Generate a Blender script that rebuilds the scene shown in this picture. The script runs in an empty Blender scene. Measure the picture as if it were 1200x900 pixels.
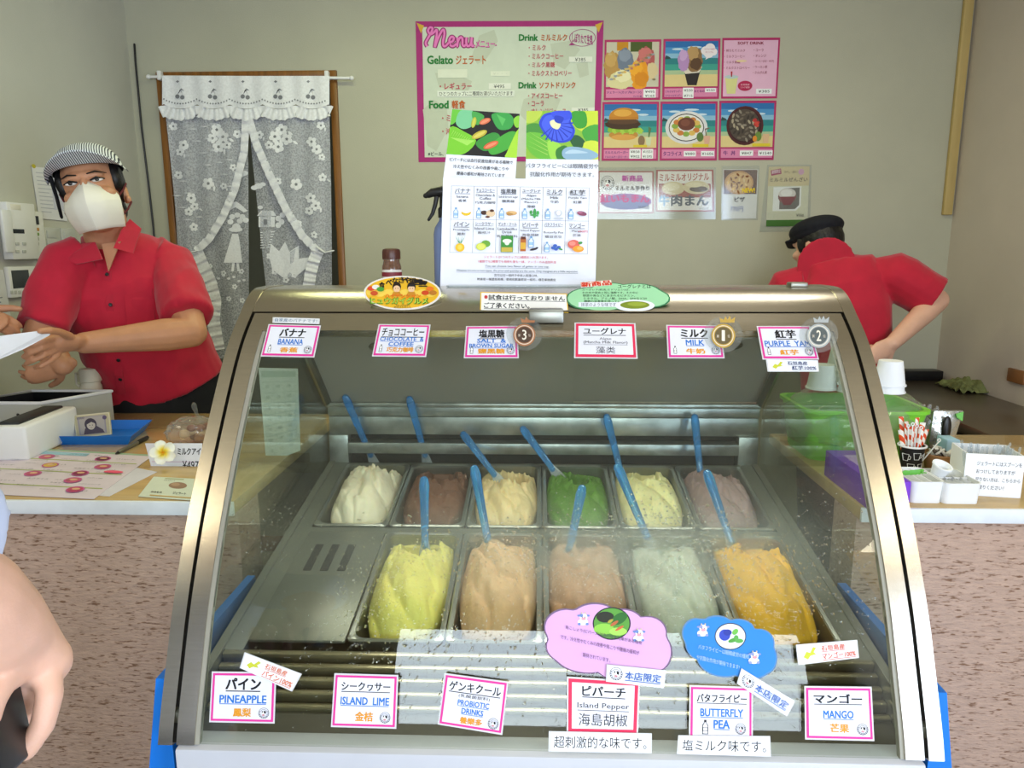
import bpy, bmesh, math, random
from math import sin, cos, pi, radians, sqrt, atan2
from mathutils import Vector, Matrix, Euler, noise

# ------------------------------------------------------------------ camera
SC = bpy.context.scene
COL = SC.collection
rnd = random.Random(7)
F_PX, W_PX, H_PX = 860.0, 1200.0, 900.0
CAM = Vector((0.0, 0.0, 1.5))
YAW, PITCH, ROLL = radians(2.0), radians(10.5), radians(-0.15)
CR = Matrix.Rotation(YAW, 3, 'Z') @ Matrix.Rotation(pi / 2 - PITCH, 3, 'X') @ Matrix.Rotation(ROLL, 3, 'Z')
cam_data = bpy.data.cameras.new('camera')
cam_data.sensor_width = 36.0
cam_data.lens = F_PX / W_PX * 36.0
cam_data.clip_start = 0.02
cam = bpy.data.objects.new('camera', cam_data)
cam.matrix_world = Matrix.Translation(CAM) @ CR.to_4x4()
COL.objects.link(cam)
SC.camera = cam

# ------------------------------------------------------------------ light and exposure
SC.view_settings.view_transform = 'Standard'
SC.view_settings.look = 'None'
SC.view_settings.exposure = 0.08
SC.view_settings.gamma = 1.0
SC.view_settings.use_curve_mapping = False
SC.cycles.transparent_max_bounces = 48
SC.cycles.max_bounces = 10
world = bpy.data.worlds.new('outdoors')
SC.world = world
world.use_nodes = True
wn = world.node_tree.nodes
wn['Background'].inputs[0].default_value = (0.62, 0.78, 1.0, 1)
wn['Background'].inputs[1].default_value = 0.9

def area(name, loc, rot, sx, sy, watts, col):
    d = bpy.data.lights.new(name, 'AREA')
    d.shape = 'RECTANGLE'; d.size = sx; d.size_y = sy
    d.energy = watts; d.color = col
    o = bpy.data.objects.new(name, d)
    o.location = loc; o.rotation_euler = rot
    COL.objects.link(o)
    return o

# daylight through the wide shop window behind the customers, the tube lamps under the ceiling, and added fill lights
WIN = (-0.85, 1.60, 1.26, 2.22)      # the shop window: left, right, sill, head
area('daylight_window', ((WIN[0] + WIN[1]) / 2, -2.38, (WIN[2] + WIN[3]) / 2), (radians(90), 0, 0), WIN[1] - WIN[0], WIN[3] - WIN[2], 80, (0.80, 0.90, 1.0))
area('blue_side_fill', (1.86, -1.1, 1.15), (0, radians(90), 0), 1.9, 1.2, 72, (0.62, 0.76, 1.0))      # added bluish fill for the right counter front, through an invented side opening
area('kitchen_tube_lamp', (-0.35, 2.45, 2.70), (0, 0, 0), 1.2, 0.22, 11, (0.92, 1.0, 0.52))
area('counter_tube_lamp', (0.62, 2.15, 2.70), (0, 0, 0), 0.9, 0.14, 8, (1.0, 0.95, 0.80))
for lx in (-1.62, 1.62):
    area('front_fill_light', (lx * 1.06, -.35, 2.70), (0, 0, radians(90)), 1.2, 0.20, 9, (1.0, 0.88, 0.66))  # unseen pair added to brighten the front of the shop and the steel frames
area('case_tube_lamp', (0.012, 1.475, 1.372), (radians(-28), 0, 0), 1.0, 0.03, 3.6, (1.0, 0.98, 0.90))

# ------------------------------------------------------------------ rays through the photograph
def ray(px, py):
    return CR @ Vector(((px - 600) / F_PX, -(py - 450) / F_PX, -1.0))
def on_y(px, py, Y):
    d = ray(px, py); return CAM + d * ((Y - CAM.y) / d.y)
def on_z(px, py, z):
    d = ray(px, py); return CAM + d * ((z - CAM.z) / d.z)
def on_x(px, py, X):
    d = ray(px, py); return CAM + d * ((X - CAM.x) / d.x)
def on_plane(px, py, O, N):
    d = ray(px, py); return CAM + d * ((O - CAM).dot(N) / d.dot(N))

# ------------------------------------------------------------------ materials
def lin(c):
    if isinstance(c, str):
        c = c.lstrip('#'); c = [int(c[i:i + 2], 16) / 255 for i in (0, 2, 4)]
        c = [x / 12.92 if x <= 0.04045 else ((x + 0.055) / 1.055) ** 2.4 for x in c]
    return (c[0], c[1], c[2], 1.0)

MATS = {}
def mat(name, col, rough=0.6, metal=0.0, vary=0.06, scale=12.0, bump=0.0, bscale=60.0, spec=0.5, trans=0.0, ior=1.45, sss=0.0, sheen=0.0, coat=0.0, stretch=None, coords='Object'):
    if name in MATS: return MATS[name]
    m = bpy.data.materials.new(name); m.use_nodes = True
    nt = m.node_tree; N = nt.nodes; L = nt.links
    b = N['Principled BSDF']
    c = lin(col)
    b.inputs['Roughness'].default_value = rough
    b.inputs['Metallic'].default_value = metal
    b.inputs['Specular IOR Level'].default_value = spec
    b.inputs['Transmission Weight'].default_value = trans
    b.inputs['IOR'].default_value = ior
    b.inputs['Coat Weight'].default_value = coat
    b.inputs['Sheen Weight'].default_value = sheen
    if sss:
        b.inputs['Subsurface Weight'].default_value = sss
        b.inputs['Subsurface Radius'].default_value = (0.012, 0.006, 0.003)
    tc = N.new('ShaderNodeTexCoord')
    vec = tc.outputs[coords]
    if stretch:
        mp = N.new('ShaderNodeMapping'); mp.inputs['Scale'].default_value = stretch
        L.new(vec, mp.inputs['Vector']); vec = mp.outputs[0]
    nz = N.new('ShaderNodeTexNoise'); nz.inputs['Scale'].default_value = scale; nz.inputs['Detail'].default_value = 4
    L.new(vec, nz.inputs['Vector'])
    mr = N.new('ShaderNodeMapRange')
    mr.inputs[1].default_value = 0.3; mr.inputs[2].default_value = 0.7
    mr.inputs[3].default_value = 1 - vary; mr.inputs[4].default_value = 1 + vary * 0.5
    L.new(nz.outputs['Fac'], mr.inputs[0])
    mx = N.new('ShaderNodeMix'); mx.data_type = 'RGBA'; mx.blend_type = 'MULTIPLY'; mx.inputs[0].default_value = 1
    mx.inputs[6].default_value = c
    L.new(mr.outputs[0], mx.inputs[7])
    L.new(mx.outputs[2], b.inputs['Base Color'])
    if bump:
        n2 = N.new('ShaderNodeTexNoise'); n2.inputs['Scale'].default_value = bscale; n2.inputs['Detail'].default_value = 5
        L.new(vec, n2.inputs['Vector'])
        bp = N.new('ShaderNodeBump'); bp.inputs['Strength'].default_value = bump; bp.inputs['Distance'].default_value = 0.01
        L.new(n2.outputs['Fac'], bp.inputs['Height']); L.new(bp.outputs[0], b.inputs['Normal'])
    MATS[name] = m
    return m

def ink(col, rough=0.55):
    """printing ink or paper of one colour"""
    return mat('print_' + col.lstrip('#') + ('' if rough == 0.55 else '_gloss'), col, rough, vary=0.03, scale=30, spec=0.3)

def thin_glass(name, tint, refl_rough=0.0, body=0.0, body_col='#ffffff', ior=1.45):
    """a clear sheet: mirrors a little by Fresnel, lets the rest straight through"""
    if name in MATS: return MATS[name]
    m = bpy.data.materials.new(name); m.use_nodes = True
    nt = m.node_tree; N = nt.nodes; L = nt.links
    N.remove(N['Principled BSDF'])
    tr = N.new('ShaderNodeBsdfTransparent'); tr.inputs[0].default_value = lin(tint)
    gl = N.new('ShaderNodeBsdfGlossy'); gl.inputs['Roughness'].default_value = refl_rough
    lw = N.new('ShaderNodeLayerWeight'); lw.inputs[0].default_value = 0.5
    pw = N.new('ShaderNodeMath'); pw.operation = 'POWER'; pw.inputs[1].default_value = 5
    L.new(lw.outputs['Facing'], pw.inputs[0])
    fr = N.new('ShaderNodeMapRange'); fr.inputs[3].default_value = ((ior - 1) / (ior + 1)) ** 2; fr.inputs[4].default_value = 1.0
    L.new(pw.outputs[0], fr.inputs[0])
    mx = N.new('ShaderNodeMixShader')
    base = tr.outputs[0]
    if body:
        df = N.new('ShaderNodeBsdfDiffuse'); df.inputs[0].default_value = lin(body_col)
        m2 = N.new('ShaderNodeMixShader')
        tc = N.new('ShaderNodeTexCoord'); nz = N.new('ShaderNodeTexNoise'); nz.inputs['Scale'].default_value = 9
        mm = N.new('ShaderNodeMath'); mm.operation = 'MULTIPLY'; mm.inputs[1].default_value = body * 2
        L.new(tc.outputs['Object'], nz.inputs['Vector']); L.new(nz.outputs['Fac'], mm.inputs[0]); L.new(mm.outputs[0], m2.inputs[0])
        L.new(tr.outputs[0], m2.inputs[1]); L.new(df.outputs[0], m2.inputs[2]); base = m2.outputs[0]
    L.new(fr.outputs[0], mx.inputs[0]); L.new(base, mx.inputs[1]); L.new(gl.outputs[0], mx.inputs[2])
    L.new(mx.outputs[0], N['Material Output'].inputs[0])
    MATS[name] = m
    return m

# ------------------------------------------------------------------ mesh builder
def frame_of(d):
    d = d.normalized()
    a = Vector((0, 0, 1)) if abs(d.z) < 0.9 else Vector((1, 0, 0))
    s = d.cross(a).normalized()
    return s, s.cross(d).normalized()

class MB:
    def __init__(self):
        self.v = []; self.f = []; self.m = []
    def add(self, vs, fs, mi=0, M=None):
        o = len(self.v)
        self.v += [(M @ Vector(p)) if M else Vector(p) for p in vs]
        self.f += [tuple(i + o for i in f) for f in fs]
        self.m += [mi] * len(fs)
        return self
    def box(self, x0, x1, y0, y1, z0, z1, mi=0, M=None):
        vs = [(x, y, z) for z in (z0, z1) for y in (y0, y1) for x in (x0, x1)]
        return self.add(vs, [(0, 2, 3, 1), (4, 5, 7, 6), (0, 1, 5, 4), (2, 6, 7, 3), (0, 4, 6, 2), (1, 3, 7, 5)], mi, M)
    def rbox(self, x0, x1, y0, y1, z0, z1, r=0.004, mi=0, M=None, seg=2):
        bm = bmesh.new()
        bmesh.ops.create_cube(bm, size=1)
        for v in bm.verts:
            v.co = Vector(((x0 + x1) / 2 + v.co.x * (x1 - x0), (y0 + y1) / 2 + v.co.y * (y1 - y0), (z0 + z1) / 2 + v.co.z * (z1 - z0)))
        bmesh.ops.bevel(bm, geom=bm.edges[:], offset=r, segments=seg, profile=0.5, affect='EDGES')
        bm.verts.index_update()
        self.add([v.co.copy() for v in bm.verts], [tuple(x.index for x in f.verts) for f in bm.faces], mi, M)
        bm.free(); return self
    def loft(self, rings, mi=0, caps=True, closed=True, M=None):
        n = len(rings[0]); vs = [p for r in rings for p in r]; fs = []
        for i in range(len(rings) - 1):
            for j in range(n if closed else n - 1):
                k = (j + 1) % n
                fs.append((i * n + j, i * n + k, (i + 1) * n + k, (i + 1) * n + j))
        if caps:
            fs.append(tuple(reversed(range(n)))); fs.append(tuple((len(rings) - 1) * n + j for j in range(n)))
        return self.add(vs, fs, mi, M)
    def tube(self, pts, rads, n=12, mi=0, flat=1.0, up=None, rnd_ends=True):
        pts = [Vector(p) for p in pts]
        if not isinstance(rads, (list, tuple)): rads = [rads] * len(pts)
        if rnd_ends:
            a = (pts[0] - pts[1]).normalized(); b = (pts[-1] - pts[-2]).normalized()
            P = []; R = []
            for k in (80, 50, 20):
                P.append(pts[0] + a * rads[0] * sin(radians(k))); R.append(rads[0] * cos(radians(k)))
            P += pts; R += list(rads)
            for k in (20, 50, 80):
                P.append(pts[-1] + b * rads[-1] * sin(radians(k))); R.append(rads[-1] * cos(radians(k)))
            pts, rads = P, R
        rings = []; s = None
        for i, p in enumerate(pts):
            d = pts[min(i + 1, len(pts) - 1)] - pts[max(i - 1, 0)]
            if d.length < 1e-9: d = Vector((0, 0, 1))
            d.normalize()
            if s is None:
                s = up.cross(d).normalized() if up else frame_of(d)[0]
            else:
                s = (s - d * s.dot(d)).normalized()
            t = d.cross(s)
            rings.append([p + s * (rads[i] * cos(2 * pi * j / n)) + t * (rads[i] * flat * sin(2 * pi * j / n)) for j in range(n)])
        return self.loft(rings, mi)
    def lathe(self, prof, n=32, mi=0, M=None, caps=True):
        rings = [[(r * cos(2 * pi * j / n), r * sin(2 * pi * j / n), z) for j in range(n)] for r, z in prof]
        return self.loft(rings, mi, caps, True, M)
    def ell(self, c, r, mi=0, M=None, nu=20, nv=12):
        rings = []
        for i in range(nv + 1):
            a = -pi / 2 + pi * (0.02 + 0.96 * i / nv)
            rings.append([(c[0] + r[0] * cos(a) * cos(2 * pi * j / nu), c[1] + r[1] * cos(a) * sin(2 * pi * j / nu), c[2] + r[2] * sin(a)) for j in range(nu)])
        return self.loft(rings, mi, True, True, M)
    def prism(self, poly, fn, d0, d1, mi=0):
        """poly of 2d points, fn(u, v, d) -> world, swept from d0 to d1"""
        n = len(poly)
        vs = [fn(u, v, d) for d in (d0, d1) for u, v in poly]
        fs = [tuple(reversed(range(n))), tuple(range(n, 2 * n))]
        fs += [(i, (i + 1) % n, n + (i + 1) % n, n + i) for i in range(n)]
        return self.add(vs, fs, mi)
    def grid(self, fn, nu, nv, mi=0, thick=None):
        """fn(s, t) -> point, s and t in 0..1; thick = vector or None"""
        vs = [Vector(fn(i / nu, j / nv)) for j in range(nv + 1) for i in range(nu + 1)]
        w = nu + 1
        fs = [(j * w + i, j * w + i + 1, (j + 1) * w + i + 1, (j + 1) * w + i) for j in range(nv) for i in range(nu)]
        if thick is not None:
            n = len(vs); T = Vector(thick)
            vs = vs + [p + T for p in vs]
            fs2 = [tuple(reversed([k + n for k in f])) for f in fs]
            bd = [i for i in range(w)] + [j * w + nu for j in range(1, nv + 1)] + [nv * w + i for i in range(nu - 1, -1, -1)] + [j * w for j in range(nv - 1, 0, -1)]
            fs3 = [(bd[k], bd[(k + 1) % len(bd)], bd[(k + 1) % len(bd)] + n, bd[k] + n) for k in range(len(bd))]
            fs = fs + fs2 + fs3
        return self.add(vs, fs, mi)
    def mesh(self, name):
        me = bpy.data.meshes.new(name)
        me.from_pydata([tuple(p) for p in self.v], [], self.f)
        me.polygons.foreach_set('material_index', self.m)
        return me
    def build(self, name, mats, parent=None, smooth=35, fixn=True, **tags):
        me = self.mesh(name)
        if fixn:
            bm = bmesh.new(); bm.from_mesh(me)
            bmesh.ops.recalc_face_normals(bm, faces=bm.faces[:])
            bm.to_mesh(me); bm.free()
        for m in (mats if isinstance(mats, (list, tuple)) else [mats]): me.materials.append(m)
        if smooth is not None:
            me.polygons.foreach_set('use_smooth', [True] * len(me.polygons))
            if smooth < 180: me.set_sharp_from_angle(angle=radians(smooth))
        o = bpy.data.objects.new(name, me)
        COL.objects.link(o)
        if parent:
            o.parent = parent
            o.matrix_parent_inverse = parent.matrix_basis.inverted()
        tag(o, **tags)
        return o

def tag(o, label=None, cat=None, group=None, kind=None):
    if label: o['label'] = label
    if cat: o['category'] = cat
    if group: o['group'] = group
    if kind: o['kind'] = kind
    return o

def empty(name, loc, label, cat, group=None):
    o = bpy.data.objects.new(name, None)
    o.location = loc; o.empty_display_size = 0.05
    COL.objects.link(o)
    tag(o, label, cat, group)
    return o

def evaluated(me_or_mb, mods, name='tmp'):
    """a mesh after modifiers, as plain mesh data"""
    me = me_or_mb.mesh(name) if isinstance(me_or_mb, MB) else me_or_mb
    o = bpy.data.objects.new(name, me); COL.objects.link(o)
    for typ, kw in mods:
        m = o.modifiers.new(typ, typ)
        for k, v in kw.items(): setattr(m, k, v)
    dg = bpy.context.evaluated_depsgraph_get()
    dg.update()
    out = bpy.data.meshes.new_from_object(o.evaluated_get(dg))
    bpy.data.objects.remove(o)
    return out

def fused(name, mb, m, parent=None, voxel=0.006, smooth=5, wrinkle=0.0, wscale=9.0, cut=None, group_fn=None, mats=None, **tags):
    """several closed lofts grown together into one continuous surface"""
    me = evaluated(mb, [('REMESH', dict(mode='VOXEL', voxel_size=voxel, adaptivity=0.0)), ('SMOOTH', dict(factor=0.5, iterations=smooth))])
    if wrinkle:
        ns = [v.normal.copy() for v in me.vertices]
        for v, nn in zip(me.vertices, ns):
            p = v.co
            w = noise.fractal(Vector((p.x * wscale, p.y * wscale, p.z * wscale * 0.55)), 1.0, 2.1, 3)
            w2 = 1 - abs(noise.noise(Vector((p.x * wscale * 1.3 + p.z * 5, p.y * wscale, p.z * wscale * 1.1 - p.x * 5)))) * 2
            v.co = p + nn * wrinkle * (w * 0.8 + max(0, w2) * 0.6)
    if cut or group_fn:
        bm = bmesh.new(); bm.from_mesh(me)
        for co, no in (cut or []):
            bmesh.ops.bisect_plane(bm, geom=bm.verts[:] + bm.edges[:] + bm.faces[:], plane_co=co, plane_no=no, clear_outer=True)
        bm.to_mesh(me); bm.free()
    me.materials.clear()
    for x in (mats or [m]): me.materials.append(x)
    if group_fn:
        for p in me.polygons: p.material_index = group_fn(p.center)
    me.polygons.foreach_set('use_smooth', [True] * len(me.polygons))
    o = bpy.data.objects.new(name, me); me.name = name
    COL.objects.link(o)
    if parent:
        o.parent = parent; o.matrix_parent_inverse = parent.matrix_basis.inverted()
    tag(o, **tags)
    return o

# ------------------------------------------------------------------ lettering and printed sheets
TXT = {}
def text_geo(s, shear=0.0):
    key = (s, shear)
    if key in TXT: return TXT[key]
    cu = bpy.data.curves.new('lettering', 'FONT')
    cu.body = s; cu.size = 1.0; cu.resolution_u = 2; cu.shear = shear
    o = bpy.data.objects.new('lettering', cu)
    me = o.to_mesh()
    vs = [(v.co.x, v.co.y) for v in me.vertices]; fs = [tuple(p.vertices) for p in me.polygons]
    o.to_mesh_clear(); bpy.data.objects.remove(o); bpy.data.curves.remove(cu)
    w = h = 1.0
    if vs:
        x0 = min(v[0] for v in vs); x1 = max(v[0] for v in vs); y0 = min(v[1] for v in vs); y1 = max(v[1] for v in vs)
        w, h = max(x1 - x0, 1e-6), max(y1 - y0, 1e-6)
        vs = [((x - x0) / w, (y1 - y) / h) for x, y in vs]
    TXT[key] = (vs, fs, w, h)
    return TXT[key]

def catmull2(P, n=6, closed=False):
    P = [Vector(p) for p in P]; out = []; m = len(P)
    for i in range(m if closed else m - 1):
        if closed: p0, p1, p2, p3 = P[i - 1], P[i], P[(i + 1) % m], P[(i + 2) % m]
        else: p0, p1, p2, p3 = P[max(i - 1, 0)], P[i], P[i + 1], P[min(i + 2, m - 1)]
        for k in range(n):
            t = k / n
            out.append(0.5 * ((2 * p1) + (p2 - p0) * t + (2 * p0 - 5 * p1 + 4 * p2 - p3) * t * t + (3 * p1 - p0 - 3 * p2 + p3) * t ** 3))
    return out if closed else out + [P[-1]]

class Flat:
    """a plane in the room: origin, right and up axes"""
    def __init__(self, O, R, U):
        self.O = Vector(O); self.R = Vector(R).normalized(); U = Vector(U); self.U = (U - self.R * U.dot(self.R)).normalized(); self.N = self.R.cross(self.U).normalized()
    def to2d(self, px, py):
        p = on_plane(px, py, self.O, self.N) - self.O
        return p.dot(self.R), p.dot(self.U)
    def at(self, x, y, h=0.0):
        return self.O + self.R * x + self.U * y + self.N * h

class Sign:
    """one printed sheet; drawing coordinates run 0..1 right and 0..1 down"""
    def __init__(self, quad, surf, thick=0.0006, lift=0.0):
        self.s = surf; self.lift = lift; self.thick = thick
        self.q = [surf.to2d(*p) for p in quad]       # tl tr br bl
        self.mb = MB(); self.mats = []; self.layer = 0
        self.ref = quad
    def mi(self, col, rough=0.55):
        m = ink(col, rough) if isinstance(col, str) else col
        if m not in self.mats: self.mats.append(m)
        return self.mats.index(m)
    def xy(self, u, v):
        (a, b), (c, d), (e, f), (g, h) = self.q
        return ((a * (1 - u) + c * u) * (1 - v) + (g * (1 - u) + e * u) * v, (b * (1 - u) + d * u) * (1 - v) + (h * (1 - u) + f * u) * v)
    def P(self, u, v, h): return self.s.at(*self.xy(u, v), h + self.lift)
    def paper(self, col='#ffffff', rough=0.55, poly=None):
        k = self.mi(col, rough)
        self.mb.prism([(u, v) for u, v in (poly or [(0, 0), (0, 1), (1, 1), (1, 0)])], self.P, -self.thick, 0, k)
        return self
    def _h(self):
        self.layer += 1
        return 0.00012 + 0.00007 * self.layer
    def poly(self, pts, col, rough=0.55):
        h = self._h()
        self.mb.add([self.P(u, v, h) for u, v in pts], [tuple(range(len(pts)))], self.mi(col, rough)); return self
    def rect(self, x0, y0, x1, y1, col, rough=0.55):
        return self.poly([(x0, y0), (x0, y1), (x1, y1), (x1, y0)], col, rough)
    def border(self, w, h, col, x0=0, y0=0, x1=1, y1=1):
        hh = self._h(); k = self.mi(col)
        o = [(x0, y0), (x1, y0), (x1, y1), (x0, y1)]; i = [(x0 + w, y0 + h), (x1 - w, y0 + h), (x1 - w, y1 - h), (x0 + w, y1 - h)]
        self.mb.add([self.P(u, v, hh) for u, v in o + i], [(a, (a + 1) % 4, 4 + (a + 1) % 4, 4 + a) for a in range(4)], k); return self
    def ellipse(self, cx, cy, rx, ry, col, rot=0.0, n=24, a0=0, a1=360, asp=None, rough=0.55):
        pts = []
        full = (a1 - a0) >= 360
        for i in range(n if full else n + 1):
            a = radians(a0 + (a1 - a0) * i / n)
            x, y = rx * cos(a), ry * sin(a)
            if rot:
                k = asp or 1.0
                xr, yr = x * cos(radians(rot)) - y / k * sin(radians(rot)), x * k * sin(radians(rot)) + y * cos(radians(rot))
                x, y = xr, yr
            pts.append((cx + x, cy + y))
        return self.poly(pts, col, rough)
    def stroke(self, pts, w, col, asp=1.0, n=6):
        """a pen line through the points; asp = sheet width over height"""
        P = catmull2(pts, n); h = self._h(); k = self.mi(col); o = len(self.mb.v); L = []
        for i, p in enumerate(P):
            t = P[min(i + 1, len(P) - 1)] - P[max(i - 1, 0)]; t = Vector((t.x * asp, t.y)); t.normalize()
            L.append((p.x - t.y * w / asp, p.y + t.x * w)); L.append((p.x + t.y * w / asp, p.y - t.x * w))
        self.mb.add([self.P(u, v, h + i * 6e-6) for i, (u, v) in enumerate(L)], [(2 * i, 2 * i + 1, 2 * i + 3, 2 * i + 2) for i in range(len(P) - 1)], k); return self
    def ragged(self, cx, cy, rx, ry, col, seed=0, amp=.22, n=40):
        pts = []
        for i in range(n):
            a = 2 * pi * i / n; f = 1 + amp * noise.fractal(Vector((cos(a) * 2.2, sin(a) * 2.2, seed * 3.7)), 1, 2, 3)
            pts.append((cx + rx * f * cos(a), cy + ry * f * sin(a)))
        return self.poly(pts, col)
    def ring(self, cx, cy, rx, ry, w, col, n=28):
        h = self._h(); k = self.mi(col); o = []; q = []
        for i in range(n):
            a = 2 * pi * i / n
            o.append((cx + rx * cos(a), cy + ry * sin(a))); q.append((cx + rx * (1 - w) * cos(a), cy + ry * (1 - w) * sin(a)))
        self.mb.add([self.P(u, v, h) for u, v in o + q], [(i, (i + 1) % n, n + (i + 1) % n, n + i) for i in range(n)], k); return self
    def text(self, s, x0, y0, x1, y1, col='#111111', bold=0.0, under=False, shear=0.0, slant=0.0):
        vs, fs, tw, th = text_geo(s, shear)
        h = self._h()
        # heavier strokes: the same letters laid a hair apart
        bx, by = bold * .75 * (x1 - x0) / tw, bold * .45 * (y1 - y0) / th
        for k, (du, dv) in enumerate(((0, 0),) if bold < .008 else ((-1, -1), (1, 1)) if bold < .025 else ((-1, -1), (1, 1), (1, -1), (-1, 1), (0, 0))):
            self.mb.add([self.P(x0 + (x1 - x0) * u + du * bx, y0 + (y1 - y0) * v + slant * u + dv * by, h + k * 1.2e-5) for u, v in vs], fs, self.mi(col))
        if under:
            t = (y1 - y0) * 0.09
            self.rect(x0, y1 + t, x1, y1 + 2 * t, col)
        return self
    def build(self, name, parent=None, **tags):
        return self.mb.build(name, self.mats, parent, smooth=None, fixn=False, **tags)

# ================================================================== the room
BACK = 3.45
XL = on_y(163, 200, BACK).x
XR = on_y(1103, 380, BACK).x
CEIL, FRONT = 2.78, -2.45
m_wall = mat('wall_paper', '#b6b5a2', 0.85, vary=0.05, scale=3, bump=0.12, bscale=240)
m_wall_side = mat('wall_paper_side', '#c2c2b8', 0.85, vary=0.05, scale=3, bump=0.14, bscale=240)
m_wall_right = mat('wall_paper_right', '#c9bfb2', 0.85, vary=0.06, scale=3, bump=0.14, bscale=240)
m_floor = mat('floor_vinyl', '#8f8779', 0.4, vary=0.2, scale=4)
m_ceiling = mat('ceiling_board', '#d8cdb4', 0.9, vary=0.04, scale=5)
m_wood = mat('varnished_wood', '#8a5a26', 0.35, vary=0.35, scale=6, stretch=(8, 8, 0.6), coords='Object')
m_dark = mat('dark_gap', '#23231f', 0.8, vary=0.1)
DX0, DX1 = on_y(192, 180, BACK).x, on_y(400, 200, BACK).x     # outer edges of the curtained doorway
DZ = on_y(290, 84, BACK).z
b = MB()
T = 0.12
b.box(XL - T, DX0, BACK, BACK + T, 0, CEIL).box(DX1, XR + T, BACK, BACK + T, 0, CEIL).box(DX0, DX1, BACK, BACK + T, DZ, CEIL)
b.build('wall_back', m_wall, kind='structure')
MB().box(XL - T, XL, FRONT, BACK, 0, CEIL).build('wall_left', m_wall_side, kind='structure')
MB().box(XR, XR + T, -.5, BACK, 0, CEIL).box(XR, XR + T, FRONT, -1.7, 0, CEIL).box(XR, XR + T, -1.7, -.5, 2.1, CEIL).build('wall_right', m_wall_right, kind='structure')  # gap cut for the added bluish side fill
MB().box(XL - T, XR + T, FRONT - T, BACK + 1.4, -0.1, 0).build('floor', m_floor, kind='structure')
MB().box(XL - T, XR + T, FRONT - T, BACK + 1.4, CEIL, CEIL + 0.1).build('ceiling', m_ceiling, kind='structure')
# street side: low wall, lintel and piers round the big shop window the daylight comes through
b = MB()
b.box(XL - T, XR + T, FRONT - T, FRONT, 0, WIN[2]).box(XL - T, XR + T, FRONT - T, FRONT, WIN[3], CEIL)
b.box(XL - T, WIN[0], FRONT - T, FRONT, WIN[2], WIN[3]).box(WIN[1], XR + T, FRONT - T, FRONT, WIN[2], WIN[3])
b.build('wall_front', mat('front_wall_timber', '#a48a62', 0.7, vary=0.15, scale=5), kind='structure')
# back room seen through the parted curtain
b = MB()
b.box(DX0 - .5, DX1 + .5, BACK + 1.3, BACK + 1.4, 0, CEIL).box(DX0 - .6, DX0 - .5, BACK + T, BACK + 1.4, 0, CEIL).box(DX1 + .5, DX1 + .6, BACK + T, BACK + 1.4, 0, CEIL)
b.build('wall_back_room', mat('back_room_wall', '#8f8869', 0.9), kind='structure')
d = tag(bpy.data.objects.new('door_1', None), kind='structure'); d.location = ((DX0 + DX1) / 2, BACK, 0); COL.objects.link(d)
fw = 0.032
b = MB()
b.rbox(DX0, DX0 + fw, BACK - .015, BACK + T, 0, DZ, .004).rbox(DX1 - fw, DX1, BACK - .015, BACK + T, 0, DZ, .004).rbox(DX0 + fw, DX1 - fw, BACK - .015, BACK + T, DZ - fw, DZ, .004)
b.build('door_frame', m_wood, d, kind='structure')
# wooden batten in the right corner
pA, pB = on_y(1137, 0, BACK), on_y(1110, 252, BACK)
MB().rbox(XR - .052, XR - .012, BACK - .022, BACK, pB.z, CEIL, .004).build('trim_1', mat('pale_batten', '#c0a86c', 0.6, vary=0.12, scale=6, stretch=(6, 6, .5)), kind='structure')
MB().rbox(XL, XR, BACK - .012, BACK, 0, .08, .003).build('baseboard_back', m_wood, kind='structure')

# ================================================================== materials for things
m_steel = mat('brushed_steel', '#bdb6a8', 0.24, 1.0, vary=0.06, scale=25, bump=0.02, bscale=160, stretch=(1, 14, 14))
m_steel_dull = mat('dull_steel', '#8f8f86', 0.38, 1.0, vary=0.15, scale=14)
m_liner = mat('liner_steel', '#7d7f74', 0.42, 0.6, vary=0.12, scale=9)
m_white = mat('white_plastic', '#e9eaea', 0.4, vary=0.03)
m_white_metal = mat('white_enamel', '#c8cad2', 0.35, vary=0.03)
m_blue = mat('blue_plastic', '#1677dc', 0.42, vary=0.06)
m_black = mat('black_plastic', '#141416', 0.4, vary=0.1)
m_rubber = mat('black_seal', '#0b0b0b', 0.6)
m_glass = thin_glass('pane_glass', '#f0f4f0')
m_film = thin_glass('clear_film', '#f6f8f8', 0.08, body=0.05)
m_acryl = thin_glass('clear_acrylic', '#eef3f2', 0.02)

# ================================================================== gelato display case
CX, HW = 0.012, 0.575
def catmull(P, n=6):
    out = []
    P = [Vector(p) for p in P]
    for i in range(len(P) - 1):
        p0, p1, p2, p3 = P[max(i - 1, 0)], P[i], P[i + 1], P[min(i + 2, len(P) - 1)]
        for k in range(n):
            t = k / n
            out.append(0.5 * ((2 * p1) + (p2 - p0) * t + (2 * p0 - 5 * p1 + 4 * p2 - p3) * t * t + (3 * p1 - p0 - 3 * p2 + p3) * t ** 3))
    return out + [P[-1]]
PROF = catmull([(.962, .772), (.975, .808), (1.003, .872), (1.05, .972), (1.128, 1.10), (1.247, 1.255), (1.315, 1.330), (1.378, 1.378)])
LID = catmull([(1.380, 1.380), (1.412, 1.402), (1.446, 1.416), (1.485, 1.420), (1.56, 1.420)])
def offs(P, d):
    """profile moved outwards by d (towards the customer and up)"""
    out = []
    for i, p in enumerate(P):
        t = (P[min(i + 1, len(P) - 1)] - P[max(i - 1, 0)]).normalized()
        out.append(p + Vector((-t.y, t.x)) * d)
    return out
def strip(mb, x0, x1, P, o0, o1, mi=0):
    A, B = offs(P, o1), offs(P, o0)
    rings = [[(x0, a.x, a.y), (x1, a.x, a.y), (x1, c.x, c.y), (x0, c.x, c.y)] for a, c in zip(A, B)]
    return mb.loft(rings, mi)
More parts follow.
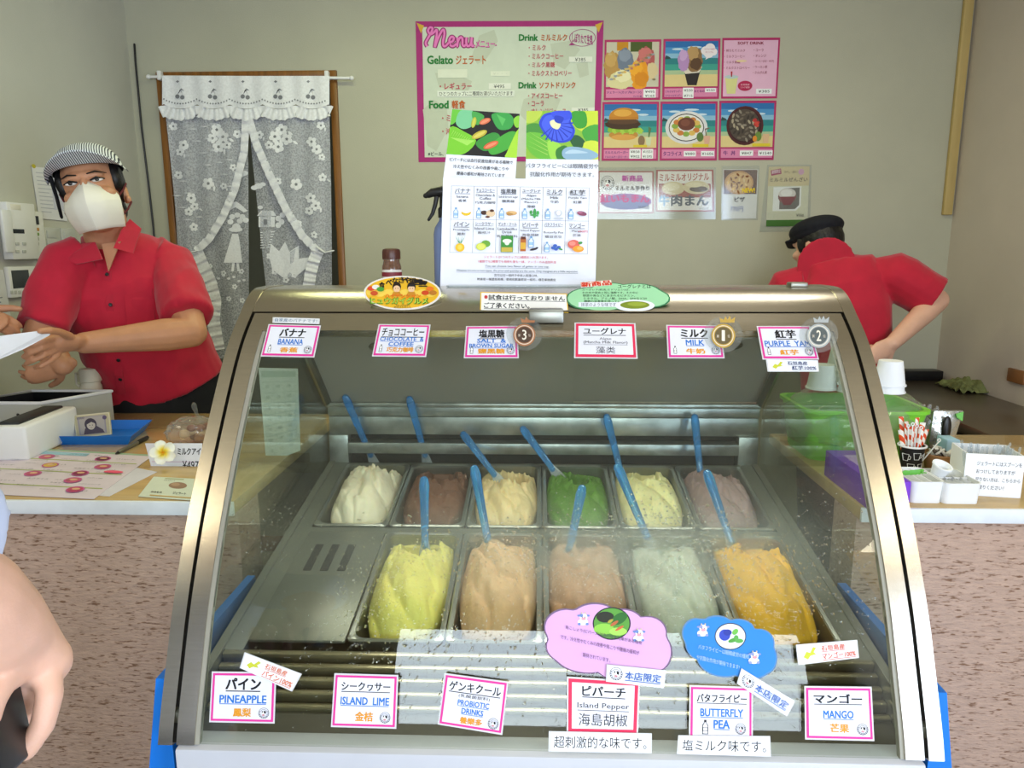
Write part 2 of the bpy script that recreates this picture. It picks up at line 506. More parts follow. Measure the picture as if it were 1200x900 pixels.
case = empty('gelato_display_case', (CX, 1.3, 0), 'glass fronted stainless gelato display case standing between the two counters', 'display case')
# outer side rims, one each side, running from the foot up over the lid
for sx in (-1, 1):
    b = MB()
    x0, x1 = sorted((CX + sx * HW, CX + sx * (HW - .022)))
    strip(b, x0, x1, PROF + LID[1:], -.03, .004)
    b.build('side_rim', m_steel, case, smooth=30)
    b = MB()
    x0, x1 = sorted((CX + sx * (HW - .022), CX + sx * (HW - .027)))
    strip(b, x0, x1, PROF[:-1], -.03, -.008)
    b.build('rubber_seal', m_rubber, case)
b = MB()
GT = len(PROF) - 5
for sx in (-1, 1):
    x0, x1 = sorted((CX + sx * (HW - .027), CX + sx * (HW - .054)))
    strip(b, x0, x1, PROF, -.014, .002)
strip(b, CX - HW + .054, CX + HW - .054, PROF[GT:], -.014, .002)
b.build('glass_frame', m_steel, case, smooth=30)
for sx in (-1, 1):                                       # pale gasket between frame and glass
    b = MB(); x0, x1 = sorted((CX + sx * (HW - .054), CX + sx * (HW - .060)))
    strip(b, x0, x1, PROF[:GT + 1], -.012, -.001)
    b.build('gasket', mat('grey_gasket', '#9a978a', 0.5), case, smooth=30)
b = MB()
strip(b, CX - HW + .060, CX + HW - .060, PROF[:GT + 1], -.009, -.004)
b.build('front_glass', m_glass, case, smooth=60)
b = MB()
strip(b, CX - HW + .022, CX + HW - .022, LID, -.03, .003)
b.build('lid', m_steel, case, smooth=30)
b = MB().box(CX - HW + .024, CX + HW - .024, 1.383, 1.392, 1.366, 1.385)
b.build('seal_strip', m_rubber, case)
hA, hB = on_plane(620, 366, Vector((0, 1.372, 1.378)), Vector((0, -.7, .7))), on_plane(660, 366, Vector((0, 1.372, 1.378)), Vector((0, -.7, .7)))
b = MB().rbox(hA.x, hB.x, 1.352, 1.378, 1.374, 1.390, .004)
b.rbox(hA.x, hB.x, 1.349, 1.354, 1.364, 1.386, .002)
b.build('handle', m_steel_dull, case, smooth=30)
lA = on_z(945, 338, 1.425)
MB().rbox(lA.x, lA.x + .034, 1.47, 1.50, 1.422, 1.432, .003).build('latch', m_steel_dull, case, smooth=30)
# side glass
side_poly = [(p.x, p.y) for p in offs(PROF, -.03)[4:]] + [(1.50, 1.385), (1.56, 1.40), (1.83, 1.115), (1.84, .945), (1.10, .815)]
for sx in (-1, 1):
    b = MB().prism(side_poly, lambda u, v, d: (CX + d, u, v), sx * (HW - .012), sx * (HW - .018))
    b.build('side_glass', m_glass, case, smooth=None)
    b = MB()                                            # dark upright bracket along the sloping rear door
    p0, p1 = Vector((CX + sx * (HW - .022), 1.565, 1.385)), Vector((CX + sx * (HW - .022), 1.84, 1.108))
    b.tube([p0, p1], .011, 8)
    b.build('door_rail', m_steel_dull, case)
# rear sliding doors, two leaves sloping down to the back ledge
m_door = mat('smoked_acrylic', '#8d8a80', 0.22, vary=0.05, scale=3)
dd = Vector((0, 1.84 - 1.565, 1.108 - 1.392)); dl = dd.length; dd.normalize(); dn = Vector((0, -dd.z, dd.y))
for x0, x1, o in ((CX - HW + .03, CX + .08, 0.0), (CX + .04, CX + HW - .03, .007)):
    b = MB()
    for (u, v, w) in ((0, 0, 0),):
        vs = [Vector((x, 1.565, 1.392)) + dd * t + dn * (o + h) for h in (0, .005) for t in (0, dl) for x in (x0, x1)]
        b.add(vs, [(0, 2, 3, 1), (4, 5, 7, 6), (0, 1, 5, 4), (2, 6, 7, 3), (0, 4, 6, 2), (1, 3, 7, 5)])
    leaf = b.build('rear_door', m_door, case, smooth=None)
    for k in (.25, .8):
        c = Vector((x0 + (x1 - x0) * k, 1.565, 1.392)) + dd * .16 + dn * (o - .002)
        q = MB(); q.lathe([(.0, -.003), (.012, -.002), (.013, 0), (.012, .002), (0, .003)], 16, M=Matrix.Translation(c) @ Matrix(((1, 0, 0), (0, dd.y, dn.y), (0, dd.z, dn.z))).to_4x4())
        q.build('finger_hole', m_steel_dull, leaf, smooth=40)
# stepped back wall of the cold well
b = MB(); x0, x1 = CX - HW + .02, CX + HW - .02
b.rbox(x0, x1, 1.83, 1.90, 1.098, 1.110, .003).rbox(x0, x1, 1.842, 1.90, 1.072, 1.098, .002).rbox(x0, x1, 1.848, 1.90, 1.022, 1.070, .002)
b.rbox(x0 + .05, x1 - .05, 1.834, 1.90, .974, 1.003, .002).rbox(x0, x0 + .05, 1.84, 1.90, .93, 1.022, .002).rbox(x1 - .05, x1, 1.84, 1.90, .93, 1.022, .002)
b.build('back_wall', mat('well_steel', '#a3a7a3', 0.32, 0.75, vary=0.35, scale=22), case, smooth=30)
b = MB().box(x0, x1, 1.875, 1.91, .90, 1.09)
b.build('air_slot', m_dark, case, smooth=None)
MB().box(CX - HW + .03, CX + HW - .03, 1.002, 1.012, .60, .765).build('front_liner', m_liner, case, smooth=None)
# liner, deck plates, front grille
SL = radians(9.0)
DECK = Matrix.Translation((CX, 1.272, .862)) @ Matrix.Rotation(SL, 4, 'X')
PW = .169
ROW_V, ROW_L = (-.134, .247), (.357, .313)
b = MB()
b.box(-HW + .02, HW - .02, -.30, .60, -.20, -.19, M=DECK)
b.box(-HW + .02, -HW + .035, -.30, .60, -.19, .0, M=DECK).box(HW - .035, HW - .02, -.30, .60, -.19, .0, M=DECK)
b.box(-HW + .035, -3 * PW, ROW_V[0] - .02, 0.575, -.012, -.004, M=DECK).box(3 * PW, HW - .035, ROW_V[0] - .02, 0.575, -.012, -.004, M=DECK)
b.box(-3 * PW, 3 * PW, ROW_V[0] + ROW_L[0], ROW_V[1], -.012, -.004, M=DECK).box(-3 * PW, 3 * PW, ROW_V[1] + ROW_L[1], .575, -.012, -.004, M=DECK)
b.build('liner', m_liner, case, smooth=None)
b = MB()
for i in range(7):
    v = ROW_V[0] - .03 - i * .019
    b.rbox(-HW + .036, HW - .036, v, v + .012, -.030 - .007 * i, -.004 - .010 * i, .002, M=DECK)
b.build('air_grille', mat('grille_steel', '#a59d80', 0.3, 0.85, vary=0.25, scale=18), case, smooth=30)
b = MB().box(-HW + .036, HW - .036, ROW_V[0] - .17, ROW_V[0] - .012, -.11, -.05, M=DECK)
b.build('grille_tray', mat('grille_tray_dark', '#4a463a', 0.5), case, smooth=None)
# body
b = MB().rbox(CX - HW + .027, CX + HW - .027, .953, 1.0, .06, .770, .004)
b.build('front_panel', m_white_metal, case, smooth=30)
for sx in (-1, 1):
    q = [(HW + .001, .05), (.617, .05), (.617, .70), (.592, .855), (HW + .001, .855)]
    MB().prism(q, lambda u, v, d: (CX + sx * u, d, v), 1.0, 1.36).build('side_panel', m_blue, case, smooth=None)
MB().rbox(CX - .56, CX + .56, 1.01, 1.90, .05, .60, .01).rbox(CX - HW + .004, CX + HW - .004, 1.912, 1.93, .05, 1.105, .004).build('rear_body', m_white_metal, case, smooth=30)

# glass surface for things stuck on it
GSURF = offs(PROF, 0.001)
def on_glass(px, py):
    d = ray(px, py)
    for i in range(len(GSURF) - 1):
        a, c = GSURF[i], GSURF[i + 1]
        t2 = c - a; n = Vector((0, -t2.y, t2.x)).normalized()
        O = Vector((0, a.x, a.y))
        den = d.dot(n)
        p = CAM + d * ((O - CAM).dot(n) / den)
        if a.y - 1e-6 <= p.z <= c.y + 1e-6: return p, n
    return p, n
def glass_plane(px, py, lift=.0025):
    p, n = on_glass(px, py)
    U = Vector((0, -n.z, n.y)) * -1
    U = Vector((1, 0, 0)).cross(n) * -1
    if U.z < 0: U = -U
    return Flat(p + n * lift, (1, 0, 0), U)

# ================================================================== pans, gelato, spatulas
def rrect(w, l, r, z, n=5):
    pts = []
    for cx, cy, a0 in ((w - r, l - r, 0), (-w + r, l - r, 90), (-w + r, -l + r, 180), (w - r, -l + r, 270)):
        for k in range(n + 1):
            a = radians(a0 + 90 * k / n); pts.append((cx + r * cos(a), cy + r * sin(a), z))
    return pts
def pan_mesh(PL):
    b = MB(); w, l = PW / 2 - .001, PL / 2 - .001
    rings = [rrect(w - .018, l - .020, .020, -.152), rrect(w - .010, l - .010, .022, -.003), rrect(w, l, .012, -.003), rrect(w, l, .012, 0),
             rrect(w - .003, l - .003, .012, .002), rrect(w - .009, l - .009, .022, 0), rrect(w - .019, l - .021, .020, -.15)]
    return b.loft(rings)
pan_src = {}
m_pan = mat('pan_steel', '#a8aaa2', 0.3, 0.9, vary=0.1, scale=14)
flavours = [  # name, colour, row, slot, hump (height, peak u, peak v), hollow (u, v, radius, depth), rough amount, label
    ('pale cream', '#e4dcc0', 1, 0, (.052, -.10, .45), (.30, .88, .26, .05), .012, 'pale cream gelato mound in the back corner beside the left side glass'),
    ('chocolate', '#785645', 1, 1, (.030, .0, .40), (.10, .85, .34, .04), .014, 'dark chocolate brown gelato in the back row'),
    ('brown sugar', '#e6d09c', 1, 2, (.034, -.2, .35), (.28, .75, .32, .045), .014, 'light caramel gelato with a scooped hollow, back row between chocolate and green'),
    ('green', '#5c8a30', 1, 3, (.022, .0, .35), (.12, .78, .30, .045), .016, 'bright green gelato in the back row'),
    ('pale yellow milk', '#ebe4a8', 1, 4, (.034, .05, .42), (.10, .82, .30, .05), .016, 'pale milky yellow gelato with ragged edges, back row right of the green one'),
    ('purple yam', '#a38a87', 1, 5, (.040, -.05, .42), (.30, .90, .24, .04), .016, 'dusty mauve gelato at the end of the back row'),
    ('pineapple', '#e6dc74', 0, 1, (.050, -.05, .42), (.0, .96, .40, .085), .010, 'lemon yellow gelato in the front row nearest the empty slot'),
    ('tan', '#dfb78a', 0, 2, (.052, .02, .44), (.22, .97, .34, .075), .012, 'smooth tan gelato mound in the front row beside the lemon yellow one'),
    ('pinkish brown', '#c89b78', 0, 3, (.044, .05, .45), (-.05, .98, .34, .07), .012, 'pinkish brown gelato in the front row behind the pink cloud card'),
    ('grey green', '#c9d0c0', 0, 4, (.042, .05, .42), (.0, .98, .36, .075), .012, 'pale grey green gelato in the front row behind wet glass'),
    ('mango', '#f8be28', 0, 5, (.056, -.05, .44), (.25, .92, .34, .075), .012, 'deep golden mango gelato at the right end of the front row'),
]
def gelato_mesh(PL, hump, hollow, rough, seed, nu=52, nv=96):
    b = MB(); w, l = PW / 2 - .0105, PL / 2 - .012
    S = Vector((seed * 7.3, seed * 3.1, seed * 1.7))
    def fn(s, t):
        u, v = s * 2 - 1, t * 2 - 1
        k = 0.85 if v < 0 else 0.45                        # square to rounded square so the corners follow the pan
        x = u * sqrt(1 - k * v * v / 2); y = v * sqrt(1 - k * u * u / 2)
        H, pu, pv = hump
        e = max(abs(u), abs(v))
        edge = max(0.0, 1 - e ** 8)
        n1 = noise.fractal(Vector((u * 1.3, t * 2.4, 0)) + S, 1.0, 2.0, 3)
        front = 1 - math.exp(-((t + .02) / .13) ** 1.6)     # rounded nose
        back = 1 / (1 + math.exp((t - pv - .32) / .07))
        side = (1 - abs(u - pu * .5) ** 2.6 * .95)
        dome = H * front * (.30 + .70 * back) * max(0, side) * (.78 + .5 * t)
        hu, hv, hr, hd = hollow
        q = sqrt(((u - hu) / 1.35) ** 2 + ((t - hv) / .62) ** 2) / hr + .30 * n1 + .10 * noise.noise(Vector((u * 6, t * 12, 2)) + S)
        hol = -(hd + .5 * dome) / (1 + math.exp((q - 1.0) * 11))
        rag = noise.fractal(Vector((u * 6, t * 13, 3)) + S, 1, 2, 4)
        lip = math.exp(-((q - 1.14) / .16) ** 2) * (.007 + .020 * max(0, rag))
        # broad paddle strokes: shallow facets meeting in soft creases
        a = u * .9 + t * 1.7 + .4 * n1
        st = abs((a * 1.25 + seed * .37) % 1.0 - .5) * 2
        stroke = -.012 * st ** 2.5
        z = -.008 + dome + hol + lip + stroke + .010 * n1
        fine = noise.fractal(Vector((u * 11, t * 24, 1)) + S, 1, 2, 4)
        z += rough * fine * (.10 + .65 / (1 + math.exp((.62 - t) / .06)))
        z = z * edge - .022 * (1 - edge)
        return Vector((x * w, y * l, max(z, -.13)))
    b.grid(fn, nu, nv)
    # skirt and underside so the scoop is solid
    n = nu + 1
    ring = [i for i in range(n)] + [j * n + nu for j in range(1, nv + 1)] + [nv * n + i for i in range(nu - 1, -1, -1)] + [j * n for j in range(nv - 1, 0, -1)]
    base = len(b.v)
    b.v += [Vector((b.v[i].x * .93, b.v[i].y * .95, -.146)) for i in ring]
    m = len(ring)
    for k in range(m):
        b.f.append((ring[k], ring[(k + 1) % m], base + (k + 1) % m, base + k)); b.m.append(0)
    b.f.append(tuple(base + k for k in range(m))); b.m.append(0)
    return b
def slot_matrix(row, slot):
    return DECK @ Matrix.Translation(((slot - 2.5) * PW, ROW_V[row] + ROW_L[row] / 2, 0))
for k, (nm, col, row, slot, hump, hollow, rough, lab) in enumerate(flavours):
    M = slot_matrix(row, slot)
    if row not in pan_src:
        pan_src[row] = pan_mesh(ROW_L[row]).build('gelato_pan', m_pan, smooth=40); p = pan_src[row]
    else:
        p = pan_src[row].copy(); COL.objects.link(p)
    p.matrix_world = M
    tag(p, 'stainless pan holding the %s gelato, %s row' % (nm, ('front', 'back')[row]), 'pan', 'steel gelato pans')
    g = gelato_mesh(ROW_L[row], hump, hollow, rough, k + 1).build('gelato', mat('gelato_' + nm.replace(' ', '_'), col, 0.55, vary=0.10, scale=22, bump=0.25, bscale=90, sss=0.25, spec=0.35), smooth=180)
    g.matrix_world = M
    tag(g, lab, 'gelato', 'gelato flavours')
# plate over the empty slot, with its slots
b = MB(); w, l = PW / 2 - .001, ROW_L[0] / 2 - .001
b.rbox(-w, w, -l, l, -.006, 0, .002)
for i in range(3):
    b.rbox(-.052 + i * .034, -.036 + i * .034, .03, .125, -.002, .0012, .0005, 1)
cp = b.build('cover_plate', [m_liner, m_dark], smooth=30)
cp.matrix_world = slot_matrix(0, 0)
tag(cp, 'flat slotted steel plate covering the empty front slot on the left', 'plate')

m_spat = mat('blue_acrylic', '#4cb4fb', 0.05, vary=0.05, trans=0.75, ior=1.4, coat=0.6)
spats = [  # base px, top px, depth lean, row, label
    ((433, 530), (405, 466), .06, 'blue spatula stuck in the pale cream gelato'),
    ((497, 530), (480, 468), .06, 'blue spatula stuck in the chocolate gelato'),
    ((577, 553), (543, 509), .07, 'blue spatula lying over the caramel gelato'),
    ((645, 546), (613, 503), .06, 'blue spatula leaning over the back edge of the green gelato'),
    ((726, 547), (711, 489), .06, 'blue spatula stuck in the pale milky yellow gelato'),
    ((820, 548), (814, 489), .06, 'blue spatula stuck in the mauve gelato'),
    ((498, 634), (497, 563), .05, 'blue spatula standing in the lemon yellow gelato'),
    ((572, 636), (556, 550), .05, 'blue spatula standing in the tan gelato'),
    ((668, 640), (682, 573), .05, 'blue spatula standing in the pinkish brown gelato'),
    ((756, 624), (724, 548), .05, 'blue spatula standing in the grey green gelato'),
    ((855, 630), (829, 555), .05, 'blue spatula standing in the golden mango gelato'),
]
dk_n = DECK.to_3x3() @ Vector((0, 0, 1))
for bp_, tp_, lean, lab in spats:
    lift = .02
    P0 = on_plane(bp_[0], bp_[1], DECK.translation + dk_n * lift, dk_n)
    P1 = on_y(tp_[0], tp_[1], min(P0.y + lean, 1.815))
    d = (P1 - P0).normalized()
    s = empty('spatula', P0, lab, 'spatula', 'blue gelato spatulas')
    fw_ = Vector((1, 0, 0))
    b = MB(); b.tube([P0 - d * .01, P0 + (P1 - P0) * .3, P0 + (P1 - P0) * .7, P1 - d * .012, P1], [.0075, .0085, .0095, .011, .009], 14, flat=.7, up=Vector((0, 1, 0)).cross(d).cross(d) * -1)
    b.build('handle', m_spat, s, smooth=60)
    b = MB(); b.tube([P0 - d * .075, P0 - d * .06, P0 - d * .02, P0 + d * .012], [.016, .017, .012, .0055], 14, flat=.22, up=Vector((0, 1, 0)).cross(d).cross(d) * -1)
    b.build('blade', thin_glass('clear_spatula_blade', '#d8e6ea', .1, body=.25), s, smooth=60)

# ================================================================== serving counters
CZ, CF, CB = 1.0, 1.385, 1.97
m_top = mat('counter_wood', '#c4a670', 0.22, vary=0.16, scale=5, stretch=(.6, 6, 6), coat=.4)
m_edge = mat('counter_edge', '#e2e6ea', 0.5, vary=0.08, scale=20)
m_stucco = mat('stucco', '#bda08e', 0.9, vary=0.10, scale=70, bump=0.5, bscale=110, stretch=(.5, 1, 1.6))
nt = m_stucco.node_tree; N = nt.nodes; Lk = nt.links            # dark horizontal pits in the render
tcn = N.new('ShaderNodeTexCoord'); mpn = N.new('ShaderNodeMapping'); mpn.inputs['Scale'].default_value = (.45, 1, 1.9); Lk.new(tcn.outputs['Object'], mpn.inputs['Vector'])
nzn = N.new('ShaderNodeTexNoise'); nzn.inputs['Scale'].default_value = 125; nzn.inputs['Detail'].default_value = 3; Lk.new(mpn.outputs[0], nzn.inputs['Vector'])
mrn = N.new('ShaderNodeMapRange'); mrn.inputs[1].default_value = .57; mrn.inputs[2].default_value = .68; Lk.new(nzn.outputs['Fac'], mrn.inputs[0])
bs = N['Principled BSDF']; src = bs.inputs['Base Color'].links[0].from_socket
mxn = N.new('ShaderNodeMix'); mxn.data_type = 'RGBA'; mxn.inputs[7].default_value = lin('#7d5d48'); Lk.new(mrn.outputs[0], mxn.inputs[0]); Lk.new(src, mxn.inputs[6]); Lk.new(mxn.outputs[2], bs.inputs['Base Color'])
for nm, x0, x1, lab in (('l', -1.49, CX - .622, 'wooden serving counter with stucco front left of the display case'), ('r', CX + .622, XR - .002, 'wooden serving counter with pink stucco front right of the display case')):
    c = empty('serving_counter', ((x0 + x1) / 2, CF + .3, 0), lab, 'counter', 'serving counters')
    MB().rbox(x0, x1, CF + .008, 2.18 if nm == 'l' else CB, CZ - .028, CZ, .003).build('worktop', m_top, c, smooth=30)
    MB().rbox(x0, x1, CF, CF + .008, CZ - .030, CZ - .001, .002).build('edge_strip', m_edge, c, smooth=30)
    MB().box(x0, x1, CF + .02, CF + .13, 0, CZ - .028).build('front_panel', m_stucco, c, smooth=None)
# kitchen counter along the right wall
kx = on_z(1087, 479, .9).x
k = empty('kitchen_counter', (kx + .2, 2.6, 0), 'low brownish steel kitchen worktop along the right wall', 'counter')
m_kit = mat('kitchen_steel', '#75695a', 0.3, 0.7, vary=0.12, scale=7)
MB().rbox(kx, XR - .003, 2.02, BACK - .02, .862, .90, .006).build('worktop', m_kit, k, smooth=30)
MB().box(kx + .03, XR - .003, 2.05, BACK - .02, .0, .862).build('cabinet', mat('kitchen_cabinet', '#33302b', 0.5), k, smooth=None)
MB().rbox(kx + .02, XR - .02, BACK - .10, BACK - .03, .90, .945, .004).build('backsplash', m_black, k, smooth=30)

# ================================================================== people
from mathutils.bvhtree import BVHTree
def surf(o):
    """ray onto an object already built, through a pixel of the photograph"""
    bm = bmesh.new(); bm.from_mesh(o.data); bm.transform(o.matrix_basis if not o.parent else Matrix())
    t = BVHTree.FromBMesh(bm)
    def hit(px, py, off=0.0):
        d = ray(px, py).normalized()
        p, n, i, dist = t.ray_cast(CAM, d)
        if p is None: return None, None
        if n.dot(d) > 0: n = -n
        return p + n * off, n
    hit.tree = t
    return hit

def bodyloft(mb, stations, side, n=20, mi=0):
    """stations: (centre, half width, half depth)"""
    side = Vector(side).normalized(); rings = []
    cs = [Vector(c) for c, a, b in stations]
    for i, (c, a, b_) in enumerate(stations):
        d = (cs[min(i + 1, len(cs) - 1)] - cs[max(i - 1, 0)]).normalized()
        s = (side - d * side.dot(d)).normalized(); f = d.cross(s)
        rings.append([cs[i] + s * (a * abs(cos(t)) ** .85 * (1 if cos(t) > 0 else -1)) + f * (b_ * abs(sin(t)) ** .85 * (1 if sin(t) > 0 else -1)) for t in [2 * pi * j / n for j in range(n)]])
    return mb.loft(rings, mi)

def hand(mb, wrist, d, back, thumb_side=1, curl=(.3, .3, .3, .3), tcurl=.3, k=1.0, spread=.06, thumb=(.55, .75, -.25)):
    """palm, four unequal fingers and a thumb from the side of the palm; d = towards the fingertips, back = out of the back of the hand"""
    d = Vector(d).normalized(); back = Vector(back); back = (back - d * back.dot(d)).normalized()
    s = d.cross(back).normalized() * thumb_side
    W = Vector(wrist)
    mb.tube([W - d * .02 * k, W + d * .02 * k, W + d * .055 * k, W + d * .088 * k], [.027 * k, .034 * k, .041 * k, .038 * k], 14, flat=.42, up=back.cross(d).cross(d) * 1.0)
    offs_ = (.029, .010, -.010, -.028); L = (.072, .080, .074, .058); R = (.0092, .0095, .0090, .0080)
    tips = []
    for q in range(4):
        p = W + d * (.082 - (.008 if q in (0, 3) else 0)) * k + s * offs_[q] * k
        a = 0.0; pts = [p - d * .02 * k, p]
        dirv = (d + s * spread * offs_[q] / .03)
        for seg, fr in enumerate((.46, .30, .24)):
            a += curl[q] * (1.0, 1.15, .8)[seg]
            v = dirv.normalized() * cos(a) - back * sin(a)
            p = p + v * L[q] * fr * k; pts.append(p)
        mb.tube(pts, [R[q] * 1.1 * k, R[q] * 1.08 * k, R[q] * k, R[q] * .92 * k, R[q] * .78 * k], 10)
        tips.append(p)
    p = W + d * .018 * k + s * .022 * k - back * .004 * k
    v = (d * thumb[0] + s * thumb[1] + back * thumb[2]).normalized()
    p1 = p + v * .042 * k
    v2 = (v + d * tcurl * 1.2 - back * .15 - s * tcurl * .5).normalized(); p2 = p1 + v2 * .032 * k
    v3 = (v2 + d * tcurl * .8 - s * tcurl * .6).normalized(); p3 = p2 + v3 * .026 * k
    mb.tube([p, p1, p2, p3], [.0165 * k, .0135 * k, .0115 * k, .0095 * k], 10)
    return tips

m_skin = mat('skin_tan', '#c08a68', 0.5, vary=0.08, scale=30, bump=0.05, bscale=300, sss=0.15)
m_skin_pale = mat('skin_pale', '#dcae96', 0.5, vary=0.07, scale=25, bump=0.05, bscale=300, sss=0.15)
m_red = mat('crimson_shirt', '#b80f30', 0.8, vary=0.10, scale=20, bump=0.06, bscale=500, sheen=0.2)
m_black_cloth = mat('black_cloth', '#111114', 0.85, vary=0.15, scale=40, bump=0.1, bscale=400)
m_hair = mat('black_hair', '#0d0b0b', 0.45, vary=0.3, scale=60, stretch=(1, 1, .15), bump=0.3, bscale=200)

# ---------------------------------------------------------------- man in mask and striped cap behind the left counter
Y0 = 2.2
J = on_y
man = empty('person', (J(150, 470, 2.28).x, 2.3, 0), 'man in striped cap, white mask and crimson shirt holding out a white paper', 'person')
sR, sL = J(76, 306, 2.10), J(203, 302, 2.28)
side = (sL - sR)
pelvis = J(196, 476, 2.33); waist = J(186, 432, 2.31); chest = J(152, 352, 2.24); upper = J(140, 308, 2.21); nb = J(127, 284, 2.19)
eL, wL = J(224, 389, 2.10), J(98, 402, 1.93)
eR, wR = J(46, 396, 1.98), J(74, 428, 1.95)
Hc = J(110, 226, 2.10)
# head axes
fwd = ((CAM - Hc).normalized() + (CR @ Vector((-1, 0, 0))) * .22 + Vector((0, 0, .16))).normalized()
up_ = CR @ Vector((0, 1, 0)); rt_ = CR @ Vector((1, 0, 0))
hu = up_ * cos(radians(15)) - rt_ * sin(radians(15)); hu = (hu - fwd * hu.dot(fwd)).normalized()
hr_ = hu.cross(fwd).normalized()                              # towards the viewer's right
if hr_.dot(rt_) < 0: hr_ = -hr_
HK = 1.01
def head_matrix(c, r, f, u, k):
    return Matrix(((r.x * k, f.x * k, u.x * k, c.x), (r.y * k, f.y * k, u.y * k, c.y), (r.z * k, f.z * k, u.z * k, c.z), (0, 0, 0, 1)))
HM = head_matrix(Hc, hr_, fwd, hu, HK)
def add_head(b, M, nose=True):
    b.ell((0, -.012, .030), (.076, .098, .092), M=M)
    b.ell((0, .020, -.035), (.064, .070, .078), M=M)
    b.ell((0, .040, -.088), (.034, .038, .026), M=M)
    b.ell((0, .072, .030), (.052, .022, .016), M=M, nu=16, nv=8)      # brow ridge
    b.ell((.040, .060, -.020), (.026, .026, .020), M=M, nu=12, nv=8).ell((-.040, .060, -.020), (.026, .026, .020), M=M, nu=12, nv=8)
    if nose: b.tube([M @ Vector((0, .086, .022)), M @ Vector((0, .100, -.004)), M @ Vector((0, .108, -.020)), M @ Vector((0, .094, -.030))], [.009, .011, .013, .010], 10)
    for sx in (-1, 1):
        b.ell((sx * .078, -.012, -.008), (.010, .020, .032), M=M @ Matrix.Rotation(sx * -.25, 4, 'Z'), nu=12, nv=10)
        b.ell((sx * .080, -.016, -.030), (.008, .012, .012), M=M, nu=10, nv=8)
b = MB()
add_head(b, HM)
neck0 = HM @ Vector((0, -.03, -.06))
b.tube([nb - Vector((0, 0, .04)), nb.lerp(neck0, .5), neck0], [.066, .060, .060], 16)
bodyloft(b, [(pelvis - Vector((0, 0, .30)), .15, .10), (pelvis, .15, .10), (waist, .145, .095), (chest, .165, .105), (upper, .155, .085), (nb, .07, .06)], side)
b.tube([sL - Vector((0, 0, .025)) - side.normalized() * .012, sL.lerp(eL, .5), eL], [.044, .047, .045], 14).tube([eL, eL.lerp(wL, .25), eL.lerp(wL, .65), wL], [.045, .047, .037, .029], 14)
b.tube([sR - Vector((0, 0, .02)), sR.lerp(eR, .5), eR], [.046, .046, .042], 14).tube([eR, eR.lerp(wR, .3), wR], [.044, .044, .028], 14)
# left hand: back of the hand towards us, fingers stacked under the paper, thumb over it
b.tube([wL, J(84, 402, 1.885), J(70, 403, 1.86), J(60, 404, 1.85)], [.028, .031, .034, .030], 16, flat=.62, up=Vector((0, 1, 0)))
for f, r in (((J(64, 396, 1.84), J(50, 399, 1.80), J(38, 404, 1.785), J(29, 409, 1.79)), .0085), ((J(63, 403, 1.84), J(48, 408, 1.80), J(36, 413, 1.79), J(28, 418, 1.80)), .0088), ((J(64, 410, 1.845), J(50, 417, 1.81), J(39, 422, 1.80), J(31, 426, 1.81)), .0083), ((J(68, 416, 1.855), J(57, 424, 1.83), J(48, 429, 1.82), J(41, 431, 1.83)), .0072), ((J(82, 394, 1.86), J(70, 389, 1.81), J(58, 387, 1.765), J(47, 388, 1.74)), .0098)):
    b.tube(list(f), [r * 1.1, r, r * .93, r * .80], 12)
hand(b, wR, J(40, 440, 1.93) - wR, Vector((.1, -.8, -.5)), thumb_side=-1, curl=(.25, .3, .3, .35), k=.8)
for sx in (-1, 1):                                            # legs, out of sight behind the counter
    hip = pelvis + side.normalized() * .09 * sx - Vector((0, 0, .1))
    foot = Vector((hip.x, hip.y, .06))
    b.tube([hip, hip.lerp(foot, .48), hip.lerp(foot, .52), foot], [.088, .058, .057, .042], 14)
    b.tube([foot + Vector((0, .05, -.015)), foot + Vector((0, -.05, -.02)), foot + Vector((0, -.14, -.03))], [.042, .04, .028], 10)
body = fused('body', b, m_skin, man, voxel=.0036, smooth=4)
hitb = surf(body)
# shirt
b = MB()
bodyloft(b, [(pelvis + Vector((0, 0, .075)), .186, .127), (waist, .176, .122), (J(168, 392, 2.27), .182, .126), (chest, .193, .130), (J(145, 328, 2.225), .190, .120), (upper + Vector((0, .01, .016)), .158, .094), (nb + Vector((0, .012, -.004)), .082, .078), (nb + Vector((0, .01, .02)), .074, .070)], side, n=28)
hL, hR = sL.lerp(eL, .80), sR.lerp(eR, .86)
b.tube([sL - side.normalized() * .055 + Vector((0, 0, .012)), sL - side.normalized() * .012 - Vector((0, 0, .012)), sL.lerp(eL, .4), hL], [.062, .068, .068, .071], 18, rnd_ends=False)
b.tube([sR + side.normalized() * .055 + Vector((0, 0, .010)), sR + side.normalized() * .012 - Vector((0, 0, .012)), sR.lerp(eR, .4), hR], [.068, .070, .065, .064], 18, rnd_ends=False)
shirt = fused('shirt', b, m_red, man, voxel=.0055, smooth=5, wrinkle=.012, wscale=6.5)
hits = surf(shirt)
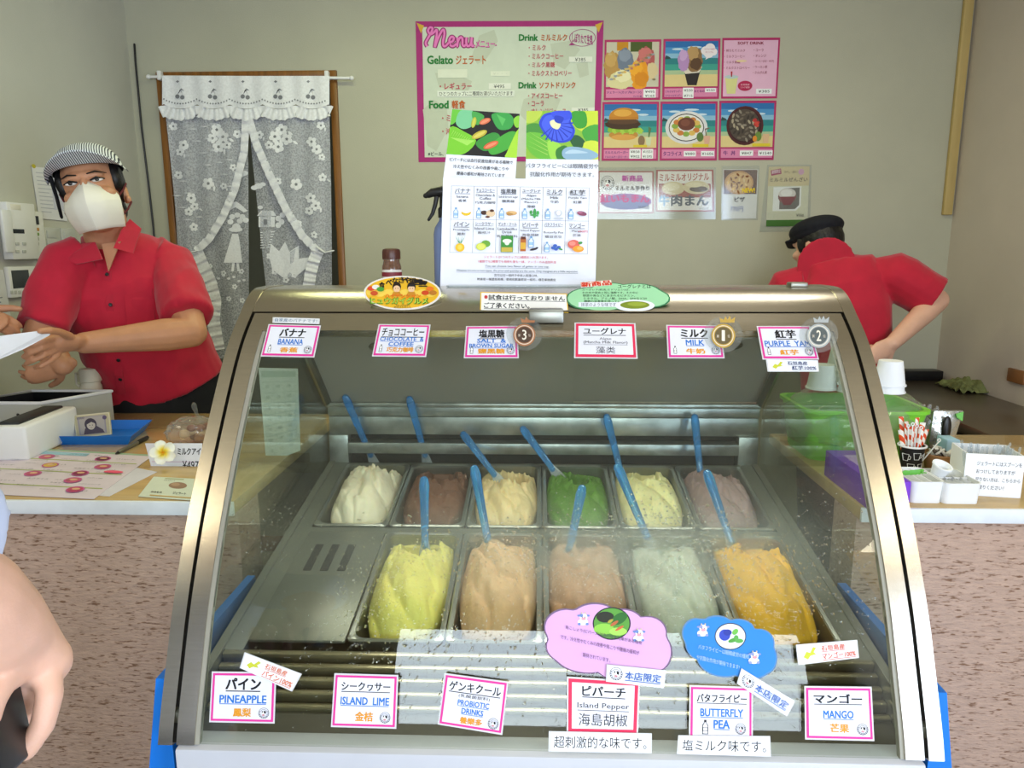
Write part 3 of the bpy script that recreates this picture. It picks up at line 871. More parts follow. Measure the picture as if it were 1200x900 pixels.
# collar flaps, placket, buttons, pocket
def flap(name, pts, hitf, m, parent, off=.004, thick=.004, **kw):
    P = []
    for x, y in pts:
        p, n = hitf(x, y)
        if p is None: p = J(x, y, P[-1].y if P else Y0)
        P.append(p)
    c = sum(P, Vector()) / len(P); n = (CAM - c).normalized()
    k = len(P); b = MB()
    b.add([p + n * off for p in P] + [p + n * (off + thick) for p in P], [tuple(range(k)), tuple(range(2 * k - 1, k - 1, -1))] + [(i, (i + 1) % k, k + (i + 1) % k, k + i) for i in range(k)])
    return b.build(name, m, parent, smooth=None, **kw)
def onY(pts, Y): return [J(x, y, Y) for x, y in pts]
def plate(name, P, n, thick, m, parent, **kw):
    k = len(P); b = MB(); n = Vector(n).normalized() * thick
    b.add(list(P) + [p + n for p in P], [tuple(range(k)), tuple(range(2 * k - 1, k - 1, -1))] + [(i, (i + 1) % k, k + (i + 1) % k, k + i) for i in range(k)])
    return b.build(name, m, parent, smooth=None, **kw)
m_red2 = mat('crimson_collar', '#b31030', 0.8, vary=0.10, scale=20, sheen=0.2)
vneck = [J(119, 286, 2.085), J(141, 283, 2.085), J(127, 318, 2.075)]
plate('open_neck', vneck, (0, .2, 0), .004, m_skin, body)
plate('collar', [J(134, 291, 2.07), J(156.5, 297, 2.10), J(166, 268, 2.16), J(153, 257, 2.16), J(143, 270, 2.11)], (0, -1, .2), .005, m_red2, shirt)
plate('collar', [J(77, 303, 2.05), J(90, 310, 2.05), J(121, 304, 2.06), J(112, 284, 2.09), J(95, 286, 2.09)], (0, -1, .2), .005, m_red2, shirt)
pl = [(126, 318), (129, 357), (135, 400), (140, 440), (143, 462)]
b = MB(); P = []
for x, y in pl:
    for dx in (-4.5, 4.5):
        p, n = hits(x + dx, y, .0015); P.append(p if p else J(x + dx, y, 2.1))
for i in range(len(pl) - 1):
    b.add([P[2 * i], P[2 * i + 1], P[2 * i + 3], P[2 * i + 2]] + [q + Vector((0, -.002, 0)) for q in (P[2 * i], P[2 * i + 1], P[2 * i + 3], P[2 * i + 2])], [(0, 1, 2, 3), (7, 6, 5, 4), (0, 4, 5, 1), (1, 5, 6, 2), (2, 6, 7, 3), (3, 7, 4, 0)])
b.build('placket', m_red2, shirt)
for x, y in ((126, 322), (129.5, 357), (139, 421.5), (141.6, 444)):
    p, n = hits(x, y, .004)
    if p:
        MB().lathe([(.0, -.001), (.005, -.001), (.0055, .001), (.004, .002), (0, .0015)], 14, M=Matrix.Translation(p) @ n.to_track_quat('Z', 'Y').to_matrix().to_4x4()).build('button', m_black, shirt)
flapP = [hits(x, y, .003)[0] for x, y in ((146, 346), (178, 338), (182, 378), (166, 386), (150, 384))]
if all(flapP): plate('pocket', flapP, (0, -1, 0), .002, m_red, shirt)
# trousers
b = MB()
bodyloft(b, [(pelvis - Vector((0, 0, .26)), .175, .120), (pelvis - Vector((0, 0, .06)), .186, .126), (pelvis + Vector((0, 0, .11)), .172, .116)], side)
for sx in (-1, 1):
    hip = pelvis + side.normalized() * .085 * sx - Vector((0, 0, .16)); foot = Vector((hip.x, hip.y, .10))
    b.tube([hip, hip.lerp(foot, .5), foot], [.10, .075, .065], 16, rnd_ends=False)
fused('trousers', b, m_black_cloth, man, voxel=.008, smooth=4, wrinkle=.004)
# hair, cap, eyes, brows, mask
def hp(x, y, z): return HM @ Vector((x, y, z))
b = MB()
b.ell((0, -.030, .028), (.083, .088, .094), M=HM)
b.ell((.066, .018, .030), (.018, .026, .040), M=HM, nu=12, nv=8).ell((-.066, .018, .030), (.018, .026, .040), M=HM, nu=12, nv=8)
b.ell((0, -.065, -.045), (.062, .045, .05), M=HM)
b.ell((.072, .0, .032), (.012, .018, .045), M=HM, nu=12, nv=8).ell((-.072, .0, .032), (.012, .018, .045), M=HM, nu=12, nv=8)
fused('hair', b, m_hair, body, voxel=.005, smooth=2, wrinkle=.002, wscale=40)
m_stripe = bpy.data.materials.new('striped_ticking'); m_stripe.use_nodes = True
nt = m_stripe.node_tree; N = nt.nodes; Lk = nt.links
tc = N.new('ShaderNodeUVMap'); wv = N.new('ShaderNodeTexWave'); wv.wave_type = 'BANDS'; wv.bands_direction = 'X'; wv.inputs['Scale'].default_value = 2.9
cr = N.new('ShaderNodeValToRGB'); cr.color_ramp.elements[0].position = .30; cr.color_ramp.elements[0].color = lin('#23283a'); cr.color_ramp.elements[1].position = .42; cr.color_ramp.elements[1].color = lin('#d7dde0')
Lk.new(tc.outputs[0], wv.inputs['Vector']); Lk.new(wv.outputs['Fac'], cr.inputs[0]); Lk.new(cr.outputs[0], N['Principled BSDF'].inputs['Base Color']); N['Principled BSDF'].inputs['Roughness'].default_value = .85
def uvx(o, fn):
    uv = o.data.uv_layers.new(name='UVMap')
    for lp in o.data.loops: uv.data[lp.index].uv = fn(o.data.vertices[lp.vertex_index].co)
HMi = HM.inverted()
b = MB()
def capfn(s, t):
    a = 2 * pi * s; e = radians(88) * t
    return HM @ Vector((.090 * sin(a) * cos(e) ** .8, -.012 + .108 * cos(a) * cos(e) ** .8, .060 + .075 * sin(e)))
b.grid(capfn, 40, 12)
cap = b.build('cap', [m_black_cloth, m_stripe], body, smooth=60)
for p in cap.data.polygons:
    if (HMi @ p.center).y > -.005: p.material_index = 1
uvx(cap, lambda co: ((HMi @ co).x * 20, 0))
b = MB()
def visor(s, t):
    a = (s - .5) * pi * .94
    r0 = Vector((.091 * sin(a), -.012 + .110 * cos(a), .058))
    out = Vector((.013 * sin(a), .058 * max(0, cos(a)) ** .7, .020 * cos(a)))
    z = -.022 * (abs(sin(a)) ** 2)
    p = r0 + out * t + Vector((0, 0, z * t))
    return HM @ p
b.grid(visor, 32, 8, thick=HM.to_3x3() @ Vector((0, 0, .004)))
vis = b.build('visor', [m_stripe], cap, smooth=50)
uvx(vis, lambda co: ((HMi @ co).x * 20, 0))
MB().tube([hp(-.088, .028, .05), hp(-.090, .018, .0), hp(-.094, .012, -.05)], [.009, .008, .007], 8, flat=.35).build('cap_strap', m_black_cloth, cap)
m_eye = mat('eye_white', '#d8d2cc', 0.2); m_iris = mat('dark_iris', '#1a0f0a', 0.1)
for sx in (-1, 1):
    e = MB().ell((sx * .033, .0845, .014), (.0145, .006, .0044), M=HM, nu=16, nv=8).build('eye', m_eye, body)
    MB().ell((sx * .033, .0895, .0145), (.0056, .003, .0046), M=HM, nu=14, nv=8).build('iris', m_iris, e)
    MB().tube([hp(sx * .017, .0905, .0150), hp(sx * .033, .0925, .0195), hp(sx * .050, .082, .0155)], [.0022, .003, .002], 8).build('eyelid', m_hair, body)
    MB().tube([hp(sx * .015, .094, .0325), hp(sx * .034, .0945, .0352), hp(sx * .057, .076, .0310)], [.003, .0038, .002], 8, flat=.6).build('eyebrow', m_hair, body)
m_mask = mat('mask_paper', '#e3e0d2', 0.85, vary=0.04, scale=20)
def maskfn(s, t):
    u = s * 2 - 1; v = t                       # v 0 chin .. 1 nose bridge
    half = .072 * (.62 + .38 * sin(pi * min(1, .18 + .62 * v)))
    if v > .72: half *= 1 - .42 * ((v - .72) / .28) ** 1.6
    x = u * half
    ridge = (.078 + .058 * sin(pi * (.10 + .82 * v)) ** .8)
    y = ridge - .050 * abs(u) ** 1.15 - .045 * max(0, abs(u) - .5) ** 1.2
    z = -.118 + .134 * v - .008 * abs(u) * (1 if v > .5 else -1)
    return HM @ Vector((x, y, z))
b = MB(); b.grid(maskfn, 24, 20, thick=HM.to_3x3() @ Vector((0, -.003, 0)))
msk = b.build('face_mask', m_mask, body, smooth=50)
m_cord = mat('dark_red_cord', '#5a1420', 0.7)
for sx in (-1, 1):
    for z0, z1 in ((-.035, .012), (-.085, -.040)):
        MB().tube([hp(sx * .060, .050, z0), hp(sx * .076, .018, (z0 + z1) / 2), hp(sx * .086, -.008, z1)], .0028, 8).build('ear_loop', m_cord, msk)
# folded white paper in his hand
P = [J(0, 397, 1.84), J(58, 386.5, 1.90), J(58, 392, 1.90), J(28, 408.5, 1.86), J(-2, 420, 1.83)]
P2 = [p + Vector((.0, .05, .03)) for p in P]
plate('paper_slip', [J(-24, 397, 1.70), J(59, 386, 1.76), J(58, 393, 1.765), J(28, 409, 1.74), J(-22, 430, 1.70)], (0, 1, .3), .0012, ink('#eef0f4'), None, label='folded white paper slip in the hand of the masked man', cat='paper')

# ---------------------------------------------------------------- second customer at the till, only a blue cuff and a hand in view
cu = empty('person', (-1.67, 1.8, 0), 'person mostly out of frame on the left, blue cuff and hand reaching for the paper', 'person')
b = MB(); shp = Vector((-1.64, 1.78, 1.30)); el = Vector((-1.55, 1.72, 1.17)); wr = J(-34, 372, 1.87)
b.tube([shp, el], [.05, .042], 12).tube([el, el.lerp(wr, .4), wr], [.042, .042, .028], 12)
hand(b, wr, J(34, 386, 1.84) - wr, Vector((.1, -.75, .65)), thumb_side=-1, curl=(.5, .6, .7, .8), tcurl=.3, k=.88)
bodyloft(b, [(Vector((-1.68, 1.80, .85)), .10, .15), (Vector((-1.68, 1.80, 1.1)), .10, .14), (Vector((-1.68, 1.80, 1.30)), .11, .17), (Vector((-1.68, 1.80, 1.40)), .06, .06)], (1, 0, 0))
HM2 = head_matrix(Vector((-1.67, 1.78, 1.56)), Vector((0, -1, 0)), Vector((1, 0, 0)), Vector((0, 0, 1)), 1.0)
add_head(b, HM2); b.tube([Vector((-1.68, 1.80, 1.36)), Vector((-1.68, 1.79, 1.52))], .055, 12)
for sx in (-1, 1): b.tube([Vector((-1.68, 1.80 + sx * .08, .86)), Vector((-1.68, 1.80 + sx * .08, .05))], [.08, .045], 12).tube([Vector((-1.68, 1.80 + sx * .08, .045)), Vector((-1.55, 1.80 + sx * .08, .035))], [.04, .03], 10)
bd2 = fused('body', b, m_skin, cu, voxel=.0042, smooth=4)
b = MB()
bodyloft(b, [(Vector((-1.68, 1.80, .80)), .125, .175), (Vector((-1.68, 1.80, 1.1)), .118, .16), (Vector((-1.68, 1.80, 1.30)), .125, .185), (Vector((-1.68, 1.80, 1.40)), .07, .075)], (1, 0, 0))
cufE = el.lerp(wr, .80)
b.tube([shp, el, cufE], [.068, .055, .043], 14, rnd_ends=False)
fused('shirt', b, mat('navy_blue_cloth', '#24508c', 0.85, vary=0.12, scale=20), cu, voxel=.007, smooth=4, wrinkle=.004)
b = MB(); b.ell((0, -.02, .035), (.084, .10, .092), M=HM2); fused('hair', b, m_hair, bd2, voxel=.007, smooth=2, cut=[(HM2 @ Vector((0, .05, .0)), HM2.to_3x3() @ Vector((0, 1, -.6)))])
b = MB(); bodyloft(b, [(Vector((-1.68, 1.80, .86)), .12, .17), (Vector((-1.68, 1.80, .70)), .12, .17)], (1, 0, 0))
for sx in (-1, 1): b.tube([Vector((-1.68, 1.80 + sx * .08, .80)), Vector((-1.68, 1.80 + sx * .08, .10))], [.09, .065], 12, rnd_ends=False)
fused('trousers', b, m_black_cloth, cu, voxel=.009, smooth=3)

# ---------------------------------------------------------------- man with his back turned on the right
YR = 2.92
mr = empty('person', (J(985, 400, YR).x, 3.0, 0), 'stooping man seen from behind in black cap and crimson shirt, fist on hip', 'person')
rs, ls = J(1046, 322, 2.88), J(926, 334, 3.00)
rside = (rs - ls)
r_nb = J(966, 301, 2.97); r_up = J(976, 322, 2.95); r_ch = J(984, 362, 2.93); r_wa = J(990, 425, 2.92); r_pe = J(994, 480, 2.90)
re_, rw = J(1098, 352, 2.84), J(1046, 402, 2.72)
Hr = J(957, 289, 3.07)
hf = Vector((-.45, .84, -.28)).normalized(); hup = Vector((-.10, .22, .95)); hup = (hup - hf * hup.dot(hf)).normalized(); hrr = hf.cross(hup).normalized()
HM3 = head_matrix(Hr, hrr, hf, hup, 1.0)
b = MB(); add_head(b, HM3)
b.tube([r_nb - Vector((0, 0, .05)), r_nb.lerp(HM3 @ Vector((0, -.03, -.05)), .6), HM3 @ Vector((0, -.03, -.05))], [.062, .056, .056], 14)
bodyloft(b, [(r_pe - Vector((0, 0, .1)), .15, .10), (r_wa, .14, .095), (r_ch, .155, .09), (r_up - Vector((0, 0, .03)), .12, .06), (r_nb - Vector((0, 0, .03)), .055, .05)], rside)
b.tube([rs, re_], [.052, .043], 14).tube([re_, re_.lerp(rw, .3), rw], [.043, .042, .028], 14)
hand(b, rw, J(1027, 415, 2.70) - rw, Vector((.5, -.8, .3)), thumb_side=-1, curl=(1.1, 1.15, 1.15, 1.15), tcurl=.6, k=.95)
le, lw_ = Vector((ls.x - .10, ls.y + .10, ls.z - .26)), Vector((ls.x - .12, ls.y + .02, ls.z - .45))
b.tube([ls, le], [.052, .043], 12).tube([le, lw_], [.043, .028], 12)
hand(b, lw_, Vector((-.1, -.1, -1)), Vector((-1, 0, 0)), curl=(.3, .3, .3, .3))
for sx in (-1, 1):
    hip = r_pe + rside.normalized() * .09 * sx - Vector((0, 0, .1)); foot = Vector((hip.x, hip.y, .06))
    b.tube([hip, hip.lerp(foot, .5), foot], [.088, .058, .042], 14)
    b.tube([foot + Vector((0, -.05, -.015)), foot + Vector((0, .05, -.02)), foot + Vector((0, .14, -.03))], [.042, .04, .028], 10)
rb = fused('body', b, m_skin_pale, mr, voxel=.006, smooth=4)
b = MB()
bodyloft(b, [(r_pe, .175, .125), (r_wa, .165, .120), (r_ch, .185, .125), (J(979, 335, 2.94), .185, .112), (r_up + Vector((0, 0, -.005)), .158, .096), (r_nb + Vector((.006, -.012, -.050)), .092, .080), (r_nb + Vector((.004, -.006, -.034)), .074, .068)], rside, n=28)
rh = rs.lerp(re_, .90)
b.tube([rs - rside.normalized() * .05, rs, rs.lerp(re_, .45), rh], [.07, .086, .085, .084], 18, rnd_ends=False)
b.tube([ls + rside.normalized() * .05, ls, ls.lerp(le, .7)], [.07, .074, .072], 16, rnd_ends=False)
rshirt = fused('shirt', b, m_red, mr, voxel=.006, smooth=5, wrinkle=.006, wscale=7)
b = MB(); dn_ = (HM3 @ Vector((0, -.03, -.05)) - r_nb).normalized()
rq = r_nb + Vector((.005, -.010, -.042)); rq += Vector((0, 0, .012)); b.tube([rq - dn_ * .050, rq - dn_ * .015, rq + dn_ * .018], [.108, .090, .073], 20, rnd_ends=False)
fused('collar', b, m_red2, rshirt, voxel=.005, smooth=3)
b = MB(); bodyloft(b, [(r_pe - Vector((0, 0, .28)), .17, .12), (r_pe - Vector((0, 0, .08)), .178, .124), (r_pe + Vector((0, 0, .03)), .165, .115)], rside)
for sx in (-1, 1):
    hip = r_pe + rside.normalized() * .085 * sx - Vector((0, 0, .16)); foot = Vector((hip.x, hip.y, .10))
    b.tube([hip, hip.lerp(foot, .5), foot], [.10, .075, .065], 14, rnd_ends=False)
fused('trousers', b, m_black_cloth, mr, voxel=.009, smooth=3, wrinkle=.003)
b = MB(); b.ell((0, -.025, .020), (.082, .092, .088), M=HM3).ell((0, -.062, -.040), (.060, .045, .035), M=HM3)
b.ell((.070, .012, .010), (.014, .018, .04), M=HM3, nu=12, nv=8).ell((-.070, .012, .010), (.014, .018, .04), M=HM3, nu=12, nv=8)
fused('hair', b, m_hair, rb, voxel=.0055, smooth=2, wrinkle=.002, wscale=40)
m_navy = mat('black_navy_cap', '#0c0e18', 0.85, vary=0.15, scale=40)
b = MB(); b.ell((0, -.010, .070), (.099, .112, .048), M=HM3).ell((0, -.008, .045), (.090, .104, .030), M=HM3)
b.tube([HM3 @ Vector((-.06, .08, .042)), HM3 @ Vector((0, .125, .035)), HM3 @ Vector((.06, .08, .042))], [.02, .028, .02], 12, flat=.35)
fused('cap', b, m_navy, rb, voxel=.0055, smooth=4)

# ---------------------------------------------------------------- customer in the left foreground: white sleeve, forearm, hand with a phone
YC = 0.63
c = empty('person', (-.82, .42, 0), 'customer at the left edge, white sleeve and bare arm holding a black phone', 'person')
csh = Vector((-.70, .50, 1.33)); cel = J(-78, 688, .56); cw = J(26, 758, .635)
b = MB()
b.tube([csh, csh.lerp(cel, .5), cel], [.056, .053, .050], 16)
b.tube([cel, cel.lerp(cw, .3), cel.lerp(cw, .7), cw, J(50, 776, .645)], [.050, .051, .044, .035, .027], 18)
# the hand hangs down from the bent wrist; index finger and thumb grip the phone
kn = J(50, 800, .64)
b.tube([J(36, 774, .645), J(36, 800, .645), J(28, 818, .64)], [.027, .025, .021], 16, flat=.7)
fing = [
    [J(55, 786, .635), J(58, 815, .622), J(50, 850, .612), J(31, 880, .600)],
    [J(38, 796, .662), J(42, 830, .655), J(34, 864, .645), J(18, 886, .634)],
    [J(24, 800, .680), J(24, 838, .675), J(14, 868, .66), J(2, 888, .648)],
    [J(10, 800, .695), J(8, 838, .69), J(-2, 866, .675), J(-12, 880, .66)],
    [J(20, 786, .612), J(2, 800, .590), J(-10, 822, .575), J(-14, 846, .568)],
]
for i, f in enumerate(fing):
    r = (.0125, .0115, .011, .0095, .013)[i]
    b.tube(f, [r * 1.12, r, r * .92, r * .78], 12)
bodyloft(b, [(Vector((-.84, .40, .80)), .15, .10), (Vector((-.84, .40, 1.05)), .13, .09), (Vector((-.84, .42, 1.28)), .15, .10), (Vector((-.84, .42, 1.40)), .06, .055)], (1, .25, 0))
HM4 = head_matrix(Vector((-.84, .46, 1.57)), Vector((.9, -.4, 0)).normalized(), Vector((.4, .9, 0)).normalized(), Vector((0, 0, 1)), 1.0)
add_head(b, HM4); b.tube([Vector((-.84, .42, 1.36)), Vector((-.84, .44, 1.52))], .052, 12)
ls4 = Vector((-.98, .36, 1.33)); le4 = Vector((-1.03, .36, 1.06)); lw4 = Vector((-1.0, .44, .83))
b.tube([ls4, le4], [.05, .042], 12).tube([le4, lw4], [.042, .027], 12)
hand(b, lw4, Vector((0, .1, -1)), Vector((-1, 0, 0)))
for sx in (-1, 1):
    hip = Vector((-.84 + .09 * sx, .40, .82)); foot = Vector((hip.x, .40, .06))
    b.tube([hip, hip.lerp(foot, .5), foot], [.085, .056, .04], 14)
    b.tube([foot + Vector((0, -.05, -.015)), foot + Vector((0, .06, -.02)), foot + Vector((0, .15, -.03))], [.04, .04, .027], 10)
cb = fused('body', b, m_skin_pale, c, voxel=.0036, smooth=5)
m_wcloth = mat('white_cloth', '#ccd5ee', 0.85, vary=0.05, scale=20)
b = MB(); bodyloft(b, [(Vector((-.84, .40, .78)), .172, .125), (Vector((-.84, .40, 1.05)), .152, .112), (Vector((-.84, .42, 1.28)), .168, .12), (Vector((-.84, .42, 1.385)), .085, .075)], (1, .25, 0))
he = J(-37, 642, .552)
b.tube([csh - Vector((.05, 0, 0)), csh, csh.lerp(cel, .5), he], [.07, .074, .070, .066], 18, rnd_ends=False)
b.tube([ls4, ls4.lerp(le4, .6)], [.072, .07], 16, rnd_ends=False)
fused('shirt', b, m_wcloth, c, voxel=.007, smooth=4, wrinkle=.004)
b = MB(); bodyloft(b, [(Vector((-.84, .40, .62)), .165, .12), (Vector((-.84, .40, .84)), .165, .115)], (1, .25, 0))
for sx in (-1, 1): b.tube([Vector((-.84 + .085 * sx, .40, .74)), Vector((-.84 + .09 * sx, .40, .1))], [.092, .07], 14, rnd_ends=False)
fused('trousers', b, mat('denim', '#2c3b57', 0.9, vary=0.2, scale=30), c, voxel=.009, smooth=3, wrinkle=.003)
b = MB(); b.ell((0, -.03, .03), (.086, .094, .095), M=HM4).ell((0, -.06, -.06), (.07, .05, .10), M=HM4); fused('hair', b, m_hair, cb, voxel=.007, smooth=2)
# phone
ph = empty('phone', J(6, 855, .583), 'black phone held in the customer hand at the left edge', 'phone')
pt, pb_ = J(-4, 806, .590), J(17, 900, .575)
ax = (pb_ - pt).normalized(); nx = Vector((-.85, -.25, -.1)); nx = (nx - ax * nx.dot(ax)).normalized(); nz = ax.cross(nx)
PM = Matrix(((ax.x, nz.x, nx.x, pt.x), (ax.y, nz.y, nx.y, pt.y), (ax.z, nz.z, nx.z, pt.z), (0, 0, 0, 1)))
if PM.to_3x3().determinant() < 0: PM = PM @ Matrix.Scale(-1, 4, (0, 1, 0))
PLn = (pb_ - pt).length
MB().rbox(-.07, PLn, -.035, .035, -.005, .005, .004, M=PM, seg=3).build('phone_case', m_black, ph, smooth=40)
MB().rbox(-.066, PLn - .004, -.031, .031, .0045, .0058, .0005, M=PM).build('screen', mat('dark_glass', '#07080a', .08), ph, smooth=40)
for a, b2 in ((PLn * .45, PLn * .58), (PLn * .66, PLn * .72)):
    for sy in (1,):
        MB().rbox(a, b2, sy * .0345, sy * .0362, -.0018, .0018, .0006, M=PM).build('side_button', m_steel_dull, ph, smooth=40)

# ================================================================== lace curtain in the doorway
YCU = BACK - .035
rod = empty('curtain_rod', on_y(290, 91, YCU), 'thin white curtain rod across the doorway top', 'rod')
ra, rb_ = on_y(174, 90, YCU), on_y(412, 91.5, YCU)
MB().tube([ra, rb_], .0065, 12).build('pole', m_white, rod)
for px in (187, 383):
    p = on_y(px, 88, YCU)
    MB().rbox(p.x - .009, p.x + .009, YCU - .010, BACK - .015, p.z - .022, p.z + .018, .004).build('bracket', m_white, rod, smooth=30)
for p in (ra, rb_): MB().ell(p, (.011, .010, .010)).build('finial', m_white, rod)
m_lace = bpy.data.materials.new('sheer_lace'); m_lace.use_nodes = True
nt = m_lace.node_tree; N = nt.nodes; Lk = nt.links
bs = N['Principled BSDF']; bs.inputs['Base Color'].default_value = lin('#cfd2da'); bs.inputs['Roughness'].default_value = .9
tr = N.new('ShaderNodeBsdfTransparent'); mx = N.new('ShaderNodeMixShader')
tcn = N.new('ShaderNodeTexCoord'); nz = N.new('ShaderNodeTexNoise'); nz.inputs['Scale'].default_value = 160; nz.inputs['Detail'].default_value = 2
mr = N.new('ShaderNodeMapRange'); mr.inputs[1].default_value = .35; mr.inputs[2].default_value = .65; mr.inputs[3].default_value = .34; mr.inputs[4].default_value = .74
Lk.new(tcn.outputs['Object'], nz.inputs['Vector']); Lk.new(nz.outputs['Fac'], mr.inputs[0]); Lk.new(mr.outputs[0], mx.inputs[0]); Lk.new(tr.outputs[0], mx.inputs[1]); Lk.new(bs.outputs[0], mx.inputs[2]); Lk.new(mx.outputs[0], N['Material Output'].inputs[0])
m_lacew = mat('white_lace', '#eceef2', 0.9, vary=0.10, scale=120)
m_lacew2 = mat('grey_lace_thread', '#7f8288', 0.9, vary=0.1)
cur = empty('lace_curtain', on_y(290, 91, YCU), 'white lace curtain tied back in two swags in the doorway', 'curtain')
def interp(pl, t):
    """point at fraction t along a list of pixels given as (x, y), by y"""
    y = pl[0][1] + (pl[-1][1] - pl[0][1]) * t
    for a, b2 in zip(pl, pl[1:]):
        if a[1] <= y <= b2[1] or b2 is pl[-1]:
            f = (y - a[1]) / max(1e-6, b2[1] - a[1]); return a[0] + (b2[0] - a[0]) * f, y
def clothpt(px, py, base, amp, freq, ph=0.0):
    p = on_y(px, py, YCU + base)
    return on_y(px, py, YCU + base - amp * (0.5 + 0.5 * sin(p.x * freq + ph + .8 * sin(p.z * 5))))
class Cloth:
    def __init__(self, left, right, base, amp, freq, ph=0.0, nu=46, nv=40):
        self.k = (base, amp, freq, ph); self.mb = MB(); self.l = left; self.r = right
        self.mb.grid(lambda s, t: clothpt(interp(left, t)[0] * (1 - s) + interp(right, t)[0] * s, interp(left, t)[1] * (1 - s) + interp(right, t)[1] * s, *self.k), nu, nv, 0)
        self.h = .0012
    def poly(self, pts, mi=1):
        self.h += .00003
        b, a, f, ph = self.k
        self.mb.add([clothpt(x, y, b - self.h, a, f, ph) for x, y in pts], [tuple(range(len(pts)))], mi)
    def disc(self, x, y, rx, ry=None, mi=1, n=12): self.poly([(x + rx * cos(2 * pi * i / n), y + (ry or rx) * sin(2 * pi * i / n)) for i in range(n)], mi)
    def flower(self, x, y, r, n=5, a0=0.0):
        for i in range(n):
            a = a0 + 2 * pi * i / n
            self.disc(x + r * .62 * cos(a), y + r * .62 * sin(a), r * .42, r * .42, 1, 9)
        self.disc(x, y, r * .22, None, 2, 8)
    def leaf(self, x, y, l, a):
        ca, sa = cos(a), sin(a)
        self.poly([(x + u * ca - v * sa, y + u * sa + v * ca) for u, v in ((0, 0), (l * .3, l * .2), (l * .7, l * .16), (l, 0), (l * .7, -l * .16), (l * .3, -l * .2))])
    def build(self, name): return self.mb.build(name, [m_lace, m_lacew, m_lacew2], cur, smooth=180, fixn=False)
# back sheers with the embroidered scene
c1 = Cloth([(194, 133), (205, 240), (216, 420)], [(290, 133), (291, 190), (292, 420)], .012, .010, 60)
for x, y in ((246, 312), (252, 332), (262, 320), (275, 336), (283, 318), (243, 340), (268, 350), (284, 352), (250, 352), (276, 300)): c1.flower(x, y, 3.2)
c1.poly([(262, 244), (268, 238), (277, 236), (284, 241), (290, 247), (286, 249), (276, 243), (268, 247)])          # hill line
c1.disc(283, 205, 6, 3.2).disc(290, 206, 4, 3) if False else None
for x, y, r in ((281, 205, 5), (286, 203, 4.5), (277, 206, 3.4)): c1.disc(x, y, r, r * .7)
for x, y in ((272, 254), (278, 252), (284, 254), (288, 258), (270, 260), (281, 259)): c1.disc(x, y, 3.6, 3.2)
c1.disc(276, 269, 8.5, 3); c1.disc(277, 266, 5, 4.5)                                  # bonnet
c1.poly([(272, 274), (279, 274), (281, 284), (284, 308), (262, 308), (268, 288)])      # dress
c1.poly([(272, 308), (275, 308), (274, 318), (271, 318)]); c1.poly([(277, 308), (280, 308), (281, 318), (278, 318)])
for i in range(9): c1.disc(238 + i * 6, 328 - 5 * sin(i * .4) + (i % 2) * 3, 2, 1.4)
c1.build('sheer_panel')
c2 = Cloth([(292, 133), (294, 170), (312, 340), (318, 420)], [(386, 133), (388, 240), (390, 420)], .012, .010, 60, 1.0)
for x, y in ((316, 300), (322, 308), (328, 300), (333, 312), (322, 318), (345, 322), (350, 310), (335, 328)): c2.flower(x, y, 4)
c2.poly([(301, 253), (306, 247), (320, 247), (324, 253)]); c2.poly([(303, 254), (322, 254), (322, 266), (303, 266)]); c2.poly([(309, 257), (313, 257), (313, 263), (309, 263)], 2)
for x, y, r in ((303, 218, 5), (298, 220, 4), (308, 216, 3.6), (305, 243, 3.2)): c2.disc(x, y, r, r * .7)
for x, y in ((326, 256), (331, 252), (330, 260), (326, 264)): c2.disc(x, y, 3.4)
for a in (-1.9, -1.5, -1.1, -.6): c2.leaf(331, 325, 42, a)
for i in range(7): c2.poly([(305, 272 + i * 3), (322 - i, 271 + i * 3), (322 - i, 272 + i * 3), (305, 273 + i * 3)])
c2.build('sheer_panel')
# front swags
sl = Cloth([(194, 133), (203, 215), (211, 290), (214, 296)], [(289, 133), (287, 178), (276, 222), (262, 254), (246, 280), (231, 296)], -.004, .016, 62, .4)
for x, y, r in ((203, 148, 5), (215, 170, 6), (211, 178, 5), (254, 152, 7), (261, 160, 7), (249, 162, 6), (256, 172, 7), (266, 170, 5), (244, 215, 7), (209, 205, 5), (224, 232, 6), (228, 242, 5), (221, 248, 5), (278, 157, 5), (227, 266, 5), (262, 218, 4), (273, 196, 4)):
    sl.flower(x, y, r, 5, x); sl.leaf(x + r, y + 2, r * 1.1, .6 + x % 3)
for i in range(26):
    x = 200 + (i * 37) % 80; y = 140 + (i * 53) % 120
    if x < interp(sl.r, min(1, max(0, (y - 133) / 163)))[0] - 8: sl.poly([(x, y), (x + 8, y - .4), (x + 12, y + .3), (x + 8, y + .8)], 1)
sl.build('swag')
sr = Cloth([(291, 133), (300, 168), (316, 205), (335, 245), (354, 276), (372, 296)], [(386, 133), (388, 215), (389, 296)], -.004, .016, 62, 1.4)
for x, y, r in ((330, 152, 7), (322, 160, 7), (336, 163, 7), (326, 172, 7), (315, 170, 5), (376, 147, 5), (365, 166, 6), (371, 175, 6), (377, 184, 4), (347, 216, 7), (378, 208, 5), (364, 232, 6), (370, 241, 6), (362, 247, 5), (304, 158, 5), (326, 212, 4), (350, 262, 4), (368, 275, 4)):
    sr.flower(x, y, r, 5, x); sr.leaf(x + r, y + 2, r * 1.1, .6 + x % 3)
sr.build('swag')
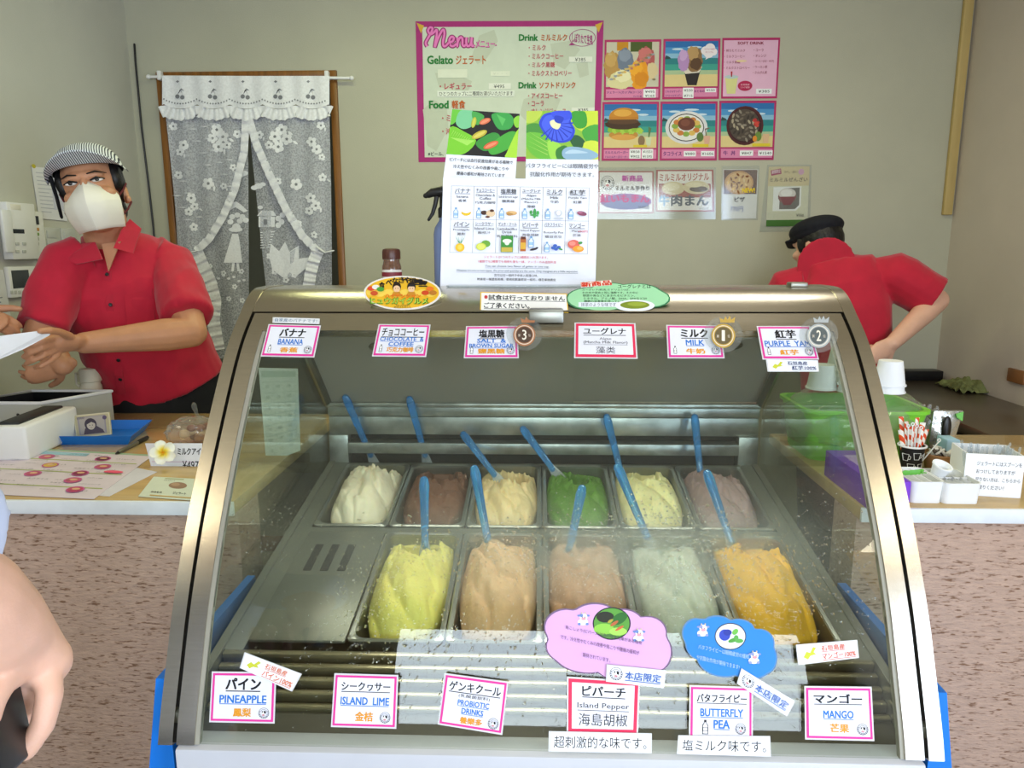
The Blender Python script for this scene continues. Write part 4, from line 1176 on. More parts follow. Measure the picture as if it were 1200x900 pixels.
def ruffle(name, pl, w, amp=.012, n=70, base=-.022, par=cur):
    """gathered edging along a line of pixels"""
    pts = []; tot = 0; seg = []
    for a, b2 in zip(pl, pl[1:]):
        d = sqrt((b2[0] - a[0]) ** 2 + (b2[1] - a[1]) ** 2); seg.append(d); tot += d
    def at(t):
        s = t * tot
        for (a, b2), d in zip(zip(pl, pl[1:]), seg):
            if s <= d or (a, b2) == (pl[-2], pl[-1]):
                f = s / d; nx, ny = -(b2[1] - a[1]) / d, (b2[0] - a[0]) / d
                return a[0] + (b2[0] - a[0]) * f, a[1] + (b2[1] - a[1]) * f, nx, ny
            s -= d
    def fn(s, t):
        x, y, nx, ny = at(s)
        k = (t - .5) * w
        wv_ = sin(s * tot * 1.05) * .5 + .5 * sin(s * tot * .55 + 1)
        q = on_y(x + nx * k, y + ny * k + wv_ * 1.2 * t, YCU + base - amp * wv_ * (.3 + abs(t - .5)))
        return q
    b = MB(); b.grid(fn, n, 6, 0)
    for i in range(n // 2):
        pass
    return b.build(name, [m_lacew], par, smooth=180, fixn=False)
ruffle('ruffle', [(288, 140), (286, 178), (275, 222), (261, 254), (245, 280), (230, 294)], 9)
ruffle('ruffle', [(292, 140), (300, 168), (316, 205), (335, 245), (354, 276), (372, 294)], 9)
ruffle('ruffle', [(230, 294), (236, 308), (246, 330), (252, 352), (250, 376), (256, 410)], 15)
ruffle('ruffle', [(373, 294), (368, 305), (364, 320), (361, 340), (360, 380)], 14)
for px in (222, 381):
    b = MB(); b.tube([on_y(px - 9, 290, YCU - .03), on_y(px, 296, YCU - .045), on_y(px + 9, 294, YCU - .03)], .008, 10, flat=.5); b.build('tie_back', m_lacew, cur)
# valance with scalloped hem
def scal(px): return 122 + 5.5 * abs(sin((px - 192) / 38.6 * pi)) ** .8
def valfn(s, t):
    px = 190 + 196 * s; py = 89 + (scal(px) - 89) * t
    return clothpt(px, py, -.020, .010, 70)
b = MB(); b.grid(valfn, 100, 14, 0)
def vpoly(pts, mi): b.add([clothpt(x, y, -.0225, .010, 70) for x, y in pts], [tuple(range(len(pts)))], mi)
for i in range(5):
    cx = 211 + i * 38.3
    for dx, dy in ((-3.2, 3), (2.6, 4)): vpoly([(cx + dx + 2.6 * cos(a * pi / 5), 110 + dy + 2.6 * sin(a * pi / 5)) for a in range(10)], 1)
    vpoly([(cx - 3, 111), (cx, 104.5), (cx + 3, 112), (cx + 1, 105.5), (cx + 5, 106), (cx + 1, 103.5)], 1)
    vpoly([(cx - 5, 95.5), (cx - 3, 94), (cx - 1, 95.5), (cx - 3, 97)], 1)
for i in range(60):
    px = 192 + i * 3.2; y = scal(px) - 6
    vpoly([(px - 1, y), (px, y - 1.2), (px + 1, y), (px, y + 1.2)], 1)
b.build('valance', [m_lacew, m_lacew2], cur, smooth=180, fixn=False)
ruffle('valance_ruffle', [(188 + 200 * i / 60, scal(188 + 200 * i / 60) + 7) for i in range(61)], 13, .012, 160, -.026)

# ================================================================== left wall fittings
def wallbox(name, x0, y0, x1, y1, dep, m, parent=None, r=.004, out=0.0, **kw):
    cx, cy = (x0 + x1) / 2, (y0 + y1) / 2
    Ya, Yb = on_x(x0, cy, XL + out).y, on_x(x1, cy, XL + out).y
    za, zb = on_x(cx, y1, XL + out).z, on_x(cx, y0, XL + out).z
    return MB().rbox(XL + out, XL + out + dep, Ya, Yb, za, zb, min(r, dep * .45, (Yb - Ya) * .4)).build(name, m, parent, smooth=30, **kw)
def wallthing(name, x0, y0, x1, y1, dep, m, label, cat, **kw):
    e = empty(name, on_x((x0 + x1) / 2, (y0 + y1) / 2, XL), label, cat, kw.get('group'))
    wallbox(kw.get('body', 'housing'), x0, y0, x1, y1, dep, m, e)
    return e
m_grey = mat('pale_grey_plastic', '#c2c4c0', .45); m_lcd = mat('dark_lcd', '#22262a', .2); m_lcd2 = mat('grey_lcd', '#3e4448', .2)
e = wallthing('intercom', 0, 238, 33, 304, .035, m_white, 'white intercom handset unit on the left wall', 'intercom')
wallbox('handset', 1, 246, 12, 296, .012, m_white, e, out=.033); wallbox('display', 15, 268.5, 28, 273.5, .002, m_lcd, e, .0005, .0345)
for x, y in ((18, 284), (26, 284), (18, 293), (26, 293)): wallbox('button', x, y, x + 4, y + 3.5, .003, m_grey, e, .0006, .0345)
wallbox('sticker', 12, 239.5, 24, 246, .001, ink('#e9e6da'), e, .0003, .0345)
e = wallthing('remote_control', 31.5, 248, 47, 303, .02, m_white, 'narrow white air conditioner remote in its wall holder beside the intercom', 'remote')
wallbox('display', 37, 253, 45, 263, .002, m_lcd, e, .0005, .0195)
for i in range(4):
    for j in range(3):
        wallbox('button', 36.5 + j * 3.2, 267 + i * 5.6, 39 + j * 3.2, 270.6 + i * 5.6, .002, [mat('green_key', '#7da45a'), m_grey, mat('orange_key', '#c7904e')][(i + j) % 3] if i < 2 else m_grey, e, .0004, .0195)
for nm, x0, y0, x1, y1, n, lab in (('a', 50.5, 266.5, 69.5, 302.5, 3, 'grey triple light switch beside the remote control'), ('b', 70.5, 267.5, 87, 300.5, 2, 'grey light switch nearest the corner, partly behind the man'), ('c', 47.5, 310, 64, 346, 3, 'white light switch below the grey switches, beside the thermostat')):
    m_ = m_grey if nm != 'c' else m_white
    e = wallthing('light_switch', x0, y0, x1, y1, .010, m_, lab, 'switch', body='plate', group='light switches on the left wall')
    for i in range(n):
        h = (y1 - y0 - 8) / n
        wallbox('rocker', x0 + 4, y0 + 4 + i * h, x1 - 4, y0 + 4 + (i + 1) * h - 1, .004, m_, e, .001, .0095)
e = wallthing('thermostat', 5.5, 312, 38.5, 348, .018, m_white, 'white wall thermostat with dark square screen under the intercom', 'thermostat')
wallbox('screen', 14, 316.5, 34, 337.5, .002, m_lcd2, e, .0005, .0175)
for i in range(5): wallbox('button', 12 + i * 4.6, 340.5, 15 + i * 4.6, 344.5, .002, m_grey, e, .0004, .0175)
FL = Flat((XL + .004, 2.5, 1.5), (0, 1, 0), (0, 0, 1))
s = Sign([(37, 195), (74, 199), (79, 259), (46, 256)], FL, .001).paper('#e3e4ea')
for i in range(11): s.rect(.10, .10 + i * .075, .45 + .4 * ((i * 7) % 5) / 5, .115 + i * .075, '#b9bccb')
s.rect(.55, .08, .9, .8, '#cfd1e2'); s.ellipse(.06, -.01, .06, .04, '#c3b63a')
s.build('notice_sheet', label='sheet of paper pinned to the left wall behind the man in the striped cap', cat='paper')
FL2 = Flat((XL + .004, 2.3, 1.3), (0, 1, 0), (0, 0, 1))
s = Sign([(-22, 318), (4, 316), (13, 372), (-16, 378)], FL2, .001).paper('#d9dadc')
for i in range(9): s.rect(.15, .1 + i * .09, .5 + .35 * ((i * 3) % 4) / 4, .12 + i * .09, '#8d8f9b')
s.build('notice_sheet', label='printed sheet on the left wall below the intercom, cut by the photo edge', cat='paper')
MB().tube([on_y(157.5, 52, BACK - .006), on_y(159, 75, BACK - .008), on_y(166, 150, BACK - .008), on_y(174, 215, BACK - .008), on_y(180, 268, BACK - .008), on_y(184, 330, BACK - .008)], .0045, 8).build('cable', m_black, label='thin black cable running down the wall corner left of the doorway', cat='cable')

# ================================================================== on the left counter
def at_z(pts, z): return [on_z(x, y, z) for x, y in pts]
def openbox(mb, foot, h, t=.004, mi=0, floor_mi=None, flare=0.0):
    """open tray on a convex footprint (counter-clockwise list of points)"""
    foot = [Vector(p) for p in foot]; c = sum(foot, Vector()) / len(foot)
    up = Vector((0, 0, h)); n = len(foot)
    def sc(p, d): v = p - c; return c + v * (1 + d / v.length)
    rings = [[sc(p, 0) for p in foot], [sc(p, flare) + up for p in foot], [sc(p, flare - t) + up for p in foot], [sc(p, -t) + Vector((0, 0, t)) for p in foot]]
    o = len(mb.f)
    mb.loft([list(map(tuple, r)) for r in rings], mi)
    if floor_mi is not None:
        for k in range(o + 2 * n, o + 3 * n): mb.m[k] = floor_mi
        mb.m[-1] = floor_mi
    return mb
def hull(p): return p if sum((p[(i + 1) % len(p)].x - p[i].x) * (p[(i + 1) % len(p)].y + p[i].y) for i in range(len(p))) < 0 else p[::-1]
# open cash drawer
A, B_ = on_z(134, 492, CZ), on_z(52, 509, CZ); v = Vector((-.24, .0, 0))
dr = empty('cash_drawer', (A + B_) / 2, 'open black cash drawer with white rim on the left counter', 'drawer')
foot = hull([B_, A, A + v, B_ + v]); b = MB(); openbox(b, foot, .085, .012, 0, 1); b.build('drawer_box', [mat('drawer_grey', '#b9bab0', .5), m_black], dr, smooth=None)
b = MB()
for k in (.28, .52, .76): b.tube([A + v * k + Vector((0, 0, .05)), B_ + v * k + Vector((0, 0, .05))], .004, 6)
for i in range(3): pass
rimp = [p + Vector((0, 0, .087)) for p in foot]
for k in (.28, .52, .76): MB().tube([A + v * k + Vector((0, 0, .055)), B_ + v * k + Vector((0, 0, .055))], .004, 8).build('divider', m_black, dr)
b = MB(); b.tube(rimp + [rimp[0]], .005, 8); b.build('rim', m_white, dr)
pen2 = [on_z(6, 478, CZ + .08), on_z(36, 470, CZ + .09)]
# white box in front of it
P_, Q_ = on_z(52, 512, CZ), on_z(-14, 541, CZ)
ht = on_y(48, 476, P_.y).z - CZ
d_ = (Q_ - P_); nrm = Vector((d_.y, -d_.x, 0)).normalized()
if nrm.y < 0: nrm = -nrm
wb = empty('receipt_printer', (P_ + Q_) / 2, 'white box shaped printer at the left end of the counter', 'printer')
fp = hull([P_, Q_, Q_ + nrm * .10, P_ + nrm * .10])
ang = atan2(d_.y, d_.x)
BMx = Matrix.Translation(P_) @ Matrix.Rotation(ang, 4, 'Z')
sy = 1 if (BMx.to_3x3() @ Vector((0, 1, 0))).dot(nrm) > 0 else -1
y0, y1 = sorted((0, sy * .095))
MB().rbox(0, d_.length, y0, y1, 0.0, ht, .008, M=BMx, seg=3).build('housing', m_white, wb, smooth=40)
y0, y1 = sorted((sy * .02, sy * .07))
MB().rbox(.02, d_.length - .02, y0, y1, ht - .002, ht + .006, .003, M=BMx).build('paper_cover', mat('dark_cover', '#232528', .4), wb, smooth=40)
# blue coin tray and the folded note
tr_ = hull([on_z(66, 521, CZ), on_z(150, 521, CZ), on_z(170, 504, CZ), on_z(98, 504, CZ)])
b = MB(); openbox(b, tr_, .026, .003, 0, None, .022)
b.build('coin_tray', m_blue, label='shallow blue plastic coin tray on the left counter', cat='tray')
ny = on_z(110, 514, CZ + .004).y
NF = Flat((0, ny, CZ), (1, 0, .02), (0, .25, 1))
s = Sign([(85.5, 487), (128, 482.8), (130.5, 509), (90, 513.5)], NF, .004).paper('#c9bd98')
s.border(.03, .05, '#ddd3b4'); s.rect(.10, .10, .88, .90, '#a39aa2'); s.rect(.14, .14, .84, .86, '#b8aea6')
s.poly([(.22, .88), (.28, .62), (.44, .52), (.62, .56), (.78, .74), (.82, .88)], '#5a4f5c')
s.ellipse(.45, .46, .17, .27, '#4b4250'); s.ellipse(.46, .50, .12, .20, '#cfc3b4'); s.poly([(.33, .46), (.36, .30), (.48, .25), (.58, .34), (.58, .44), (.48, .36)], '#4b4250')
s.ellipse(.425, .50, .014, .02, '#4b4250'); s.ellipse(.50, .50, .014, .02, '#4b4250'); s.rect(.44, .60, .49, .615, '#7a5a5a')
s.text('5000', .03, .18, .10, .75, '#5a4f6c') if False else s.text('1000', .10, .10, .30, .20, '#54506a')
s.ellipse(.86, .22, .06, .09, '#6a5a78')
s.build('banknote', label='folded banknote standing in the blue tray', cat='banknote')
pa, pb2 = on_z(139, 530, CZ + .006), on_z(172, 513, CZ + .006)
pe = empty('ballpoint_pen', (pa + pb2) / 2, 'silver and black ballpoint pen lying beside the blue tray', 'pen')
MB().tube([pa, pa.lerp(pb2, .66)], .0048, 10).build('barrel', m_steel_dull, pe)
MB().tube([pa.lerp(pb2, .67), pb2], .0056, 10).build('grip', m_black, pe)
MB().tube([pa - (pb2 - pa) * .10, pa], [.0012, .0045], 8).build('tip', m_black, pe)
# plumeria flower
fc = on_z(191, 548, CZ); fc = on_y(191, 530, fc.y - .01)
fl = empty('plumeria', fc, 'white plumeria flower with yellow centre in front of the price card', 'flower')
fn_ = (CAM - fc).normalized(); fr, fu = Vector((1, 0, .05)).normalized(), None
fu = fn_.cross(fr); fu = fu if fu.z > 0 else -fu; fr = fu.cross(fn_)
def petal_mat():
    m = bpy.data.materials.new('plumeria_petal'); m.use_nodes = True
    nt = m.node_tree; N = nt.nodes; Lk = nt.links
    uvn = N.new('ShaderNodeUVMap'); sep = N.new('ShaderNodeSeparateXYZ'); cr = N.new('ShaderNodeValToRGB')
    e = cr.color_ramp.elements; e[0].position = .08; e[0].color = lin('#f0a21c'); e[1].position = .62; e[1].color = lin('#f4f3e6')
    q = e.new(.30); q.color = lin('#f6e04a')
    Lk.new(uvn.outputs[0], sep.inputs[0]); Lk.new(sep.outputs[0], cr.inputs[0]); Lk.new(cr.outputs[0], N['Principled BSDF'].inputs['Base Color'])
    N['Principled BSDF'].inputs['Roughness'].default_value = .5
    return m
m_pet = petal_mat()
for i in range(5):
    a = radians(90 + 72 * i + 8); L_ = .0315
    uvs = []
    def pf(s, t):
        w = (s - .5) * 2; r = t
        width = .0155 * sin(pi * min(1, r * .86 + .07)) ** .7 * (.55 + .6 * r)
        x, y = r * L_, w * width; h = .010 * r * (1 - r * .5) + .003 * w + .004 * w * w
        ca, sa = cos(a + .22 * r), sin(a + .22 * r)
        return fc + fr * (x * ca - y * sa) + fu * (x * sa + y * ca) + fn_ * (h + .0006 * i)
    b = MB(); b.grid(pf, 10, 14, thick=fn_ * -.0012)
    o = b.build('petal', m_pet, fl, smooth=60)
    uv = o.data.uv_layers.new(name='UVMap')
    for lp in o.data.loops:
        uv.data[lp.index].uv = (min(1, (o.data.vertices[lp.vertex_index].co - fc).length / L_), 0)
MB().tube([fc - fn_ * .004, fc - fn_ * .03 - fu * .012], [.004, .003], 8).build('stem', mat('leaf_green_stem', '#7fa65a'), fl)
# crumpled bag of sweets
bc = on_z(222, 524, CZ)
bg = empty('sweets_bag', bc, 'crumpled clear bag of brown sweets on the left counter beside the case', 'bag')
def blob(c, r, seed, k=.25, sc=2.2, nu=36, nv=22, fac=False):
    S = Vector((seed, seed * 2.1, 0)); b = MB(); rings = []
    for i in range(nv + 1):
        a = -pi / 2 + pi * (.02 + .96 * i / nv); ring = []
        for j in range(nu):
            d = Vector((cos(a) * cos(2 * pi * j / nu), cos(a) * sin(2 * pi * j / nu), sin(a)))
            n = noise.noise(d * sc + S); 
            if fac: n = 1 - 2 * abs(noise.noise(d * sc + S)) 
            f = 1 + k * n + k * .35 * noise.noise(d * sc * 2.7 + S)
            ring.append((c[0] + r[0] * d.x * f, c[1] + r[1] * d.y * f, max(c[2] - r[2] * .98, c[2] + r[2] * d.z * f)))
        rings.append(ring)
    return b.loft(rings)
blob((bc.x, bc.y + .03, CZ + .034), (.062, .045, .034), 3.3, .22, 3.0, fac=True).build('clear_bag', thin_glass('bag_film', '#f2f0ec', .06, body=.10), bg, smooth=20)
for i in range(9):
    a = i * 2.4; r = .013 + .0028 * i
    MB().ell((bc.x + r * cos(a), bc.y + .03 + r * .7 * sin(a), CZ + .014 + .016 * (i % 3)), (.013, .011, .009)).build('sweet', mat('caramel_sweet_%d' % (i % 3), ['#a5764c', '#d9bd96', '#8a5534'][i % 3], .5), bg)
MB().tube([(bc.x + .02, bc.y + .03, CZ + .065), (bc.x + .012, bc.y + .03, CZ + .08), (bc.x + .008, bc.y + .028, CZ + .10)], [.012, .006, .012], 10, flat=.4).build('twist', m_film, bg)
# cream canister behind the drawer
cc = Vector((on_y(106, 445, 2.145).x, 2.145, CZ))
hh = on_y(106, 431, 2.145).z - CZ; b = MB(); b.lathe([(.0, 0), (.028, 0), (.030, .01), (.030, hh - .055), (.027, hh - .05), (.027, hh - .042), (.031, hh - .04), (.031, hh - .010), (.026, hh - .002), (0, hh)], 28, M=Matrix.Translation(cc))
cn = empty('canister', cc, 'cream canister half hidden behind the cash drawer', 'canister'); b.build('body', mat('cream_plastic', '#d8d2bd', .5), cn, smooth=40)
MB().tube([cc + Vector((-.031, 0, hh - .02)), cc + Vector((-.043, 0, hh - .015)), cc + Vector((-.044, 0, hh - .05)), cc + Vector((-.031, 0, hh - .06))], .004, 8).build('handle', mat('cream_plastic', '#d8d2bd', .5), cn)

# ================================================================== on the right counter
def cupform(b, c, r0, r1, h, t=.0015, mi=0, rim=True, M=None):
    T = Matrix.Translation(c) if M is None else M
    return b.lathe([(0, 0), (r0, 0), (r1, h), (r1 + (.0018 if rim else 0), h), (r1 + (.0018 if rim else 0), h + .003), (r1 - t, h + .003), (r0 - t, .003), (0, .003)], 32, mi, T)
m_paper = mat('white_paper', '#eef0f2', .6, vary=.03)
# green basket in a clear bag with upturned cups on it
gb = Vector((.775, 1.80, CZ))
ba = empty('basket', gb, 'lime green plastic basket wrapped in a clear bag right of the case', 'basket')
b = MB(); rr = [rrect(.125, .09, .03, 0), rrect(.142, .108, .035, .115), rrect(.148, .114, .036, .117), rrect(.148, .114, .036, .125), rrect(.137, .103, .034, .125), rrect(.12, .085, .03, .006)]
b.loft([[(x + gb.x, y + gb.y, z + gb.z) for x, y, z in r] for r in rr]); b.build('tub', mat('lime_plastic', '#7fd13a', .35, vary=.08), ba, smooth=40)
blob((gb.x + .005, gb.y - .005, CZ + .082), (.165, .130, .083), 8.1, .10, 2.4, 48, 28, fac=True).build('clear_bag', thin_glass('bag_film', '#f2f0ec', .06, body=.10), ba, smooth=25)
def cupstack(px, py, Y, n, lab):
    p = on_y(px, py, Y); z0 = CZ + .166
    c = empty('paper_cup_stack', (p.x, Y, z0), lab, 'cups', 'upturned white paper cups on the green basket')
    for i in range(n):
        b = MB(); z = z0 + .016 * i
        b.lathe([(0, .058), (.026, .058), (.0345, .003), (.037, .003), (.037, 0), (.033, 0), (.0245, .055), (0, .055)], 30, 0, Matrix.Translation((p.x, Y, z)))
        b.build('cup', m_paper, c, smooth=40)
cupstack(1040, 468, 1.72, 2, 'upturned white paper cups on the green basket, just right of the case frame')
cupstack(1000, 462, 1.72, 2, 'upturned white paper cups seen through the case side, nearest its right frame')
cupstack(962, 464, 1.76, 1, 'upturned white paper cup seen through the case, leftmost on the basket')
cupstack(985, 440, 1.84, 3, 'taller upturned white cup stack at the back of the green basket')
# black patterned cup with sticks
p = on_z(1066, 553, CZ)
kc = empty('paper_cup', p, 'black paper cup with white cup drawings, full of sticks', 'cup')
b = MB(); cupform(b, p, .020, .0265, .060); cupo = b.build('cup', mat('black_print_paper', '#15171a', .5), kc, smooth=40)
b = MB(); b.tube([p + Vector((.0285 * cos(t), .0285 * sin(t), .0625)) for t in [2 * pi * i / 28 for i in range(29)]], .0022, 8, rnd_ends=False); b.build('rim', m_paper, kc)
def on_cup(c, r0, r1, h, th, z, o=.0007):
    r = r0 + (r1 - r0) * z / h + o; return Vector((c.x + r * sin(th), c.y - r * cos(th), c.z + z))
def stroke(b, pts, c, w=.0007):
    P = [on_cup(c, .020, .0265, .060, th, z) for th, z in pts]; b.tube(P, w, 6)
b = MB()
for t0, z0 in ((.0, .034), (-.95, .030), (.95, .030), (-.45, .008), (.5, .008)):
    stroke(b, [(t0 - .3, z0 + .016), (t0 + .3, z0 + .016), (t0 + .2, z0 + .001), (t0 - .2, z0 + .001), (t0 - .3, z0 + .016)], p)
    stroke(b, [(t0 + .3, z0 + .013), (t0 + .46, z0 + .011), (t0 + .40, z0 + .005), (t0 + .24, z0 + .005)], p)
b.build('cup_drawing', m_paper, cupo, smooth=40)
m_sug = bpy.data.materials.new('sugar_stripe'); m_sug.use_nodes = True
nt = m_sug.node_tree; N = nt.nodes; Lk = nt.links
tcn = N.new('ShaderNodeTexCoord'); wv = N.new('ShaderNodeTexWave'); wv.bands_direction = 'DIAGONAL'; wv.inputs['Scale'].default_value = 28; cr = N.new('ShaderNodeValToRGB')
cr.color_ramp.interpolation = 'CONSTANT'; e = cr.color_ramp.elements; e[0].color = lin('#f2ece6'); e[1].position = .62; e[1].color = lin('#e2481f'); q = e.new(.52); q.color = lin('#f3b23a')
Lk.new(tcn.outputs['Object'], wv.inputs['Vector']); Lk.new(wv.outputs['Fac'], cr.inputs[0]); Lk.new(cr.outputs[0], N['Principled BSDF'].inputs['Base Color']); N['Principled BSDF'].inputs['Roughness'].default_value = .45
for i in range(9):
    x = -.018 + .0045 * i; yy = -.006 + .010 * ((i * 5) % 3)
    top = p + Vector((x * 1.75, yy, .098 + .009 * ((i * 7) % 4))); bot = p + Vector((x * .7, yy * .6, .02))
    d = (top - bot); b = MB(); sd = Vector((1, .3 * ((i % 3) - 1), 0)).normalized()
    b.grid(lambda s, t: bot + d * t + sd * (s - .5) * .0105 + Vector((0, -.0016 * cos((s - .5) * 3), 0)), 4, 6, thick=(0, .0018, 0))
    b.build('sugar_stick', m_sug, smooth=40, label='red and white striped sugar sachet in the black cup', cat='sugar', group='striped sugar sticks in the black cup')
for i in range(5):
    x = -.012 + .005 * i
    bot, top = p + Vector((x * .8, -.012, .012)), p + Vector((x * 1.9 + (.032 if i == 4 else 0), -.019, .112 - .004 * abs(i - 1) - (.024 if i == 4 else 0)))
    s_ = empty('stirrer', bot, 'white plastic stirrer in the black cup', 'stirrer', 'white stirrers in the black cup')
    MB().tube([bot, top], .0014, 8).build('stem', m_white, s_)
    MB().tube([top + Vector((.0032 * cos(t), 0, .0032 + .0032 * sin(t))) for t in [2 * pi * k / 14 for k in range(15)]], .0012, 6, rnd_ends=False).build('loop', m_white, s_)
# kraft cup of creamers
p = on_z(1099, 552, CZ)
kr = empty('kraft_cup', p, 'brown kraft paper cup holding white sachets', 'cup'); b = MB(); cupform(b, p, .026, .034, .040); b.build('cup', mat('kraft_paper', '#b4875a', .75, vary=.08, scale=60), kr, smooth=40)
for i in range(12):
    a = i * 2.39996; r = .004 + .0065 * sqrt(i); c_ = p + Vector((r * cos(a), r * sin(a), .043 + .012 * ((i * 5) % 3) / 2 - r * .2))
    Mx = Matrix.Translation(c_) @ Euler((.9 * sin(i * 3.1), .9 * cos(i * 1.7), i * 1.3)).to_matrix().to_4x4()
    b = MB().rbox(-.011, .011, -.006, .006, -.0022, .0022, .002, M=Mx)
    b.build('creamer_sachet', mat('sachet_white', '#e6e4de', .5) if i % 4 else mat('sachet_dark', '#54483c', .5), smooth=40, label='small sachet piled in the kraft paper cup', cat='sachet', group='sachets in the kraft cup')
# silver pouch with a black window, clear straws, pale blue box behind
q = on_z(1104, 541, CZ)
po = empty('coffee_pouch', q, 'shiny silver pouch with black oval window behind the kraft cup', 'pouch')
b = MB()
def pouch(s, t):
    w = .034 * (.75 + .25 * t); x = (s - .5) * 2 * w
    return Vector((q.x + x + .014 * t, q.y + .02 - .014 * cos((s - .5) * pi) * sin(pi * min(1, t * .9 + .08)), q.z + .118 * t))
b.grid(pouch, 14, 16, thick=(0, .012, 0)); b.build('bag', mat('silver_foil', '#c9cbc8', .25, .8, bump=.4, bscale=40), po, smooth=50)
b = MB(); b.ell((q.x + .004, q.y + .004, q.z + .080), (.011, .006, .030), nu=18); b.build('window', mat('dark_beans', '#15110e', .35), po)
b = MB(); b.add([(q.x + .028, q.y + .012, q.z + .112), (q.x + .044, q.y + .012, q.z + .118), (q.x + .044, q.y + .012, q.z + .096), (q.x + .03, q.y + .010, q.z + .104), (q.x + .028, q.y + .016, q.z + .112), (q.x + .044, q.y + .016, q.z + .118), (q.x + .044, q.y + .016, q.z + .096), (q.x + .03, q.y + .014, q.z + .104)], [(0, 1, 2, 3), (7, 6, 5, 4), (0, 4, 5, 1), (1, 5, 6, 2), (2, 6, 7, 3), (3, 7, 4, 0)]); b.build('tag', mat('green_tag', '#6fbf5a'), po, smooth=None)
q = on_z(1091, 528, CZ)
m_clear = thin_glass('clear_plastic_spoon', '#eef2f6', .12, body=.16)
st = empty('straw_jar', q, 'jar of clear plastic straws behind the black pouch', 'jar')
MB().lathe([(0, 0), (.030, 0), (.030, .062), (.028, .062), (.028, .003), (0, .003)], 24, M=Matrix.Translation(q)).build('jar', m_acryl, st, smooth=40)
for i in range(12):
    a = i * 2.4; r = .005 + .0055 * sqrt(i); t_ = q + Vector((r * cos(a) * 1.2, r * sin(a), .108 + .010 * sin(i * 2.2))); b0 = q + Vector((r * cos(a) * .8, r * sin(a) * .8, .005))
    MB().tube([b0, t_], .0032, 8, rnd_ends=False).build('straw', m_clear, label='clear plastic straw in the jar behind the silver pouch', cat='straw', group='straws in the jar')
q0, q1 = on_z(1109, 553, CZ), on_z(1123, 552, CZ)
b = MB().rbox(q0.x, q1.x, q0.y + .01, q0.y + .055, CZ, CZ + .072, .003); b.build('carton', mat('pale_blue_card', '#a9cfe4', .55), smooth=30, label='small pale blue carton between the kraft cup and the sign box', cat='carton')
# divided white boxes
def minibox(px0, px1, py, h, lab, depth=.10):
    a, c_ = on_z(px0, py, CZ), on_z(px1, py + .6, CZ)
    e = empty('cutlery_box', (a + c_) / 2, lab, 'box')
    w = (c_.x - a.x) / 2; cx = (a.x + c_.x) / 2; cy = a.y + depth / 2
    rr = [rrect(w * .94, depth / 2 * .94, .010, 0), rrect(w, depth / 2, .012, h - .001), rrect(w + .001, depth / 2 + .001, .012, h), rrect(w - .002, depth / 2 - .002, .011, h), rrect(w * .92, depth / 2 * .92, .009, .003)]
    MB().loft([[(x + cx, y + cy, z + CZ) for x, y, z in r] for r in rr]).build('box', m_white, e, smooth=40)
    return e, cx, cy, w, depth
e, cx, cy, w, dp = minibox(1067, 1106, 590, .045, 'small white divided box beside the purple tissue box')
for k in (-.25, .3): MB().rbox(cx + w * k - .001, cx + w * k + .001, cy - dp * .44, cy + dp * .44, CZ + .003, CZ + .043, .0005).build('divider', m_white, e, smooth=30)
e, cx, cy, w, dp = minibox(1105, 1150, 591, .043, 'small white box of plastic spoons in front of the paper sign')
MB().rbox(cx - w * .92, cx + w * .92, cy - .001, cy + .001, CZ + .003, CZ + .040, .0005).build('divider', m_white, e, smooth=30)
for i in range(6):
    s_ = empty('spoon', (cx, cy, CZ + .03), 'plastic spoon lying in the small white box', 'spoon', 'spoons in the white box')
    x = cx - w * .6 + i * w * .22; z = CZ + .036 + .002 * (i % 2); y = cy - dp * .26
    MB().ell((x, y, z), (.009, .013, .0025), nu=14, nv=8).build('bowl', mat('spoon_grey', '#aeb2b6', .3), s_)
    MB().tube([(x, y + .011, z), (x + .004, y + .030, z + .002)], [.0024, .002], 8, flat=.5).build('handle', mat('spoon_grey', '#aeb2b6', .3), s_)
ct = Vector((cx - w * .45, cy + dp * .20, CZ + .036))
b = MB(); cupform(b, Vector(), .013, .018, .026, M=Matrix.Translation(ct) @ Euler((.35, .2, 0)).to_matrix().to_4x4()); b.build('tiny_cup', m_paper, smooth=40, label='tiny white paper cup tilted on top of the spoon box', cat='cup')
# folded paper sign box full of clear spoons
bl, br = on_z(1128, 580, CZ), on_z(1194, 584, CZ)
dv = (br - bl); nv_ = Vector((-dv.y, dv.x, 0)).normalized()
sb = empty('spoon_holder', (bl + br) / 2, 'white paper sided holder with Japanese notice, full of clear spoons', 'holder')
HB = on_y(1122, 531, bl.y).z - CZ
b = MB(); openbox(b, hull([bl, br, br + nv_ * .085, bl + nv_ * .085]), HB, .003); b.build('box', m_paper, sb, smooth=None)
SF = Flat(bl - nv_ * .0012, dv, (0, 0, 1))
HW_ = dv.length
class Local(Flat):
    def to2d(self, a, b_): return a, b_
SL_ = Local(bl - nv_ * .0012, dv, (0, 0, 1))
s = Sign([(-.002, HB), (HW_ + .002, HB), (HW_ + .002, .001), (-.002, .001)], SL_, .0008).paper('#f0f1f5')
for i, t in enumerate(('ジェラートにはスプーンを', 'おつけしておりますが', '足りない方は、こちらから', 'お取りください！')):
    s.text(t, .20, .17 + i * .19, .20 + (.76, .66, .76, .50)[i], .27 + i * .19, '#2b2b33', .01)
s.build('notice', sb)
